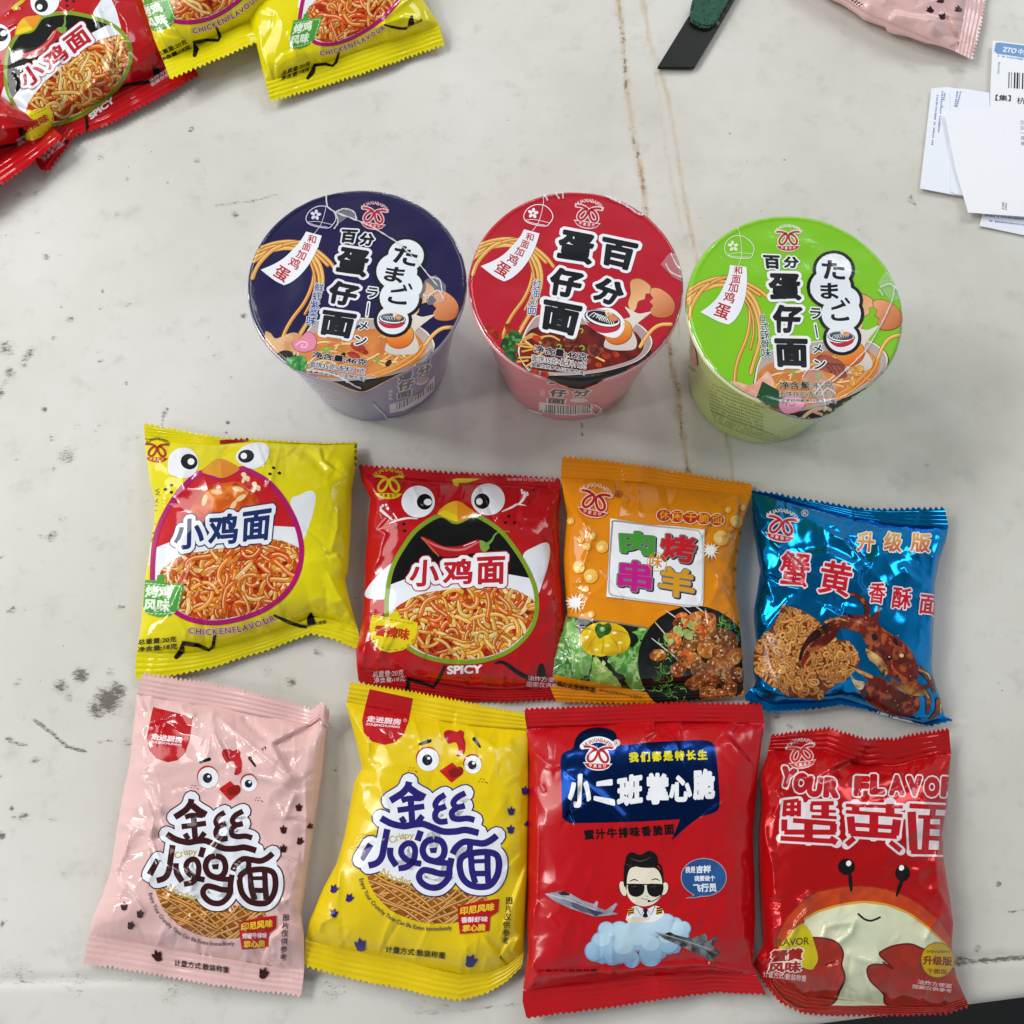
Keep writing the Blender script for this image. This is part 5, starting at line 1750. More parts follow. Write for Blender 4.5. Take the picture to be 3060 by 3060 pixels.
# ---- yellow chick packet, front row left
FILM_Y = film_mat("yellow_film", "#e3d60c", bump=0.3)
FILM_R = film_mat("red_film", "#b81018", bump=0.3)
r = root_at("noodle_packet", C4, [(100, 100), (1600, 1700)], "yellow chick-faced packet with blue title on a red and white belly, lying flat", "snack packet", GRP)
g = packet(r, C4, [(118, 52), (300, 85), (520, 125), (650, 150), (870, 158), (1170, 182), (1400, 192), (1620, 185)],
           [(1620, 185), (1615, 330), (1600, 420), (1580, 520), (1578, 700), (1570, 900), (1555, 1100), (1535, 1160), (1560, 1280), (1590, 1400), (1630, 1530), (1635, 1590), (1612, 1655)],
           [(62, 1870), (220, 1860), (400, 1828), (600, 1785), (800, 1722), (1000, 1660), (1150, 1600), (1290, 1550), (1420, 1575), (1612, 1655)],
           [(118, 52), (125, 170), (140, 330), (160, 480), (195, 600), (190, 760), (165, 900), (150, 1000), (125, 1150), (110, 1300), (100, 1450), (72, 1640), (55, 1780), (62, 1870)],
           FILM_Y, ts=[0.065, 0.045, 0.018, 0.012, 0.014], tb=[0.885, 0.915, 0.915, 0.905, 0.885], A=11 * mm, zmid=9 * mm, z0=6 * mm, z1=3 * mm, teeth=(38, 38), seed=4,
           creases=[([(300, 210), (230, 260), (160, 420), (170, 480)], 1.0 * mm, 11, "r"), ([(250, 200), (400, 215), (640, 235), (760, 225)], 0.8 * mm, 9, "r"), ([(1480, 640), (1480, 780), (1440, 950), (1400, 1000)], 0.8 * mm, 9, "r"),
                    ([(1400, 1090), (1480, 1250), (1600, 1450)], 1.0 * mm, 9, "r"), ([(1400, 1000), (1480, 980), (1560, 1080)], 0.8 * mm, 9, "f"), ([(110, 1390), (250, 1330), (330, 1400), (410, 1520), (405, 1610)], 0.9 * mm, 8, "r"),
                    ([(1140, 190), (1300, 290), (1400, 400), (1520, 420)], -1.0 * mm, 16, "s"), ([(1360, 220), (1380, 320), (1480, 390)], 0.7 * mm, 9, "f"), ([(250, 640), (240, 560), (290, 500)], 0.8 * mm, 8, "r"),
                    ([(1000, 1450), (1150, 1430), (1250, 1470), (1560, 1480)], 0.8 * mm, 8, "f"), ([(1560, 1480), (1600, 1530), (1610, 1600)], 1.4 * mm, 10, "r"), ([(110, 1250), (160, 1200), (300, 1400)], 0.6 * mm, 8, "r")])
A = Print(r, *g, C4, INK)
chick_art(A, I, "yellow")

# ---- red chick packet
r = root_at("noodle_packet", C5, [(100, 100), (1600, 1800)], "red chick-faced packet with black throat and green belly ring, lying flat", "snack packet", GRP)
g = packet(r, C5, [(75, 65), (400, 88), (800, 120), (1200, 142), (1612, 170)], [(1612, 170), (1618, 330), (1602, 420), (1610, 700), (1612, 900), (1635, 1100), (1640, 1300), (1630, 1500), (1610, 1700), (1590, 1868)],
           [(82, 1735), (300, 1790), (600, 1845), (900, 1882), (1200, 1888), (1590, 1868)], [(75, 65), (110, 200), (170, 330), (150, 500), (145, 620), (130, 800), (125, 1000), (110, 1250), (82, 1400), (60, 1490), (66, 1600), (82, 1735)],
           FILM_R, ts=[0.05, 0.05, 0.045], tb=[0.94, 0.93, 0.94, 0.945], A=11 * mm, zmid=8 * mm, z0=4 * mm, z1=2 * mm, teeth=(38, 38), seed=8,
           creases=[([(95, 130), (180, 230), (190, 300)], 1.0 * mm, 9, "r"), ([(160, 560), (200, 560), (280, 600), (250, 680), (230, 780), (190, 860), (200, 930)], 0.9 * mm, 8, "r"), ([(200, 930), (170, 1050), (155, 1200), (125, 1400), (110, 1600), (80, 1700)], 1.0 * mm, 9, "r"),
                    ([(300, 1330), (260, 1440), (225, 1580)], 0.9 * mm, 9, "r"), ([(320, 1540), (420, 1610), (520, 1700)], 0.9 * mm, 8, "r"), ([(1480, 560), (1560, 720), (1590, 900)], -0.9 * mm, 16, "s"), ([(1560, 330), (1600, 380)], 0.8 * mm, 8, "r"),
                    ([(440, 195), (700, 185), (1000, 200), (1500, 205)], 0.7 * mm, 8, "f"), ([(1520, 240), (1590, 190)], 0.8 * mm, 8, "r")])
A = Print(r, *g, C5, INK)
chick_art(A, I, "red")

# ---- orange skewer packet
FILM_O = film_mat("orange_film", "#e0880c", bump=0.3)
r = root_at("noodle_packet", C6, [(100, 100), (1600, 1800)], "orange packet with four coloured characters on a white square and skewers below", "snack packet", GRP)
g = packet(r, C6, [(195, 95), (500, 125), (800, 165), (1100, 220), (1400, 272), (1557, 295)], [(1557, 295), (1565, 360), (1540, 450), (1500, 580), (1470, 720), (1450, 900), (1445, 1100), (1470, 1250), (1490, 1500), (1500, 1700), (1508, 1840)],
           [(150, 1882), (500, 1912), (900, 1925), (1508, 1885)], [(195, 95), (182, 250), (210, 420), (230, 520), (215, 700), (205, 850), (215, 1050), (230, 1240), (180, 1390), (110, 1560), (75, 1680), (110, 1780), (150, 1882)],
           FILM_O, ts=[0.09, 0.075, 0.06], tb=[0.925, 0.93, 0.94], A=11 * mm, zmid=9 * mm, z0=4 * mm, z1=2 * mm, teeth=(36, 36), seed=15,
           creases=[([(270, 470), (330, 560), (410, 680), (380, 780), (340, 920)], 0.9 * mm, 8, "r"), ([(240, 920), (235, 1050), (240, 1200)], 0.9 * mm, 8, "r"), ([(270, 1040), (320, 980), (335, 1030)], 0.8 * mm, 7, "r"),
                    ([(1300, 1010), (1360, 1100), (1430, 1230)], 1.0 * mm, 9, "r"), ([(1250, 830), (1380, 970), (1400, 1040)], -0.8 * mm, 14, "s"), ([(560, 290), (590, 370), (700, 410)], 0.6 * mm, 10, "f"), ([(1250, 390), (1310, 440), (1480, 400)], 0.6 * mm, 10, "f"),
                    ([(220, 1290), (190, 1420), (110, 1620)], 0.9 * mm, 9, "r"), ([(1480, 450), (1440, 640), (1330, 700)], 0.6 * mm, 10, "f"), ([(320, 1550), (330, 1650), (360, 1710)], 0.7 * mm, 8, "r")])
A = Print(r, *g, C6, INK)
A.part("vegetable_picture")
veg = [(235, 1255), (420, 1285), (620, 1310), (810, 1345), (830, 1600), (835, 1815), (600, 1768), (300, 1712), (70, 1668), (95, 1560), (170, 1400)]
A.poly(veg, mixc("#1c2a16", "#0e120c", 30, 2), L=4)
st_ = A.st
A.clip = A.tr(veg)
rs = random.Random(3)
for pts, c1, c2, c3 in (([(110, 1680), (120, 1500), (190, 1380), (220, 1270), (300, 1290), (300, 1380), (390, 1430), (400, 1560), (380, 1700), (260, 1720)], "#5f9a48", "#3f7a34", "#a9cc88"),
                        ([(80, 1700), (110, 1540), (170, 1480), (230, 1560), (260, 1640), (230, 1720)], "#4a8a3c", "#2c6428", "#8ab870"),
                        ([(250, 1300), (330, 1380), (390, 1480), (400, 1640), (340, 1700), (300, 1560), (240, 1440)], "#8aba6a", "#5f9a48", "#c4dca4"),
                        ([(410, 1780), (420, 1560), (480, 1590), (560, 1680), (620, 1790)], "#9ac05a", "#6fa040", "#cfe09a"),
                        ([(520, 1560), (600, 1480), (700, 1480), (760, 1440), (790, 1600), (760, 1740), (660, 1700), (570, 1640)], "#5aa040", "#3a7a2c", "#9ccc78"),
                        ([(640, 1680), (700, 1590), (760, 1560), (800, 1650), (790, 1790), (700, 1790)], "#6cae48", "#4a8a34", "#b4d890"),
                        ([(700, 1370), (800, 1340), (820, 1420), (760, 1430)], "#6cae48", "#4a8a34", "#b4d890")):
    p = np.asarray(pts, float); c = p.mean(0)
    ru = smooth_path(p, True, 5)
    ru = ru + np.array([[rs.uniform(-9, 9), rs.uniform(-9, 9)] for _ in ru])
    A.poly(ru + [5, 7], "#16260f", sm=True)
    A.poly(ru, mixc(c1, c2, 26, rs.randrange(99), c3=c3), sm=True, L=2.6)
    for k in range(3):
        e = p[rs.randrange(len(p))]
        lobe = [c * (1 - t) + e * t + np.array([rs.uniform(-26, 26), rs.uniform(-26, 26)]) for t in (0.25, 0.5, 0.8, 0.9, 0.6, 0.35)]
        A.poly(lobe, mixc(c3, c1, 18, rs.randrange(99), c3=c2), sm=True, L=2.6)
    q = p[rs.randrange(len(p))]
    A.st([c, (c + q) / 2 + rs.uniform(-12, 12), q * 0.85 + c * 0.15], [4, 3, 1.5], "#b9d494")
for x, y, rx, ry in ((500, 1420, 178, 120), (430, 1450, 100, 90), (590, 1440, 95, 90), (470, 1490, 80, 60), (540, 1490, 80, 55)):
    A.ell(x, y, rx, ry, mixc("#e6c81c", "#c99a10", 40, x, 0.35, 0.75), L=3)
for x, y in ((370, 1410), (440, 1500), (570, 1380), (520, 1470), (610, 1450)):
    A.ell(x, y, 16, 9, "#f8ecb0")
for q in ([(440, 1400), (400, 1450), (370, 1510)], [(490, 1420), (488, 1480), (480, 1535)], [(540, 1400), (580, 1450), (600, 1500)], [(550, 1360), (620, 1370), (665, 1390)], [(420, 1360), (370, 1350), (330, 1360)]):
    A.st(q, [4, 10, 5], "#b98f10")
A.poly([(430, 1345), (455, 1310), (490, 1320), (530, 1308), (550, 1345), (535, 1385), (500, 1400), (465, 1420), (440, 1390)], mixc("#3f6e26", "#234816", 12, 3), sm=True)
A.ell(482, 1352, 20, 19, "#86ac6a"); A.ell(480, 1350, 9, 9, "#cfe0ba")
A.clip = None
A.st([(232, 1258), (420, 1288), (620, 1312), (815, 1345)], 12, "#8a7a5a", sm=False)
A.part("skewer_dish_picture")
A.ell(1145, 1590, 408, 408, "#131313", L=4); A.ell(1150, 1590, 385, 385, mixc("#1d1d1e", "#0f0f10", 40, 4), L=4)
A.clip = A.tr([(735, 1180), (1480, 1150), (1520, 1880), (735, 1900)])
for k in range(90):
    x, y = rs.choice([(rs.uniform(850, 1100), rs.uniform(1600, 1850)), (rs.uniform(1340, 1480), rs.uniform(1280, 1450)), (rs.uniform(880, 1010), rs.uniform(1460, 1700))])
    a = rs.uniform(0, 6.28)
    A.st([(x, y), (x + 30 * math.cos(a), y + 30 * math.sin(a)), (x + 52 * math.cos(a + 0.7), y + 52 * math.sin(a + 0.7))], [9, 7, 3], rs.choice(["#5a9a34", "#3f7a28", "#86b858", "#2f6420"]), n=3)
for x0, y0, x1, y1 in ((1080, 1130, 1210, 1230), (935, 1215, 1100, 1330), (865, 1305, 980, 1440), (840, 1420, 1080, 1610), (1060, 1190, 1180, 1290)):
    A.st([(x0, y0), (x1, y1)], [6, 11], "#d8d0c0", sm=False)
meat = [(1180, 1270, 70, 56), (1250, 1300, 60, 70), (1050, 1310, 52, 58), (1150, 1400, 70, 62), (1000, 1400, 52, 46), (1010, 1480, 64, 60), (1250, 1390, 72, 60), (1120, 1450, 64, 56), (890, 1540, 58, 46), (1060, 1540, 56, 50),
        (1330, 1400, 66, 60), (1400, 1440, 60, 66), (1240, 1500, 70, 66), (1330, 1520, 66, 58), (1130, 1580, 70, 58), (1030, 1640, 62, 54), (1180, 1640, 70, 66), (1290, 1620, 62, 60), (1380, 1590, 62, 56), (1440, 1540, 50, 60),
        (1260, 1720, 72, 60), (1370, 1700, 60, 66), (1150, 1740, 66, 54), (1240, 1810, 68, 50), (1400, 1780, 60, 60), (1330, 1830, 60, 46), (1450, 1680, 46, 60), (1470, 1860, 40, 30)]
for x, y, a, b in meat:
    p = [(x + a * (1 + rs.uniform(-0.2, 0.2)) * math.cos(t), y + b * (1 + rs.uniform(-0.2, 0.2)) * math.sin(t)) for t in np.linspace(0, 6.28, 9)[:-1]]
    A.poly(np.asarray(p) + [4, 6], "#3a1608", sm=True)
    c = rs.choice([("#b8632a", "#7a3512", "#d98c4a"), ("#a8542a", "#64280e", "#c9863e"), ("#c9782e", "#8a4416", "#e0a860"), ("#9a5a2c", "#5a2a10", "#c49a5a")])
    A.poly(p, mixc(c[0], c[1], 15, rs.randrange(99), c3=c[2]), sm=True, L=2.4)
    for _ in range(5):
        A.ell(x + rs.uniform(-a, a) * 0.6, y + rs.uniform(-b, b) * 0.6, rs.uniform(4, 11), rs.uniform(3, 6), rs.choice(["#efd2a0", "#e8b880", "#f6e6c8"]), rot=rs.uniform(0, 180), n=10)
for x, y in ((1090, 1300), (1030, 1370), (1140, 1330), (1100, 1390), (960, 1420)):
    A.ell(x, y, 46, 30, mixc("#b4c47a", "#8aa050", 12, x), rot=x % 70)
for x, y in ((1060, 1290), (1180, 1380), (1000, 1440), (1090, 1560)):
    A.st([(x - 40, y - 26), (x, y - 40), (x + 34, y - 6), (x + 20, y + 40)], [24, 40, 40, 26], mixc("#d9722c", "#b84a14", 14, x, c3="#eea05a"), L=3)
A.clip = None
A.part("title_panel")
A.poly([(540, 555), (800, 600), (1000, 612), (1218, 638), (1215, 900), (1208, 1185), (1100, 1195), (1000, 1180), (760, 1150), (512, 1120), (530, 850)], "#edeff2", L=4)
sil = grad("#8a8c8e", "#c4c6c8", C6([(540, 600)])[0], C6([(900, 1000)])[0])
A.st([(570, 575), (700, 590), (900, 615), (1150, 640), (1185, 660), (1205, 720), (1208, 900), (1200, 1140), (1180, 1180), (1130, 1185), (900, 1160), (580, 1115), (545, 1100), (530, 1060), (540, 800), (555, 610)], 12, sil, closed=True)
A.part("title_lettering")
for ch, q, c in (("肉", [(605, 640), (860, 660), (855, 830), (615, 800)], "#3f9a2c"), ("烤", [(900, 660), (1165, 690), (1140, 885), (905, 850)], "#c41c24"), ("串", [(600, 850), (845, 870), (835, 1100), (590, 1065)], "#c01c86"),
                 ("羊", [(895, 895), (1150, 930), (1140, 1145), (885, 1100)], "#d99a18")):
    A.tx(ch, np.asarray(q) + 8, "#1c1c1c", b=0.035, o=[(0.075, "#1c1c1c")])
    A.tx(ch, q, c, b=0.035, o=[(0.07, "#77797c")])
A.st(smooth_path([(805, 860), (870, 800), (940, 850), (930, 920), (850, 930)], True), 5, "#d9922c", closed=True)
A.txr("味", 868, 865, 95, 95, 5, "#d98a1c", b=0.02)
A.part("strap_lettering")
for k in range(5):
    A.ell(925 + k * 96, 535 + k * 8, 56, 48, "#e8d8c0")
for k in range(5):
    A.ell(925 + k * 96, 535 + k * 8, 50, 42, "#b8281c")
for k, ch in enumerate("休闲干脆面"):
    A.txr(ch, 930 + k * 95, 532 + k * 8, 76, 62, 4, "#eaa02c", b=0.02)
A.part("bubble_picture")
for x, y, q in ((260, 575, 26), (330, 708, 26), (410, 688, 22), (370, 758, 28), (482, 760, 44), (315, 908, 44), (400, 972, 52), (368, 1065, 22), (405, 1247, 24), (1388, 498, 22), (1490, 480, 22), (1445, 578, 44), (1335, 698, 54), (1392, 676, 20)):
    A.part("bubble_picture"); A.ell(x, y, q, q, "#f0b840"); A.ell(x, y, q * 0.9, q * 0.9, grad("#f2cf78", "#e39a1c", C6([(x - q, y - q)])[0], C6([(x + q, y + q)])[0])); A.ell(x - q * 0.25, y + q * 0.2, q * 0.42, q * 0.4, "#f4d890"); A.ell(x - q * 0.1, y, q * 0.16, q * 0.14, "#fff2cc")
A.part("starburst_picture")
for x, y, q in ((1262, 785, 78), (290, 1160, 88)):
    A.part("starburst_picture"); pts = [(x + q * (1.0 if k % 2 == 0 else 0.5) * rs.uniform(0.7, 1.1) * math.cos(k * math.pi / 13), y + q * (1.0 if k % 2 == 0 else 0.5) * rs.uniform(0.7, 1.1) * math.sin(k * math.pi / 13)) for k in range(26)]
    A.poly(pts, "#ecc890"); A.poly([(x + (a - x) * 0.78, y + (b - y) * 0.78) for a, b in pts], "#eef0f4"); A.ell(x, y, q * 0.4, q * 0.36, "#f2f4f8")
A.part("logo")
logo(A, 430, 425, 225, 12, "#b01c28", "#eac8b0", "#f0d8c0", sub="#eac8b0")
A.st([(597 + 22 * math.cos(t), 382 + 22 * math.sin(t)) for t in np.linspace(0, 5.6, 9)], 5, "#8a2a18", closed=True); A.txr("R", 597, 382, 20, 24, 0, "#8a2a18", b=0.04)
A.part("small_print")
A.tx("计量方式:散装称重", [(120, 1712), (432, 1768), (427, 1812), (115, 1756)], "#1f1606", b=0.012)
A.tx("图片仅供参考,产品以实物为主", [(460, 1782), (772, 1836), (768, 1856), (456, 1802)], "#1f1606", b=0.0)
A.part("small_print"); A.chars("地址电话", [(1475, 660), (1440, 900), (1435, 1050)], 34, "#5a3a08", b=0.0, rot=15)
A.flush()

# ---- metallic blue crab packet
FILM_B = film_mat("metallic_blue_film", "#0880c4", rough=0.15, metallic=0.92, bump=0.3)
INK_B = ink_mat("ink_on_foil", rough=0.25, bump=0.3)
r = root_at("noodle_packet", C7, [(100, 100), (1600, 1800)], "shiny metallic blue packet with a brown crab and a noodle cake", "snack packet", GRP)
g = packet(r, C7, [(115, 55), (300, 75), (450, 105), (700, 150), (900, 185), (1100, 197), (1350, 190), (1582, 185)], [(1582, 185), (1612, 340), (1592, 450), (1542, 600), (1508, 780), (1502, 1000), (1492, 1200), (1484, 1400), (1504, 1500), (1542, 1620), (1582, 1780), (1665, 1815)],
           [(55, 1650), (130, 1722), (250, 1758), (550, 1738), (800, 1702), (1000, 1738), (1250, 1815), (1480, 1862), (1665, 1815)], [(115, 55), (130, 320), (190, 640), (160, 850), (140, 950), (150, 1100), (160, 1200), (135, 1300), (130, 1420), (150, 1500), (140, 1550), (72, 1612), (55, 1650)],
           FILM_B, ts=[0.012, 0.03, 0.055, 0.08, 0.095], tb=[0.95, 0.945, 0.95, 0.965, 0.965], A=11 * mm, zmid=9 * mm, z0=6 * mm, z1=4 * mm, teeth=(34, 34), seed=23, nrand=34, ramp=1.8 * mm, dent=2.6 * mm, fine=6, gain=1.5, crump=0.9 * mm, pleats=6,
           creases=[([(140, 330), (250, 430), (400, 560), (480, 640), (520, 720)], 1.2 * mm, 12, "r"), ([(190, 650), (250, 800), (310, 940)], 1.2 * mm, 14, "r"), ([(210, 690), (400, 780), (520, 800)], 1.0 * mm, 14, "f"), ([(450, 840), (310, 1010), (200, 1150)], 1.2 * mm, 10, "r"),
                    ([(520, 520), (700, 520), (880, 600), (940, 580)], 0.9 * mm, 16, "f"), ([(700, 360), (830, 430), (1000, 620)], 1.0 * mm, 14, "f"), ([(1250, 600), (1330, 730), (1450, 820)], 1.0 * mm, 14, "r"), ([(960, 640), (940, 760), (1000, 850)], 0.8 * mm, 14, "f"),
                    ([(1500, 800), (1480, 1000), (1470, 1300)], 1.3 * mm, 10, "r"), ([(1570, 340), (1500, 600), (1490, 780)], 1.0 * mm, 10, "r"), ([(150, 330), (140, 420), (200, 640)], 0.9 * mm, 9, "r"), ([(560, 1460), (900, 1475)], 0.8 * mm, 8, "r"),
                    ([(1560, 1700), (1500, 1500), (1520, 1620)], 1.1 * mm, 9, "r"), ([(140, 1500), (200, 1560), (400, 1640)], 1.0 * mm, 9, "r"), ([(880, 200), (900, 300), (800, 330)], 0.8 * mm, 12, "f"), ([(660, 930), (800, 1000), (820, 900)], 0.7 * mm, 14, "f")])
A = Print(r, *g, C7, INK_B)
A.part("noodle_cake_picture")
cake = [(350, 950), (400, 940), (470, 970), (560, 1010), (640, 1080), (760, 1190), (850, 1215), (900, 1260), (935, 1330), (920, 1410), (850, 1490), (760, 1540), (690, 1600), (640, 1655), (520, 1640), (380, 1620), (280, 1560), (200, 1500),
        (150, 1440), (132, 1350), (150, 1250), (200, 1170), (290, 1080)]
cp = smooth_path(cake, True, 4) + np.array([[random.Random(k).uniform(-7, 7), random.Random(k + 99).uniform(-7, 7)] for k in range(len(cake) * 4)])
noodles(A, cp, 330, 17, 130, ["#c98a44", "#d29a52", "#b87834", "#c08040"], "#6a3212", 5, curl=2.6, dark="#84441a", hl="#dca868")
A.part("crab_picture")
CR = lambda c1="#7a1f12", c2="#45100a", s=1: mixc(c1, c2, 34, s, c3="#a0502a")
for pts, w in (([(1000, 1040), (990, 950), (940, 880), (860, 850), (800, 875)], [44, 34, 30, 16, 6]), ([(1050, 1040), (1080, 990), (1085, 945)], [40, 24, 10]), ([(1390, 1420), (1440, 1470), (1480, 1520), (1500, 1590)], [44, 40, 34, 20]),
               ([(1350, 1540), (1420, 1590), (1460, 1650), (1450, 1760)], [46, 44, 40, 16]), ([(1400, 1580), (1460, 1550), (1500, 1560)], [36, 30, 16]), ([(1540, 1660), (1530, 1740), (1470, 1800)], [44, 40, 10])):
    A.st(pts, np.asarray(w) + 8, "#2c0a06"); A.st(pts, w, CR(s=len(pts)), L=3)
A.poly([(1050, 1060), (1120, 1120), (1230, 1190), (1310, 1260), (1370, 1370), (1380, 1480), (1360, 1560), (1290, 1560), (1230, 1500), (1160, 1470), (1110, 1400), (1060, 1330), (1000, 1260), (960, 1180), (940, 1110)], CR("#7a2012", "#4a120a", 3), sm=True, L=3)
A.poly([(1110, 1150), (1230, 1200), (1320, 1290), (1360, 1420), (1330, 1500), (1220, 1440), (1160, 1340), (1110, 1250)], CR("#8a2614", "#5a160c", 5), sm=True, L=3)
A.poly([(980, 1270), (1030, 1290), (1110, 1350), (1150, 1440), (1120, 1480), (1070, 1400), (1010, 1350)], mixc("#d8b478", "#8a5a30", 22, 4, c3="#3a1a10"), sm=True, L=3)
A.poly([(950, 1060), (1000, 1080), (1040, 1150), (1010, 1180), (960, 1110)], mixc("#c99c5c", "#7a4a28", 18, 4), sm=True, L=3)
A.poly([(660, 1060), (740, 1030), (860, 1010), (990, 1020), (1060, 1040), (1090, 1110), (1000, 1160), (920, 1140), (840, 1120), (770, 1110), (690, 1090)], CR("#7a2414", "#5a180e", 8), sm=True, L=3)
A.st([(680, 1065), (760, 1040), (850, 1060)], [20, 16, 12], mixc("#c9a060", "#8a5a30", 10, 3))
A.poly([(790, 1105), (770, 1150), (700, 1230), (610, 1280), (560, 1300), (530, 1360), (500, 1410), (500, 1350), (540, 1270), (600, 1200), (690, 1130), (750, 1085)], CR("#7c2012", "#4a100a", 12), sm=True, L=3)
A.poly([(720, 1075), (640, 1100), (570, 1150), (510, 1230), (480, 1310), (475, 1390), (490, 1410), (500, 1330), (540, 1250), (620, 1190), (720, 1140)], CR("#3c1410", "#1e0a0a", 14), sm=True, L=3)
A.poly([(850, 1390), (900, 1400), (1030, 1470), (1090, 1480), (1180, 1540), (1260, 1600), (1380, 1640), (1390, 1720), (1340, 1770), (1250, 1780), (1100, 1740), (990, 1660), (930, 1590), (900, 1540), (960, 1530), (1000, 1510), (930, 1450)], CR("#6a1a10", "#3c0e0a", 17), sm=True, L=3)
A.poly([(860, 1400), (920, 1420), (1030, 1470), (1020, 1490), (930, 1450)], mixc("#c9a060", "#9a6a34", 12, 3), sm=True, L=3)
A.poly([(855, 1440), (900, 1500), (970, 1520), (960, 1570), (920, 1570), (880, 1510)], mixc("#dcd0b0", "#a08a60", 10, 3), sm=True, L=3)
A.poly([(1180, 1490), (1280, 1550), (1420, 1580), (1430, 1620), (1330, 1620), (1240, 1580), (1170, 1520)], mixc("#a8783a", "#6a3a1c", 16, 9), sm=True, L=3)
A.ell(1165, 1335, 20, 20, "#120a08"); A.ell(1162, 1330, 7, 6, "#c8b8a0"); A.ell(1050, 1180, 22, 30, "#1c0e0a", rot=-30); A.ell(1255, 1320, 16, 14, "#dcbc90")
A.ell(1210, 1215, 34, 16, "#2c0c08", rot=60)
rs = random.Random(6)
for k in range(46):
    x, y = rs.choice([(rs.uniform(1000, 1340), rs.uniform(1120, 1520)), (rs.uniform(960, 1340), rs.uniform(1530, 1760)), (rs.uniform(700, 1000), rs.uniform(1030, 1120))])
    A.ell(x, y, rs.uniform(3, 8), rs.uniform(2, 4), rs.choice(["#d8a070", "#c07848", "#2a0a06"]), rot=rs.uniform(0, 180), n=9)
for p in ([(1390, 1430), (1450, 1460), (1470, 1500)], [(1550, 1660), (1550, 1750)], [(1430, 1590), (1460, 1640)]):
    A.st(p, [14, 12, 8][:len(p)], mixc("#d8bc88", "#9a7a44", 10, 2))
A.part("title_lettering")
for ch, x, y, w, h, q in (("蟹", 445, 665, 225, 262, 0), ("黄", 755, 735, 240, 260, 4)):
    A.txr(ch, x, y, w, h, q + 6, "#c01828", b=0.022, o=[(0.065, "#e4d4e0")])
for ch, x, y, w, h in (("香", 1070, 845, 130, 160), ("酥", 1255, 885, 145, 165), ("面", 1455, 935, 130, 150)):
    A.txr(ch, x, y, w, h, 7, "#c01828", b=0.025, o=[(0.085, "#e4d4e0")])
for ch, x, y, w, h in (("升", 985, 460, 135, 150), ("级", 1190, 460, 140, 150), ("版", 1400, 465, 150, 145)):
    A.txr(ch, x, y, w, h, 5, grad("#e8b04a", "#b8421c", C7([(x, y - 70)])[0], C7([(x, y + 70)])[0]), b=0.03, o=[(0.085, "#e6e2e0")])
A.part("logo")
logo(A, 345, 330, 232, 10, "#b81c30", "#e0d0dc", "#e8dce4", sub="#e0d0dc")
A.st([(520 + 24 * math.cos(t), 242 + 24 * math.sin(t)) for t in np.linspace(0, 5.6, 9)], 5, "#e0c8d0", closed=True); A.txr("R", 520, 242, 22, 28, 0, "#e0c8d0", b=0.04)
A.part("seam_label")
A.poly([(1000, 1736), (1060, 1742), (1250, 1800), (1480, 1858), (1470, 1880), (1380, 1868), (1230, 1830), (1060, 1772)], "#d8dce0")
A.tx("OPEN HERE 0987654321", [(1060, 1752), (1440, 1852), (1436, 1868), (1056, 1768)], "#26282c", b=0.02) if False else None
for k in range(26):
    x = 1065 + k * 14.6
    A.poly([(x, 1752 + k * 4.0), (x + rs.uniform(6, 12), 1754 + k * 4.0), (x + 10, 1766 + k * 4), (x + 2, 1766 + k * 4)], "#2a2c30", L=12)
A.flush()


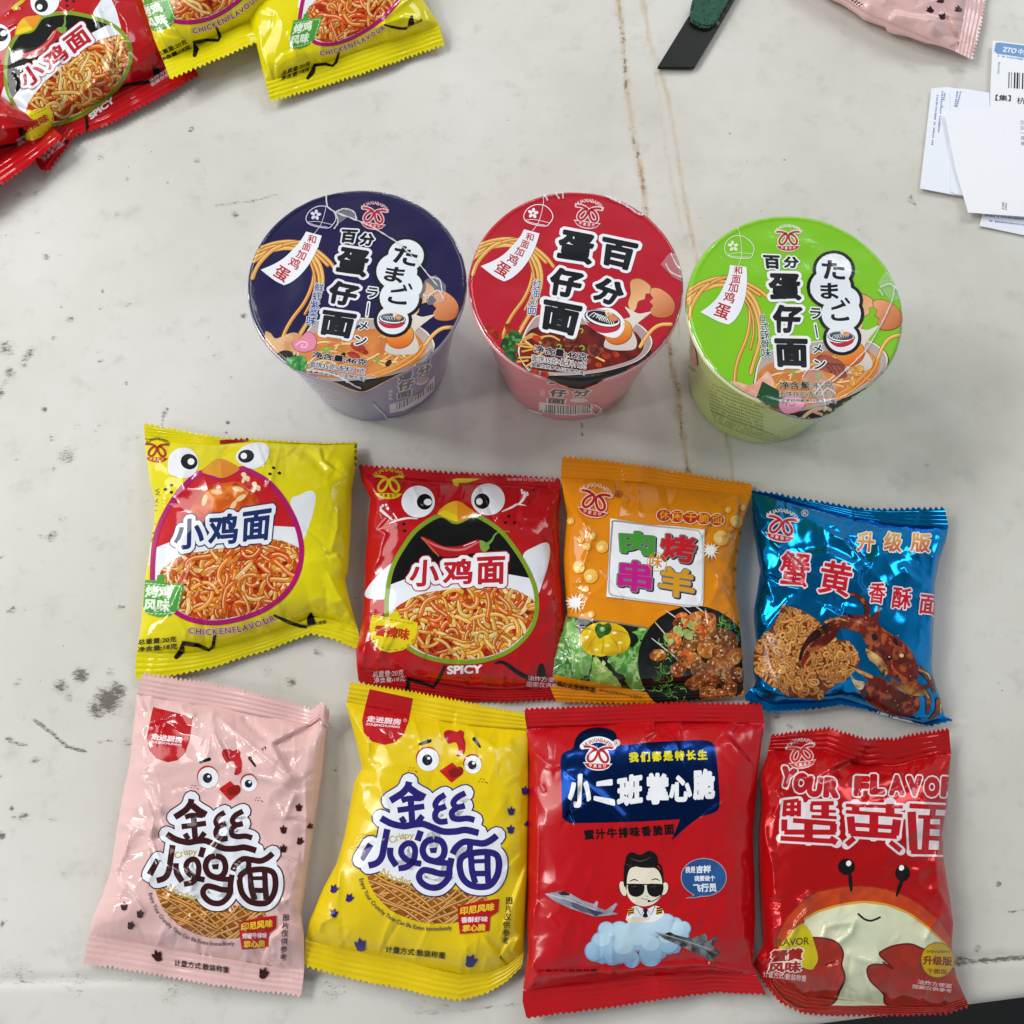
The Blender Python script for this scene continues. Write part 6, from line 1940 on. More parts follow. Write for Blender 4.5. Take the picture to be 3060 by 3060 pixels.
# ---- thin strand packets (pink and golden)
def hen_art(A, m, inkc, film, lid, small):
    """layout of the golden packet; m maps it to the crop of this packet"""
    mp = lambda *p: m(np.asarray(p, float).reshape(-1, 2))
    k0 = np.linalg.norm(mp((900, 700))[0] - mp((800, 700))[0]) / 100.0
    ang = math.degrees(math.atan2(*(mp((900, 700))[0] - mp((800, 700))[0])[::-1]))
    el = lambda x, y, rx, ry, c, r=0: A.ell(*mp((x, y))[0], rx * k0, ry * k0, c, rot=r + ang)
    st = lambda pts, w, c, **k: A.st(m(pts), np.asarray(w) * k0, c, **k)
    f = lambda pts, c, **k: A.poly(m(pts), c, **k)
    A.part("noodle_picture")
    reg = [(375, 1130), (480, 1180), (700, 1230), (900, 1250), (1045, 1270), (1030, 1340), (980, 1400), (880, 1432), (740, 1438), (620, 1415), (520, 1370), (440, 1300), (390, 1220)]
    rp = smooth_path(reg, True, 5)
    A.poly(m(rp), mixc("#7a4410", "#a8641c", 20, 3), L=3)
    old = A.clip; A.clip = A.tr(m(rp))
    rs = random.Random(4)
    for k in range(34):
        for fam in (0, 1):
            a0 = math.radians(rs.uniform(-6, 6) + (32 if fam else -28))
            o_ = -420 + k * 27 + rs.uniform(-5, 5)
            d = np.array([math.cos(a0), math.sin(a0)]); nn = np.array([-d[1], d[0]])
            b = np.array([720, 1250]) + nn * o_
            pts = [b + d * t + nn * (10 * math.sin(t / 60.0 + k * 1.7) + (t / 400.0) ** 2 * (30 if fam else -30)) for t in np.linspace(-420, 420, 15)]
            c = rs.choice(["#c9883a", "#bd7a2e", "#d89a4a", "#b06e26", "#c58030"])
            st(pts, 17, "#7a4412", n=2); st(pts, 13, c, n=2)
            st(np.asarray(pts) + [-1.5, -2.5], 4, "#e6b87a", n=2)
    A.clip = old
    A.part("brand_tab")
    f([(388, 112), (632, 165), (610, 290), (580, 370), (530, 415), (470, 428), (400, 408), (355, 360), (345, 290), (365, 200)], "#b8141c")
    A.tx("走进厨房", m([(375, 262), (568, 282), (562, 318), (370, 298)]), "#f0dce0", b=0.035)
    A.tx("ZOUJINCHUFANG", m([(368, 304), (560, 322), (557, 338), (365, 320)]), "#f0dce0", b=0.03)
    st([(588 + 8 * math.cos(t), 290 + 8 * math.sin(t)) for t in np.linspace(0, 5.6, 7)], 2.4, "#f0dce0", closed=True)
    A.part("comb_picture")
    f([(808, 375), (815, 350), (850, 345), (880, 355), (900, 345), (922, 358), (920, 385), (930, 420), (925, 470), (905, 490), (880, 490), (890, 455), (880, 420), (860, 415), (835, 422), (820, 400)], "#b81820", sm=True)
    A.part("eye_picture")
    for x, y, rx in ((718, 512, 66), (972, 540, 52)):
        A.part("eye_picture"); el(x - 3, y - 8, rx, rx * 1.0, "#b81c20"); el(x, y, rx - 3, rx * 0.98, "#f0f2f4")
        px = x - 4
        el(px, y + 2, 29 if rx > 60 else 24, 31 if rx > 60 else 25, "#1c1f34"); el(px + 8, y - 8, 9, 8, "#f4f4f8")
    A.part("eyebrow_picture"); st([(670, 425), (728, 405)], [12, 22], "#171417", sm=False); A.part("eyebrow_picture"); st([(980, 395), (1012, 440)], [22, 12], "#171417", sm=False)
    A.part("beak_picture")
    f([(782, 575), (855, 528), (880, 552), (905, 552), (918, 570), (912, 595), (850, 642)], "#c01c1c")
    f([(835, 575), (880, 555), (905, 552), (918, 572), (905, 600), (850, 612)], "#8a1416", sm=True)
    for x, y in ((630, 572), (1028, 635)):
        A.part("freckles")
        for dx, dy in ((-20, 0), (-2, 2), (16, 4), (-12, -14), (6, -12), (24, 8)):
            el(x + dx, y + dy, 3.4, 3.4, "#7a6a20" if lid else "#6a4a4a")
    A.part("title_lettering")
    q9 = lambda pts: np.asarray(pts, float) * 0.4903 + np.array([265.2, 549.4])
    SK = [([(706, 178), (694, 235)], 68), ([(700, 225), (640, 300), (560, 355), (488, 398)], 70), ([(715, 255), (790, 310), (888, 362)], 74), ([(620, 398), (700, 372), (850, 372)], 56),
          ([(725, 385), (742, 655)], 64), ([(572, 508), (700, 490), (882, 462)], 58), ([(612, 588), (655, 655)], 58), ([(862, 570), (790, 660)], 58),
          ([(382, 598), (500, 660), (640, 690), (760, 672), (870, 666), (980, 708), (1100, 752), (1240, 752), (1360, 735), (1508, 770)], 68),
          ([(1122, 328), (1045, 378), (1008, 445), (1045, 488), (1132, 460)], 60), ([(1045, 490), (1008, 545), (1012, 605), (1065, 640), (1150, 632)], 60),
          ([(1355, 310), (1260, 360), (1215, 428), (1262, 472), (1350, 455)], 60), ([(1255, 480), (1200, 532), (1212, 592), (1275, 610), (1380, 602), (1460, 622)], 60),
          ([(265, 898), (152, 1078)], 66), ([(455, 725), (420, 900), (392, 1040), (335, 1115), (238, 1146)], 66), ([(490, 938), (492, 1040), (560, 1150)], 64),
          ([(582, 1180), (680, 1160), (755, 1085), (776, 970), (745, 900), (690, 888), (630, 930), (615, 1000), (660, 1065), (740, 1105), (845, 1125)], 60), ([(842, 745), (802, 860)], 66),
          ([(990, 840), (1080, 870), (1115, 960), (1090, 1050), (1010, 1095), (905, 1062), (862, 970), (900, 875), (985, 840)], 66),
          ([(940, 1085), (1040, 1110), (1150, 1115)], 58), ([(1196, 1058), (1172, 1180), (1170, 1250), (1130, 1330), (1040, 1395), (930, 1392), (845, 1335), (820, 1265), (870, 1200), (960, 1210), (1050, 1235), (1140, 1240)], 64),
          ([(1206, 1012), (1250, 935), (1340, 872), (1450, 880), (1560, 890), (1650, 852), (1718, 798)], 66), ([(1408, 890), (1402, 975), (1340, 1040)], 60),
          ([(1335, 1030), (1450, 1000), (1600, 990), (1710, 1022), (1742, 1120), (1720, 1260), (1640, 1370), (1520, 1392), (1400, 1362), (1320, 1280), (1290, 1160), (1300, 1075), (1345, 1025)], 66),
          ([(1420, 1040), (1432, 1200), (1470, 1350)], 62), ([(1610, 1015), (1612, 1200), (1620, 1345)], 62), ([(1440, 1098), (1600, 1092)], 40), ([(1460, 1238), (1610, 1236)], 56)]
    fill9 = [(640, 160), (760, 140), (830, 230), (960, 320), (1060, 280), (1180, 300), (1320, 260), (1420, 300), (1400, 420), (1400, 540), (1500, 600), (1560, 760), (1640, 800), (1740, 780), (1760, 900), (1790, 1050), (1780, 1240), (1700, 1400), (1520, 1440),
             (1330, 1380), (1230, 1330), (1130, 1400), (1000, 1440), (860, 1400), (770, 1330), (600, 1330), (480, 1300), (380, 1200), (230, 1180), (110, 1080), (230, 880), (380, 800), (400, 700), (340, 620), (420, 540), (520, 540), (430, 400), (600, 250)]
    for grow, cc in ((158, inkc), (128, "#e8ecf4")):
        if grow == 128:
            f(q9(fill9), cc)
        for pts, w in SK:
            st(q9(pts), (w + grow) * 0.4903, cc)
    for pts, w in SK:
        st(q9(pts), (w + 10) * 0.4903, inkc, cap=False)
    f(q9([(938, 945), (1032, 934), (1020, 1000), (956, 1002)]), inkc)
    A.part("english_lettering")
    A.chars("Crispy", mp((515, 962), (570, 940), (625, 938)), 40 * k0, "#c4a83a", b=0.012, along=True)
    f([(440, 1120), (560, 1150), (640, 1190), (620, 1215), (520, 1190), (450, 1150)], "#e8ecf4")
    A.part("english_lettering"); A.chars("Noodles", mp((475, 1150), (545, 1185), (615, 1198)), 42 * k0, "#c4a83a", b=0.012, along=True)
    A.part("english_lettering"); A.chars("Enjoy Your Crunchy Time Can Be Eaten Immediately", mp((342, 1190), (385, 1290), (460, 1370), (560, 1430), (700, 1465), (845, 1462)), 24 * k0, "#4a4050", b=0.006, along=True)
    A.part("flavour_badge")
    f([(885, 1340), (1000, 1315), (1120, 1298), (1115, 1370), (1070, 1400), (1065, 1480), (985, 1490), (900, 1497), (890, 1420)], "#b8181c")
    A.tx("印尼风味", m([(900, 1345), (1095, 1320), (1092, 1365), (898, 1392)]), "#e8c828", b=0.045)
    A.tx("香酥虾味" if lid else "烤椒牛排味", m([(905, 1402), (1058, 1396), (1055, 1428), (905, 1436)]), "#f0dce0", b=0.035)
    A.tx("掌心脆", m([(915, 1446), (1045, 1438), (1042, 1480), (912, 1486)]), "#e8c828", b=0.045)
    A.part("footprint_marks")
    for x, y, a, s in small:
        A.part("footprint_mark")
        for d, ln in ((-38, 26), (0, 30), (38, 26)):
            t = math.radians(a + d)
            p = np.array([(x, y + 14), (x + ln * 0.6 * math.sin(t), y + 14 - ln * 0.6 * math.cos(t)), (x + ln * 1.25 * math.sin(t), y + 14 - ln * 1.25 * math.cos(t))])
            p = (p - [x, y]) * s + [x, y]
            st(p, np.array([12, 20, 4]) * s, inkc)
        el(x, y + 14 * s, 17 * s, 12 * s, inkc)
    A.part("small_print")
    A.tx("计量方式:散装称重", m([(480, 1562), (818, 1600), (815, 1638), (476, 1600)]), "#1c1810", b=0.015)
    A.part("small_print"); A.chars("图片仅供参考", mp((1178, 1310), (1165, 1420), (1156, 1535)), 44 * k0, "#2a2418", b=0.01, rot=ang)
    A.flush()


FILM_G = film_mat("golden_film", "#e4c60c", rough=0.2, bump=0.3)
FILM_P = film_mat("pink_film", "#e4bcb9", rough=0.1, bump=0.35)
r = root_at("noodle_packet", C8, [(300, 100), (1200, 1800)], "wrinkled pale pink packet with a hen face and dark brown title", "snack packet", GRP)
g = packet(r, C8, [(375, 48), (560, 80), (760, 107), (960, 150), (1200, 214), (1335, 256), (1392, 212), (1432, 270)], [(1432, 270), (1405, 450), (1390, 600), (1360, 800), (1330, 1000), (1300, 1200), (1285, 1320), (1268, 1420), (1285, 1550), (1288, 1700), (1280, 1800), (1265, 1895)],
           [(30, 1712), (250, 1742), (500, 1787), (750, 1830), (1000, 1865), (1265, 1897)], [(375, 48), (340, 180), (320, 350), (300, 560), (255, 770), (220, 980), (190, 1180), (140, 1330), (90, 1440), (75, 1530), (50, 1640), (30, 1712)],
           FILM_P, ts=[0.08, 0.085, 0.075, 0.06], tb=[0.895, 0.9, 0.9, 0.905], A=10.5 * mm, zmid=8 * mm, z0=7 * mm, z1=3 * mm, teeth=(44, 44), seed=31, nrand=44, ramp=1.2 * mm, dent=2.2 * mm, fine=60, gain=1.45, crump=1.0 * mm, pleats=10,
           creases=[([(780, 295), (850, 350), (1000, 480), (1200, 640), (1250, 690)], 1.5 * mm, 12, "r"), ([(780, 295), (775, 400), (850, 560), (1000, 640), (1150, 680), (1230, 760)], 1.2 * mm, 10, "r"), ([(930, 295), (1000, 380), (1110, 460)], -1.2 * mm, 12, "s"),
                    ([(1430, 280), (1300, 360), (1110, 460), (1200, 620), (1300, 640)], 1.3 * mm, 14, "f"), ([(350, 640), (420, 700), (450, 800), (490, 880)], 1.0 * mm, 9, "r"), ([(340, 760), (380, 750), (430, 880), (420, 1000), (480, 1150), (640, 1240)], 1.2 * mm, 10, "r"),
                    ([(270, 740), (250, 900), (300, 950), (270, 1080), (220, 1180), (240, 1260), (310, 1270)], 1.1 * mm, 9, "r"), ([(330, 200), (360, 290)], 1.0 * mm, 9, "r"), ([(240, 1250), (330, 1330), (370, 1400), (400, 1420)], 1.0 * mm, 8, "r"),
                    ([(720, 1400), (740, 1480), (840, 1600)], 1.0 * mm, 8, "r"), ([(870, 1370), (920, 1450), (1060, 1640)], 0.9 * mm, 8, "r"), ([(820, 860), (850, 960), (760, 1080), (720, 1100)], 1.3 * mm, 12, "r"), ([(600, 1160), (660, 1210), (640, 1300), (700, 1340)], 1.0 * mm, 9, "r"),
                    ([(900, 1120), (960, 1240), (1020, 1360)], 1.0 * mm, 9, "r"), ([(1130, 780), (1180, 870), (1240, 720)], 1.0 * mm, 9, "r"), ([(1150, 1360), (1200, 1340), (1270, 1420)], 1.4 * mm, 10, "r"), ([(1290, 640), (1300, 900), (1280, 1200)], 1.0 * mm, 10, "r"),
                    ([(1050, 1690), (1090, 1560), (1180, 1480)], 0.8 * mm, 9, "f"), ([(580, 230), (610, 280), (680, 300)], 0.9 * mm, 9, "r"), ([(430, 890), (400, 1010), (420, 1200), (390, 1280)], 1.0 * mm, 11, "r")],
           seal_extra=lambda S, T: (np.exp(-((S - 0.95) / 0.05) ** 2) * np.exp(-(T / 0.08) ** 2)) * 0.008)
A = Print(r, *g, C8, INK)
mpk = affine([(375, 262), (568, 282), (718, 512), (972, 540), (1125, 945), (330, 1110), (1105, 1240), (480, 1600), (818, 1600), (850, 642), (845, 1462), (1120, 1298), (388, 112)],
             [(430, 395), (612, 418), (727, 672), (985, 688), (1090, 1075), (325, 1260), (1110, 1370), (575, 1695), (907, 1715), (850, 795), (900, 1592), (1130, 1425), (470, 228)])
hen_art(A, mpk, "#3a1418", None, False, [(x, y, a, s) for (x, y), a, s in zip(affine([(430, 395), (1090, 1075), (325, 1260), (1110, 1370), (575, 1695)], [(375, 262), (1125, 945), (330, 1110), (1105, 1240), (480, 1600)])(
    [(1248, 805), (1160, 932), (1305, 905), (1250, 993), (1160, 1040), (240, 1385), (330, 1425), (275, 1490), (435, 1660), (1038, 1745)]), (5, 0, 60, 30, 0, 0, 10, 20, -20, 20), (1, 1, 0.8, 1, 1, 1, 1, 1, 1.4, 1.4))])

r = root_at("noodle_packet", C9, [(200, 100), (1200, 1800)], "golden yellow packet with a hen face and dark violet title", "snack packet", GRP)
g = packet(r, C9, [(280, 65), (500, 97), (750, 140), (1000, 192), (1262, 240)], [(1262, 240), (1288, 400), (1285, 520), (1290, 700), (1285, 1000), (1280, 1200), (1265, 1480), (1262, 1600), (1248, 1690)],
           [(20, 1690), (200, 1742), (400, 1785), (600, 1825), (750, 1862), (890, 1886), (1060, 1838), (1160, 1775), (1248, 1690)], [(280, 65), (254, 200), (310, 400), (345, 560), (300, 640), (280, 760), (240, 960), (200, 1100), (120, 1250), (50, 1420), (25, 1530), (20, 1690)],
           FILM_G, ts=[0.075, 0.085, 0.07], tb=[0.905, 0.9, 0.905, 0.94], A=10.5 * mm, zmid=8 * mm, z0=7 * mm, z1=3 * mm, teeth=(44, 40), seed=37, nrand=22,
           creases=[([(260, 200), (310, 300), (380, 420), (380, 520)], 1.5 * mm, 12, "r"), ([(350, 560), (300, 760), (240, 960), (215, 1150), (200, 1390)], 1.4 * mm, 10, "r"), ([(200, 1390), (110, 1440), (100, 1500)], 1.2 * mm, 9, "r"), ([(860, 330), (870, 290), (880, 230)], 0.7 * mm, 10, "f"),
                    ([(1160, 700), (1200, 820), (1280, 900)], -0.8 * mm, 16, "s"), ([(1280, 1090), (1220, 1240), (1140, 1460)], -1.0 * mm, 14, "f"), ([(1030, 1500), (1120, 1620), (1180, 1530), (1250, 1520)], 0.9 * mm, 12, "f"), ([(1190, 1600), (1240, 1510)], 1.2 * mm, 9, "r"),
                    ([(730, 1385), (880, 1340)], 0.5 * mm, 14, "s"), ([(1050, 400), (1100, 430), (1200, 380)], 0.5 * mm, 12, "f")])
A = Print(r, *g, C9, INK)
hen_art(A, I, "#2b2072", None, True, [(1265, 685, 5, 1), (1188, 800, 0, 1), (1275, 865, 60, 0.9), (1185, 905, 0, 1), (185, 1240, 20, 1), (270, 1290, 25, 1), (185, 1378, 10, 1), (340, 1555, -10, 1.5), (955, 1645, 20, 1.5)])

# ---- red pilot packet
FILM_R2 = film_mat("bright_red_film", "#ba0c16", rough=0.2, bump=0.25)
INK_BLUE = ink_mat("metallic_blue_ink", rough=0.2, metallic=0.9, bump=0.25)
r = root_at("noodle_packet", C10, [(100, 100), (1400, 1800)], "red packet with a blue speech bubble, a boy pilot on a cloud and two jets", "snack packet", GRP)
g = packet(r, C10, [(70, 105), (400, 92), (700, 78), (900, 68), (1200, 70), (1440, 76)], [(1440, 76), (1457, 200), (1440, 320), (1420, 480), (1400, 700), (1390, 850), (1400, 1100), (1402, 1350), (1390, 1580), (1420, 1670), (1475, 1770)],
           [(85, 1905), (300, 1878), (600, 1842), (900, 1792), (1200, 1755), (1475, 1770)], [(70, 105), (85, 250), (100, 420), (90, 700), (90, 1000), (85, 1300), (95, 1500), (65, 1720), (60, 1800), (85, 1905)],
           FILM_R2, ts=[0.065, 0.07, 0.075], tb=[0.905, 0.905, 0.905, 0.92, 0.92], A=11 * mm, zmid=9 * mm, z0=7 * mm, z1=3 * mm, teeth=(46, 42), seed=43, nrand=18,
           creases=[([(110, 350), (200, 430), (280, 460)], 1.0 * mm, 10, "r"), ([(300, 470), (400, 540), (540, 640), (640, 740), (690, 850)], 1.4 * mm, 16, "r"), ([(140, 700), (150, 900), (140, 1250)], 0.9 * mm, 9, "r"), ([(100, 1320), (150, 1220)], 0.9 * mm, 9, "r"),
                    ([(90, 1600), (160, 1640), (330, 1620), (700, 1600), (1050, 1570), (1380, 1610)], 0.8 * mm, 9, "f"), ([(1420, 480), (1350, 680), (1390, 800)], 1.2 * mm, 11, "r"), ([(820, 160), (830, 250), (760, 300)], 0.8 * mm, 12, "f"), ([(1000, 130), (980, 210), (1120, 200), (1330, 195)], 0.8 * mm, 9, "f"),
                    ([(1230, 250), (1310, 340), (1380, 420)], 0.8 * mm, 12, "f"), ([(870, 240), (960, 300), (980, 380)], 0.6 * mm, 14, "f"), ([(1300, 1220), (1340, 1360), (1330, 1460)], 0.7 * mm, 9, "r"), ([(100, 1560), (150, 1650), (70, 1750)], 1.2 * mm, 9, "r"), ([(400, 540), (330, 690), (420, 660)], 0.9 * mm, 12, "f")])
B = Print(r, *g, C10, INK_BLUE)
B.part("speech_bubble")
B.poly(np.vstack([smooth_path([(290, 740), (285, 560), (280, 410), (300, 365), (350, 340), (365, 290), (400, 245), (470, 220), (550, 225), (600, 255), (628, 320), (800, 305), (1000, 295), (1120, 295), (1165, 320), (1182, 400), (1195, 560), (1198, 670), (1170, 710), (1085, 735)]),
                  [(1000, 800), (920, 875), (970, 750)], smooth_path([(970, 750), (700, 765), (400, 772), (330, 770), (290, 740)])[1:-1]]), "#0c2c66")
B.flush()
A = Print(r, *g, C10, INK, base=0.00003)
A.part("logo")
_t = np.radians(np.linspace(-137, -43, 9))
A.st(np.stack([497 + 168 * 0.72 * np.cos(_t), 372 + 168 * (0.26 + 0.75 * np.sin(_t))], 1), 36, "#eaf0f2")
A.poly([(445, 350), (497, 352), (550, 350), (565, 420), (540, 432), (455, 432), (430, 420)], "#eaf0f2", sm=True)
A.ell(604, 310, 20, 20, "#eaf0f2")
logo(A, 497, 372, 168, 3, "#b81c28", "#eaf0f2", "#b81c28", sub="#f0e0e0")
A.st([(604 + 14 * math.cos(t), 310 + 14 * math.sin(t)) for t in np.linspace(0, 5.6, 9)], 3, "#b81c28", closed=True); A.txr("R", 604, 310, 13, 17, 0, "#b81c28", b=0.04)
A.part("slogan_lettering")
for k, ch in enumerate("我们都是特长生"):
    A.txr(ch, 703 + k * 66, 392 - k * 2.4, 56, 58, -3, "#dfd41c", b=0.05)
A.part("title_lettering")
for ch, q in (("小", [(318, 495), (470, 480), (450, 690), (325, 680)]), ("二", [(478, 535), (590, 515), (595, 675), (470, 640)]), ("班", [(605, 505), (755, 480), (755, 660), (605, 680)]), ("掌", [(775, 480), (905, 485), (905, 665), (775, 665)]),
              ("心", [(910, 500), (1035, 490), (1040, 650), (905, 650)]), ("脆", [(1040, 462), (1170, 455), (1172, 635), (1045, 640)])):
    A.tx(ch, q, "#eef0f4", b=0.055)
A.part("subtitle_lettering")
for k, ch in enumerate("蜜汁牛排味香脆面"):
    A.txr(ch, 445 + k * 66, 838 - k * 4, 58, 60, -4, "#180a0c", b=0.045)
A.part("cloud_picture")
for x, y, q in ((480, 1510, 58), (520, 1460, 62), (545, 1390, 48), (580, 1540, 50), (620, 1400, 60), (690, 1560, 44), (720, 1420, 90), (800, 1530, 66), (820, 1370, 60), (890, 1350, 54), (940, 1360, 44), (960, 1420, 60), (900, 1460, 66), (990, 1380, 40), (620, 1490, 90), (520, 1540, 40), (860, 1520, 30), (940, 1490, 30)):
    A.ell(x, y, q + 3, q + 3, "#7fa8cc")
for x, y, q in ((480, 1510, 56), (520, 1460, 60), (545, 1390, 46), (580, 1535, 50), (620, 1400, 58), (690, 1552, 44), (720, 1420, 90), (800, 1525, 64), (820, 1370, 58), (890, 1350, 52), (940, 1360, 42), (960, 1420, 58), (900, 1460, 64), (990, 1380, 38), (620, 1490, 90)):
    A.ell(x, y - 3, q * 0.97, q * 0.97, grad("#b6d6ea", "#8fb8dc", C10([(700, 1330)])[0], C10([(700, 1590)])[0]))
for x, y, q in ((520, 1450, 44), (560, 1395, 40), (630, 1400, 50), (720, 1410, 80), (820, 1370, 50), (890, 1355, 44), (950, 1390, 44), (640, 1480, 60), (800, 1470, 50), (890, 1430, 44)):
    A.ell(x, y - 6, q, q * 0.9, "#bcdaec")
A.part("boy_picture")
W = "#e9ecee"
A.poly([(660, 1330), (680, 1270), (720, 1250), (770, 1270), (820, 1250), (860, 1262), (876, 1300), (820, 1340), (740, 1345), (700, 1350)], W, sm=True)
A.poly([(660, 1322), (720, 1312), (800, 1318), (760, 1340), (700, 1350), (665, 1336)], "#e4d8c4", sm=True)
A.poly([(760, 1262), (785, 1270), (778, 1290), (786, 1312), (768, 1318), (752, 1310), (762, 1290), (755, 1272)], "#16151a")
A.st([(715, 1258), (745, 1305), (762, 1270)], 4, "#5a6068", sm=False); A.st([(825, 1252), (800, 1305), (782, 1272)], 4, "#5a6068", sm=False)
for s, x0, y0, x1, y1 in ((1, 672, 1258, 706, 1300), (-1, 835, 1258, 870, 1300)):
    A.poly([(x0, y0 + (8 if s > 0 else 0)), (x1, y0), (x1 - 4, y1 - 8), (x0 - 4, y1 + (10 if s > 0 else 0))], "#1a1714")
    for k in range(3):
        A.st([(x0, y0 + 14 + k * 13), (x1 - 3, y0 + 8 + k * 13)], 6, "#d2a028", sm=False)
A.ell(640, 1150, 22, 46, "#1a1310", rot=-15); A.ell(641, 1150, 19, 43, "#e6dcc8", rot=-15); A.ell(880, 1150, 24, 40, "#1a1310", rot=15); A.ell(879, 1150, 21, 37, "#e6dcc8", rot=15)
A.ell(760, 1105, 113, 112, "#14100f")
A.poly([(650, 1140), (645, 1060), (660, 1000), (760, 985), (850, 1005), (872, 1060), (870, 1140), (840, 1010), (690, 1010)], "#14100f", sm=True)
A.poly([(662, 1130), (668, 1070), (690, 1030), (760, 1022), (830, 1035), (860, 1080), (868, 1140), (862, 1190), (820, 1235), (760, 1252), (705, 1235), (668, 1190)], "#e8e0cc", sm=True)
A.poly([(655, 1020), (660, 965), (690, 940), (740, 955), (790, 932), (830, 950), (842, 985), (832, 1025), (760, 1030), (700, 1020)], "#120f10", sm=True)
A.st([(685, 975), (740, 992), (800, 970)], [3, 8, 3], "#4a4648"); A.st([(660, 1010), (690, 1018)], 3, "#4a4648")
A.st([(680, 1108), (705, 1098), (728, 1106)], [4, 7, 4], "#1a1412"); A.st([(805, 1100), (830, 1094), (852, 1104)], [4, 7, 4], "#1a1412")
A.st([(664, 1125), (870, 1128)], 7, "#121214", sm=False)
for x in (716, 826):
    A.poly([(x - 46, 1128), (x, 1122), (x + 46, 1130), (x + 40, 1178), (x, 1198), (x - 38, 1180)], "#111113", sm=True); A.st([(x - 26, 1140), (x + 4, 1136)], 5, "#3a3a40")
A.st([(745, 1205), (768, 1213), (784, 1208)], 3, "#4a3428"); A.st([(775, 1192), (785, 1196)], 3, "#8a7460")
A.st([(868, 1170), (850, 1200), (810, 1222), (790, 1222)], 5, "#141214"); A.ell(790, 1222, 9, 7, "#141214")
A.part("jet_picture")
A.poly([(190, 1180), (260, 1168), (300, 1165), (340, 1180), (400, 1215), (470, 1240), (488, 1220), (498, 1228), (492, 1258), (540, 1275), (600, 1232), (608, 1240), (580, 1285), (610, 1296), (560, 1304), (480, 1312), (400, 1285), (330, 1262), (250, 1225)], mixc("#a6a6b4", "#7c7c8c", 20, 3))
A.poly([(265, 1172), (300, 1164), (335, 1180), (330, 1190), (285, 1188)], "#2a2226"); A.poly([(340, 1230), (380, 1226), (450, 1262), (470, 1300), (400, 1282), (350, 1258)], "#5a5a68")
A.poly([(430, 1262), (530, 1290), (480, 1310)], "#3a3f58"); A.st([(200, 1182), (330, 1215), (480, 1275)], 4, "#c8c8d4", sm=False)
A.part("jet_picture")
A.poly([(822, 1398), (880, 1410), (905, 1400), (940, 1415), (1000, 1430), (1080, 1440), (1110, 1408), (1122, 1418), (1130, 1455), (1180, 1425), (1192, 1432), (1160, 1475), (1175, 1500), (1204, 1525), (1165, 1545), (1160, 1575), (1120, 1550), (1060, 1520), (960, 1475), (880, 1440)], mixc("#8a8e92", "#4a4e52", 20, 5, c3="#2a2c30"))
A.poly([(885, 1406), (915, 1400), (935, 1415), (905, 1418)], "#1c1e22"); A.poly([(1110, 1500), (1190, 1530), (1160, 1550)], "#202226"); A.poly([(1030, 1440), (1110, 1410), (1125, 1450), (1060, 1465)], mixc("#7a7e82", "#5a5e62", 14, 6)); A.st([(840, 1404), (1000, 1450), (1150, 1500)], 4, "#b0b4b8", sm=False)
A.part("speech_balloon")
A.ell(1106, 1085, 133, 112, "#a89aa8"); A.poly([(1020, 1165), (1045, 1190), (1000, 1206), (1060, 1204), (1100, 1195)], "#a89aa8")
A.ell(1106, 1085, 128, 107, grad("#234c86", "#2a5c98", C10([(1000, 1000)])[0], C10([(1200, 1180)])[0])); A.poly([(1030, 1165), (1055, 1188), (1015, 1202), (1060, 1200), (1100, 1188)], "#254f8a")
A.tx("我是", [(1000, 1025), (1058, 1020), (1058, 1060), (1000, 1060)], "#e4eaf2", b=0.03); A.tx("吉祥", [(1062, 1018), (1148, 1014), (1146, 1060), (1060, 1062)], "#e4eaf2", b=0.045)
A.tx("我要做个", [(1052, 1076), (1172, 1074), (1172, 1106), (1052, 1108)], "#e4eaf2", b=0.03); A.tx("飞行员", [(1045, 1122), (1180, 1118), (1180, 1168), (1045, 1170)], "#e4eaf2", b=0.045)
A.part("small_print")
A.tx("计量方式:散装称重", [(150, 1615), (490, 1612), (490, 1628), (150, 1630)], "#4a060a", b=0.02)
A.flush()

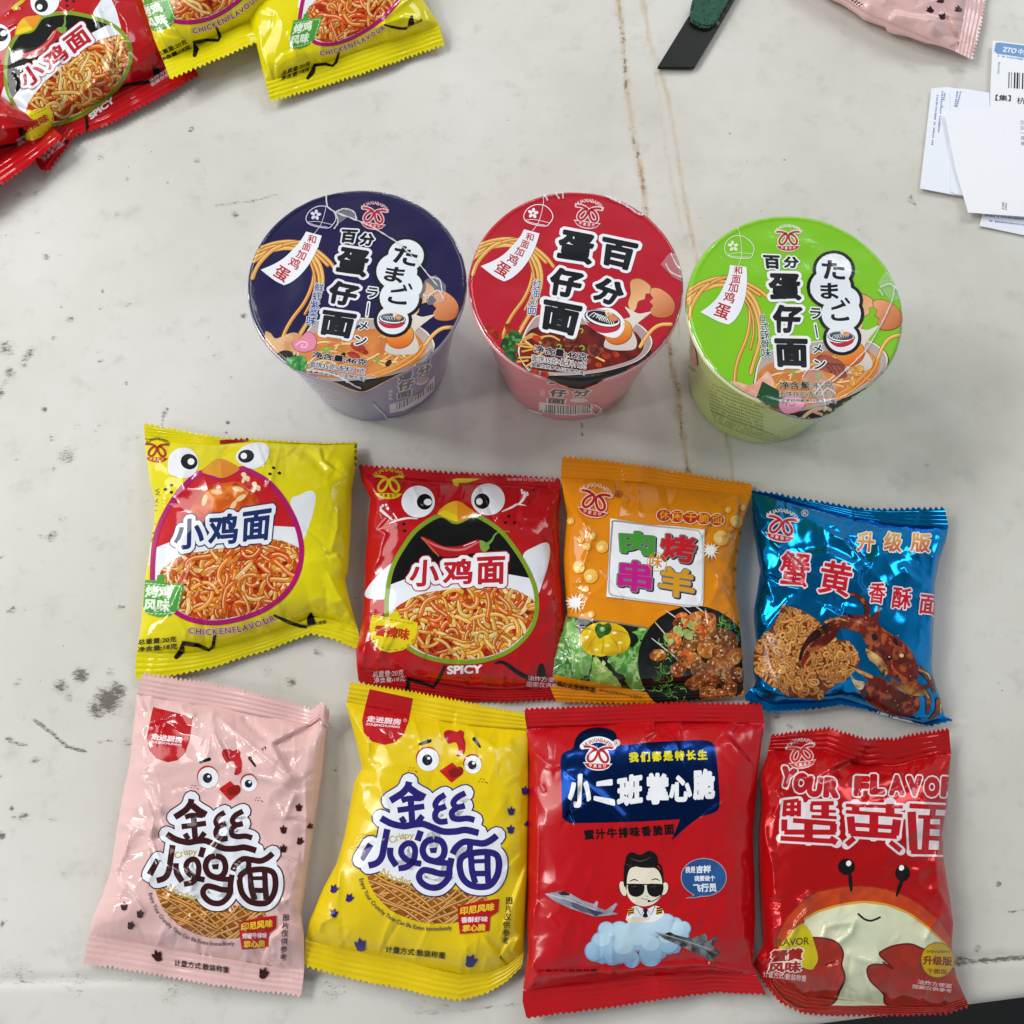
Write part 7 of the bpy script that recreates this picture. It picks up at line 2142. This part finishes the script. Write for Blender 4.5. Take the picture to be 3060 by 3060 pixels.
# ---- red crab packet
FILM_C = film_mat("foil_red_film", "#b80e12", rough=0.16, metallic=0.25, bump=0.35)
r = root_at("noodle_packet", C11, [(150, 100), (1300, 1800)], "crumpled red packet with a round smiling crab and white outlined title", "snack packet", GRP)
g = packet(r, C11, [(180, 110), (350, 85), (540, 60), (650, 95), (790, 135), (860, 125), (950, 130), (1100, 95), (1292, 70)], [(1292, 70), (1306, 230), (1290, 420), (1280, 560), (1250, 740), (1260, 900), (1300, 1150), (1320, 1300), (1310, 1450), (1340, 1640), (1425, 1832)],
           [(60, 1578), (130, 1690), (240, 1815), (380, 1880), (650, 1892), (900, 1892), (1280, 1882), (1425, 1832)], [(180, 110), (150, 250), (110, 360), (120, 560), (105, 750), (110, 1000), (130, 1300), (130, 1440), (85, 1510), (60, 1578)],
           FILM_C, ts=[0.07, 0.085, 0.1, 0.105, 0.09], tb=[0.955, 0.925, 0.935, 0.96, 0.965], A=11 * mm, zmid=9 * mm, z0=8 * mm, z1=3 * mm, teeth=(42, 44), seed=53, nrand=40, ramp=1.1 * mm, dent=1.8 * mm, fine=70, gain=1.4, crump=0.9 * mm, pleats=14, ridge=0.0006,
           creases=[([(270, 300), (240, 420), (210, 470), (240, 530), (205, 600), (220, 640)], 1.2 * mm, 10, "r"), ([(180, 130), (190, 230), (260, 330)], 1.1 * mm, 10, "r"), ([(790, 150), (750, 260), (640, 290), (540, 350)], 1.8 * mm, 16, "f"), ([(860, 130), (770, 230), (700, 330)], -1.4 * mm, 16, "s"),
                    ([(110, 560), (150, 800), (190, 950), (200, 1150)], 1.1 * mm, 10, "r"), ([(400, 1130), (380, 1160), (410, 1220), (340, 1300), (290, 1420), (220, 1500), (60, 1570)], 1.3 * mm, 10, "r"), ([(490, 1440), (520, 1320), (700, 1290), (680, 1360), (600, 1420), (640, 1480)], 1.2 * mm, 10, "r"),
                    ([(640, 1470), (720, 1520), (870, 1560)], 1.1 * mm, 9, "r"), ([(500, 1590), (600, 1560), (640, 1640), (560, 1780)], 1.1 * mm, 9, "r"), ([(1250, 740), (1210, 900), (1220, 1080), (1290, 1200), (1320, 1300)], 1.5 * mm, 12, "r"), ([(1260, 1230), (1180, 1330), (1140, 1420)], 1.2 * mm, 10, "r"),
                    ([(1110, 480), (1160, 560), (1200, 680), (1240, 740)], 1.1 * mm, 10, "r"), ([(270, 480), (340, 400), (420, 380), (440, 350)], 1.1 * mm, 9, "r"), ([(200, 130), (300, 110), (380, 90)], 1.0 * mm, 9, "r"), ([(430, 1110), (350, 1180)], 1.0 * mm, 9, "r"), ([(320, 1690), (380, 1750), (420, 1870)], 1.0 * mm, 9, "r")],
           seal_extra=lambda S, T: (np.exp(-((S - 0.45) / 0.12) ** 2) * np.exp(-(T / 0.12) ** 2)) * 0.005)
A = Print(r, *g, C11, INK)
A.part("crab_picture")
shell = [(230, 1480), (210, 1400), (260, 1290), (340, 1190), (450, 1110), (600, 1075), (760, 1065), (900, 1085), (1040, 1140), (1160, 1220), (1260, 1320), (1320, 1420), (1340, 1640), (1420, 1830), (1350, 1850), (300, 1840), (180, 1700), (150, 1560)]
A.poly(shell, mixc("#c4481e", "#b43a1a", 30, 3), L=4)
A.st(shell[:13], 10, mixc("#8a1c10", "#a82a18", 18, 3))
face = [(395, 1275), (480, 1230), (620, 1190), (760, 1172), (900, 1190), (1030, 1240), (1130, 1310), (1230, 1400), (1310, 1480), (1330, 1600), (1250, 1500), (1000, 1600), (900, 1700), (960, 1822), (540, 1815), (620, 1700), (640, 1600), (500, 1500), (380, 1500), (330, 1400)]
A.st([(395, 1275), (480, 1230), (620, 1190), (760, 1172), (900, 1190), (1030, 1240), (1130, 1310), (1230, 1400), (1310, 1480)], 26, "#d29a34")
A.poly(face, mixc("#dedcba", "#ccd2b4", 90, 3), L=4)
for eye in ((650, 945, 54, 52, 664, 924), (1002, 985, 47, 53, 995, 952)):
    A.ell(eye[0], eye[1], eye[2], eye[3], "#120c0e"); A.ell(eye[4], eye[5], 16, 18, "#f0ecec", rot=20)
A.st([(672, 1000), (676, 1050), (680, 1095)], [22, 26, 14], "#160e0e"); A.st([(995, 1040), (980, 1080), (965, 1128)], [22, 26, 12], "#160e0e")
A.st([(725, 1242), (760, 1272), (800, 1284), (840, 1272), (860, 1262)], 13, "#241c18")
for cl in ([(290, 1400), (440, 1390), (540, 1400), (600, 1430), (630, 1490), (620, 1560), (640, 1640), (610, 1720), (550, 1810), (340, 1820), (180, 1660), (240, 1500)],
           [(860, 1500), (880, 1470), (950, 1440), (1050, 1430), (1130, 1460), (1250, 1500), (1330, 1600), (1410, 1810), (940, 1820), (880, 1740), (800, 1660), (780, 1590), (810, 1560), (880, 1560), (940, 1580)]):
    A.poly(cl, mixc("#a83022", "#982a1e", 30, 5), sm=True, L=4); A.st(smooth_path(cl, True), 11, "#641a14", closed=True, n=2)
A.st([(880, 1545), (940, 1585)], 12, "#641a14"); A.st([(520, 1560), (600, 1530)], 12, "#641a14")
A.poly([(380, 1880), (400, 1822), (900, 1815), (1420, 1830), (1280, 1882), (900, 1892), (650, 1892)], "#a0241c", L=4)
A.part("title_lettering")
TW = "#e0d4d8"
cw = lambda pts: np.asarray(pts, float) * 0.6087 + np.array([168, 210])
CK = [([(140, 540), (300, 522)], 38), ([(150, 592), (300, 590)], 36), ([(150, 655), (310, 655)], 50), ([(160, 540), (148, 690)], 42), ([(235, 530), (230, 690)], 44), ([(302, 525), (300, 690)], 44),
      ([(425, 555), (660, 552)], 44), ([(430, 630), (682, 638)], 30), ([(430, 690), (690, 702)], 34), ([(572, 560), (570, 712)], 80), ([(432, 560), (430, 640)], 32),
      ([(240, 730), (680, 765)], 50), ([(152, 720), (150, 840)], 62), ([(150, 850), (680, 852)], 54), ([(658, 765), (655, 850)], 72), ([(400, 720), (400, 925)], 90), ([(112, 915), (640, 945)], 50), ([(620, 915), (690, 960)], 66),
      ([(785, 575), (1372, 592)], 34), ([(880, 570), (892, 660)], 76), ([(1240, 560), (1240, 665)], 92), ([(785, 640), (1368, 684)], 38), ([(1075, 670), (1070, 880)], 92), ([(832, 690), (850, 865)], 80), ([(1312, 722), (1290, 885)], 88),
      ([(880, 775), (1270, 802)], 44), ([(832, 862), (1310, 892)], 62), ([(872, 912), (792, 980)], 56), ([(1240, 952), (1350, 1042)], 52),
      ([(1440, 580), (1900, 602)], 50), ([(1462, 640), (1482, 1040)], 88), ([(1622, 690), (1600, 1035)], 72), ([(1455, 1052), (1900, 1062)], 50), ([(1640, 792), (1800, 800)], 50), ([(1640, 910), (1800, 920)], 50), ([(1530, 692), (1800, 700)], 38), ([(1685, 595), (1675, 690)], 60),
      ([(1790, 690), (1775, 1040)], 66)]
for q in ([(150, 540), (680, 550), (690, 950), (130, 920)], [(800, 580), (1360, 600), (1310, 890), (830, 870)], [(1450, 580), (1900, 600), (1900, 1060), (1480, 1050)]):
    A.poly(cw(q), TW)
for pts, w in CK:
    A.st(cw(pts), (w + 46) * 0.6087, TW, sm=False)
for pts, w in CK:
    A.st(cw(pts), w * 0.6087, "#b4101c", sm=False, cap=False)
A.part("english_lettering")
xs = ((280, 385, "Y", 15), (365, 420, "O", 12), (450, 445, "U", 8), (555, 450, "R", 4), (745, 440, "F", 3), (845, 430, "L", 2), (965, 435, "A", 0), (1075, 440, "V", 0), (1185, 445, "O", 4), (1290, 445, "R", 4))
for pas in (0, 1):
    for x, y, ch, ro in xs:
        if pas == 0:
            A.txr(ch, x, y, 98, 130, ro, TW, b=0.085, o=[(0.15, TW)])
        else:
            A.txr(ch, x, y, 98, 130, ro, "#b4101c", b=0.085)
A.part("logo")
logo(A, 365, 230, 175, -8, "#c03030", "#e6c0c0", "#e6c8c8", bowl="#c03030", sub="#f0dcdc")
A.part("flavour_badge")
A.poly([(215, 1480), (300, 1360), (370, 1300), (420, 1350), (450, 1430), (470, 1520), (450, 1570), (420, 1590), (330, 1560), (240, 1570)], "#c8b81c", sm=True)
A.tx("FLAVOR", [(200, 1400), (415, 1385), (415, 1432), (200, 1445)], "#5a4a10", b=0.02)
A.tx("蟹黄", [(180, 1470), (380, 1450), (375, 1530), (175, 1545)], "#9a2018", b=0.05, o=[(0.12, "#ead8d0")]); A.tx("风味", [(160, 1545), (370, 1535), (365, 1605), (155, 1610)], "#9a2018", b=0.05, o=[(0.12, "#ead8d0")])
A.part("upgrade_badge")
A.ell(1220, 1530, 106, 112, "#8a6a14"); A.ell(1220, 1530, 100, 106, "#c4a018")
A.tx("SHENGJIBAN", [(1150, 1468), (1295, 1470), (1295, 1490), (1150, 1488)], "#5a3a08", b=0.02); A.tx("升级版", [(1130, 1500), (1310, 1510), (1310, 1568), (1128, 1558)], "#7a2a0c", b=0.04); A.tx("干脆面", [(1155, 1580), (1280, 1588), (1278, 1620), (1153, 1612)], "#7a2a0c", b=0.02)
A.part("small_print")
A.tx("计量方式:散装称重", [(130, 1595), (400, 1625), (396, 1665), (126, 1635)], "#e4b8b8", b=0.02); A.part("small_print"); A.tx("油炸方便面", [(1098, 1650), (1310, 1680), (1308, 1708), (1096, 1680)], "#e4b8b8", b=0.02); A.part("small_print"); A.tx("图案仅供参考", [(1065, 1680), (1310, 1712), (1308, 1735), (1062, 1706)], "#e4b8b8", b=0.02)
A.flush()

# ---- packets piled at the top of the table
RAW = lambda p: np.asarray(p, float).reshape(-1, 2)
r = root_at("noodle_packet", C12, [(300, 300), (1400, 900)], "red chick-faced packet lying tilted under a yellow packet", "snack packet", PILE)
g = packet(r, C12, [(-500, 130), (-150, -150), (300, -500), (780, -930)], [(780, -930), (1150, -200), (1300, 120), (1500, 420), (1650, 630)], [(330, 1400), (400, 1435), (500, 1290), (630, 1130), (900, 1040), (1200, 880), (1440, 750), (1650, 630)],
           [(-500, 130), (-250, 500), (0, 830), (180, 1080), (330, 1400)], FILM_R, ts=0.06, tb=[0.87, 0.86, 0.86, 0.87, 0.9], A=13 * mm, zmid=9 * mm, z0=4 * mm, z1=3 * mm, teeth=(36, 36), seed=61, nrand=40, ramp=1.0 * mm, dent=2.0 * mm, fine=60, q=2.6,
           creases=[([(770, 0), (850, 190), (940, 380), (900, 580), (960, 680)], 1.6 * mm, 10, "r"), ([(1030, 280), (1000, 460), (1090, 530), (980, 560)], 1.2 * mm, 9, "r"), ([(860, 610), (700, 760), (560, 870), (400, 1000)], 1.4 * mm, 10, "r"), ([(960, 690), (760, 840), (520, 1060)], 1.4 * mm, 10, "r"),
                    ([(310, 690), (420, 740), (480, 820), (530, 830)], 1.0 * mm, 9, "r"), ([(540, 390), (480, 520), (450, 640)], 1.0 * mm, 9, "r"), ([(0, 140), (140, 40), (220, -60)], 1.2 * mm, 10, "r"), ([(0, 250), (150, 170)], 1.2 * mm, 10, "r"), ([(1080, 560), (1070, 760)], 1.1 * mm, 9, "r"), ([(820, 870), (640, 990), (500, 1090)], 1.2 * mm, 10, "r")])
A = Print(r, *g, C12, INK)
mr = affine([(440, 1025), (1220, 1000), (460, 790), (1220, 745), (1470, 1600), (1065, 340), (850, 1570), (300, 1150), (1425, 1100)], [(270, 770), (805, 300), (165, 620), (650, 145), (1310, 520), (300, 35), (640, 930), (180, 900), (1090, 330)])
chick_art(A, mr, "red", back=False)
r = root_at("noodle_packet", C12, [(-200, 1000), (200, 1300)], "red packet mostly out of frame, its crimped end crossing the tilted red packet", "snack packet", PILE)
g = packet(r, C12, [(-1400, 700), (-900, 200), (-500, 300), (-200, 560)], [(-200, 560), (0, 780), (200, 900), (390, 1010), (522, 1135)], [(-850, 2100), (-500, 1880), (0, 1545), (270, 1350), (522, 1135)], [(-1400, 700), (-1200, 1300), (-1000, 1750), (-850, 2100)],
           FILM_R, ts=0.06, tb=[0.86, 0.86, 0.84, 0.82], A=12 * mm, zmid=11 * mm, z0=6 * mm, z1=12 * mm, teeth=(36, 36), seed=67, nrand=30, q=2.6, ridge=0.0006,
           creases=[([(0, 930), (150, 980), (380, 1020)], 1.4 * mm, 10, "r"), ([(0, 850), (180, 920), (390, 1010)], 1.4 * mm, 10, "r"), ([(0, 1060), (200, 1040), (390, 1020)], 1.2 * mm, 9, "r")])
A = Print(r, *g, C12, INK)
A.part("leg_marks")
A.st([(-60, 1225), (0, 1215), (140, 1185)], [30, 30, 18], "#100e0e"); A.part("leg_marks"); A.poly([(150, 1060), (180, 1055), (215, 1090), (220, 1140), (190, 1160), (160, 1110)], "#100e0e", sm=True)
A.part("small_print")
A.tx("油炸方便面", [(130, 1150), (310, 1050), (322, 1075), (145, 1178)], "#e0b8bc", b=0.015); A.part("small_print"); A.tx("图案仅供参考", [(140, 1185), (325, 1080), (334, 1100), (152, 1206)], "#e0b8bc", b=0.015)
A.flush()

for lab, pts_, TLp, seed, zz, creas in (
        ("yellow chick-faced packet lying under the other yellow packet's toothed edge", dict(start=(956, 168), end=(1153, 80), foot=(943, 243), foot2=(1228, 52), bl=(809, 308), br=(1330, 138)), None, 71, 3, []),
        ("yellow chick-faced packet lying across the red packet and the other yellow one", dict(start=(580, 96), end=(768, -2), foot=(589, 189), foot2=(860, -55), bl=(509, 240), br=(1060, -8)), None, 73, 12, [])):
    P_ = pts_
    bl, br = np.array(P_["bl"], float), np.array(P_["br"], float)
    ux = (br - bl) / np.linalg.norm(br - bl)
    uy = np.array([ux[1], -ux[0]])
    Wd = np.linalg.norm(br - bl)
    if seed == 71:
        left = [bl + uy * 640 + ux * 30, bl + uy * 330 + ux * 20, bl + uy * 160 + ux * 12, bl]
        right = [br + uy * 640 - ux * 10, br + uy * 330 - ux * 25, br + uy * 150 - ux * 20, br + uy * 75 + ux * 2, br]
    else:
        left = [bl + uy * 640 + ux * 30, bl + uy * 262 + ux * 22, bl + uy * 130 + ux * 6, bl + uy * 50 + ux * 4, bl]
        right = [br + uy * 640 - ux * 10, br + uy * 330 - ux * 25, br + uy * 150 - ux * 20, br]
    mid = (bl + br) / 2
    bottom = [bl, bl * 0.75 + br * 0.25 - uy * 5, mid - uy * 6, bl * 0.25 + br * 0.75 - uy * 3, br]
    top = [left[0], (left[0] + right[0]) / 2, right[0]]
    r = root_at("noodle_packet", RAW, [mid, mid + uy * 500], lab, "snack packet", PILE)
    g = packet(r, RAW, top, right, bottom, left, FILM_Y, ts=0.06, tb=[0.9, 0.89, 0.89, 0.9], A=10 * mm, zmid=(8 + zz) * mm, z0=(4 + zz) * mm, z1=zz * mm, teeth=(40, 40), seed=seed, nrand=20, q=2.8,
               creases=[([bl + uy * 60 + ux * 30, bl + uy * 150 + ux * 20, bl + uy * 260 + ux * 40], 1.0 * mm, 9, "r"), ([br + uy * 75 - ux * 5, br + uy * 120 - ux * 90, br + uy * 115 - ux * 190], 1.2 * mm, 9, "r"), ([br + uy * 180 - ux * 30, br + uy * 130 - ux * 160], 0.9 * mm, 9, "r")])
    A = Print(r, *g, RAW, INK)
    my = affine([(430, 1520), (1040, 1440), (345, 1705), (1300, 1400), (62, 1870), (620, 1470)], [P_["start"], P_["end"], P_["foot"], P_["foot2"], P_["bl"], tuple((np.array(P_["start"]) * 0.7 + np.array(P_["end"]) * 0.3) + uy * 22)])
    chick_art(A, my, "yellow", back=False)

r = root_at("noodle_packet", C14, [(1300, 0), (1600, 200)], "pale pink packet corner with brown footprints, near the paper slips", "snack packet", PILE)
g = packet(r, C14, [(560, -260), (640, -600), (760, -900)], [(760, -900), (1100, -700), (1500, -520), (1800, -420)], [(1690, 290), (1712, 200), (1745, 60), (1775, -200), (1800, -420)], [(560, -260), (860, -120), (1070, 0), (1180, 70), (1400, 160), (1600, 248), (1690, 290)],
           FILM_P, ts=0.06, tb=[0.93, 0.91, 0.91], A=9 * mm, zmid=8 * mm, z0=4 * mm, z1=3 * mm, teeth=(40, 40), seed=79, nrand=26, pw=3,
           creases=[([(1280, 110), (1310, 60), (1560, 100)], 1.4 * mm, 12, "f"), ([(1620, 250), (1500, 130), (1440, 60)], 1.2 * mm, 10, "r"), ([(1690, 280), (1600, 150), (1560, 60)], 1.0 * mm, 9, "f")])
A = Print(r, *g, C14, INK)
A.part("footprint_marks")
for x, y, a in ((1535, 5, -60), (1485, 52, -50), (1622, 48, -60), (1540, 85, -10)):
    A.part("footprint_mark")
    for d in (-38, 0, 38):
        t = math.radians(a + d)
        A.st([(x, y), (x + 12 * math.sin(t), y - 12 * math.cos(t)), (x + 24 * math.sin(t), y - 24 * math.cos(t))], [10, 15, 4], "#3a1418")
    A.ell(x, y, 14, 11, "#3a1418")
A.part("small_print")
for k in range(6):
    A.st([(1080 + k * 12, 0 + k * 8 - 12), (1092 + k * 12, 4 + k * 8 - 24)], 7, "#4a3a3a", sm=False)
A.flush()

# ================================================================ blade and paper slips
def slab(name, tr, poly, z, th, mat, parent=None, bulge=None):
    """a thin flat piece with real thickness from a traced outline"""
    V, F = fill_poly(np.asarray(poly, float))
    W = tr(V)
    W, F = subdiv(W, F, 14)
    top = unproj(W, z + th)
    if bulge is not None:
        top[:, 2] += bulge(W)
    bot = top.copy(); bot[:, 2] = z
    e = np.sort(np.vstack([F[:, [0, 1]], F[:, [1, 2]], F[:, [2, 0]]]), 1)
    d = np.vstack([F[:, [0, 1]], F[:, [1, 2]], F[:, [2, 0]]])
    u, inv, cnt = np.unique(e, axis=0, return_inverse=True, return_counts=True)
    be = d[cnt[inv.reshape(-1)] == 1]
    n = len(top)
    a = top[F[:, 1]] - top[F[:, 0]]; b = top[F[:, 2]] - top[F[:, 0]]
    if np.cross(a, b)[:, 2].mean() < 0:
        F = F[:, ::-1]; be = be[:, ::-1]
    Fa = np.vstack([F, F[:, ::-1] + n, np.stack([be[:, 0], be[:, 0] + n, be[:, 1]], 1), np.stack([be[:, 1], be[:, 0] + n, be[:, 1] + n], 1)])
    o = mesh_obj(name, np.vstack([top, bot]), Fa, mat, parent, None, None, False)
    return o, top, F


r = root_at("blade", C14, [(170, 320), (550, -60)], "black flat strip with a slanted end, bound with green fabric", "blade")
slab("strip", C14, [(170, 320), (330, 322), (348, 316), (460, 130), (570, -60), (660, -220), (490, -220), (330, 60), (250, 190)], 0.0004, 0.0022, film_mat("black_steel", "#0c0c0c", 0.42, spec=0.25, bump=0.5, var=0.5), r)
gm, nt, bs = mat_new("green_fabric")
n1 = nt.nodes.new("ShaderNodeTexNoise"); n1.inputs["Scale"].default_value = 700; n1.inputs["Detail"].default_value = 4
gg = nt.nodes.new("ShaderNodeNewGeometry"); nt.links.new(gg.outputs["Position"], n1.inputs["Vector"])
rmp = nt.nodes.new("ShaderNodeMix"); rmp.data_type = "RGBA"; rmp.inputs[6].default_value = (0.004, 0.035, 0.022, 1); rmp.inputs[7].default_value = (0.03, 0.14, 0.085, 1)
nt.links.new(n1.outputs["Fac"], rmp.inputs[0]); nt.links.new(rmp.outputs[2], bs.inputs["Base Color"]); bs.inputs["Roughness"].default_value = 0.85
pos_bump(nt, bs, 900, 0.9, 0.0008)
fab = [(328, 50), (332, 85), (352, 108), (390, 122), (430, 120), (455, 95), (505, 10), (600, -160), (660, -230), (470, -230), (380, -60), (338, 0)]
o, top, F = slab("fabric_wrap", C14, smooth_path(fab, True, 4), 0.0024, 0.0022, gm, r, bulge=lambda W: (fbm(W[:, 0] / 16, W[:, 1] / 16, 3, 3) - 0.3) * 0.0022)
fz = film_mat("pale_thread", "#8fa898", 0.8, bump=0)
rs = random.Random(2)
e = smooth_path(fab, True, 10)[:60]
V, Fq = [], []
for k in range(46):
    p = e[rs.randrange(len(e))]
    a = rs.uniform(0, 6.28)
    q = [p + np.array([math.cos(a + t), math.sin(a + t)]) * t * 14 for t in (0, 0.7, 1.4)]
    P3 = unproj(C14(q), 0.0042)
    d = np.array([-math.sin(a), math.cos(a), 0]) * 0.00012
    i = len(V)
    for c in P3:
        V += [c - d, c + d, c + np.array([0, 0, 0.0002])]
    for s in range(2):
        b = i + s * 3
        Fq += [[b, b + 3, b + 4, b + 1], [b + 1, b + 4, b + 5, b + 2], [b + 2, b + 5, b + 3, b]]
mesh_obj("frayed_threads", V, Fq, fz, r)

PAPER = plain_mat("white_label_paper", "#f3f4fa", 0.55, var=0.03)
PAPER2 = plain_mat("waxy_backing_paper", "#e9edf7", 0.4, var=0.03)
GP = "paper slips overlapping at the table edge"
bl = "#7f8fc4"


def paper(label, poly, z, mat, name="paper_slip"):
    r = root_at(name, C14, poly, label, "paper slip", GP)
    o, top, F = slab("sheet", C14, poly, z, 0.00025, mat, r)
    mn, mx = top.min(0), top.max(0)
    gy, gx = np.meshgrid(np.linspace(mx[1], mn[1], 40), np.linspace(mn[0], mx[0], 40), indexing="ij")
    G = np.stack([gx, gy, np.full_like(gx, z + 0.00025)], -1)
    return Print(r, G, np.broadcast_to([0, 0, 1.0], G.shape), C14, INK_PAPER, base=0.00001, step=0.000002, parent=o)


def lines(A, rows, col, seed):
    rs = random.Random(seed)
    for x0, y0, x1, y1, n in rows:
        d = np.array([x1 - x0, y1 - y0]) / n
        t = d / np.linalg.norm(d); q = np.array([-t[1], t[0]])
        for k in range(n):
            p = np.array([x0, y0]) + d * k
            if rs.random() < 0.9:
                A.st([p, p + d * rs.uniform(0.5, 0.8)], rs.uniform(6, 10), col, sm=False, cap=False)


A = paper("lowest paper slip, its bottom edge showing below the blank slip", [(1735, 1020), (2300, 1050), (2300, 1190), (1935, 1132), (1718, 1086)], 0.0003, PAPER2)
A.part("small_print"); lines(A, [(1745, 1036, 2000, 1062, 30), (1765, 1062, 2000, 1090, 26)], bl, 1); A.flush()
A = paper("left paper slip with rows of tiny blue print, under the blank slip", [(1487, 425), (1560, 418), (1640, 430), (1800, 640), (1690, 950), (1600, 938), (1432, 906)], 0.0008, PAPER2)
A.part("small_print"); lines(A, [(1518, 440, 1490, 700, 30), (1540, 440, 1520, 640, 22), (1553, 440, 1538, 520, 9)], bl, 2); A.flush()
A = paper("second paper slip of blue print, between the left slip and the shipping label", [(1578, 425), (1640, 426), (1765, 446), (1790, 930), (1640, 940), (1600, 932), (1580, 920)], 0.0013, PAPER2)
A.part("small_print"); lines(A, [(1628, 440, 1606, 520, 9), (1612, 440, 1598, 525, 9), (1600, 545, 1625, 800, 28), (1620, 540, 1650, 745, 22)], bl, 3); A.flush()
A = paper("white shipping label with a blue header band and a barcode", [(1782, 194), (2040, 226), (2300, 262), (2300, 640), (1768, 560), (1772, 400)], 0.0019, PAPER, "shipping_label")
A.part("header_band")
A.poly([(1796, 206), (1815, 204), (2040, 232), (2040, 294), (1800, 258), (1788, 245)], "#6f9cd0")
A.tx("ZTO", [(1832, 224), (1902, 234), (1890, 258), (1828, 248)], "#e4ecf6", b=0.05); A.tx("中通", [(1908, 232), (1960, 240), (1955, 268), (1902, 262)], "#e4ecf6", b=0.03)
A.part("barcode")
for k, w in enumerate((5, 3, 8, 9, 3, 7, 12, 4, 6)):
    x = 1858 + k * 13
    A.poly([(x, 346 + k), (x + w, 347 + k), (x + w - 2, 424 + k), (x - 2, 423 + k)], "#14161c")
A.part("address_lettering")
A.tx("【集】", [(1795, 455), (1870, 458), (1868, 488), (1793, 485)], "#20222a", b=0.02); A.tx("杭州", [(1898, 466), (1980, 474), (1978, 506), (1896, 500)], "#2a2c34", b=0.01); A.tx("04-22", [(1892, 514), (1960, 522), (1958, 534), (1890, 527)], "#3a3c44", b=0.01)
lines(A, [(1806, 268, 1930, 286, 14), (1812, 300, 1808, 358, 7)], "#8aa4cc", 5); A.flush()
A = paper("blank white paper slip lying on top of the other slips", [(1548, 535), (1780, 514), (2300, 470), (2300, 1080), (1935, 1042), (1664, 1022), (1600, 800)], 0.0028, PAPER)
A.part("small_print")
A.chars("时间/数量", [(1922, 590), (1928, 690)], 22, "#5a5c66", b=0.0, rot=88); A.tx("签名", [(1826, 970), (1852, 976), (1848, 1012), (1824, 1006)], "#6a6c76", b=0.01); A.flush()
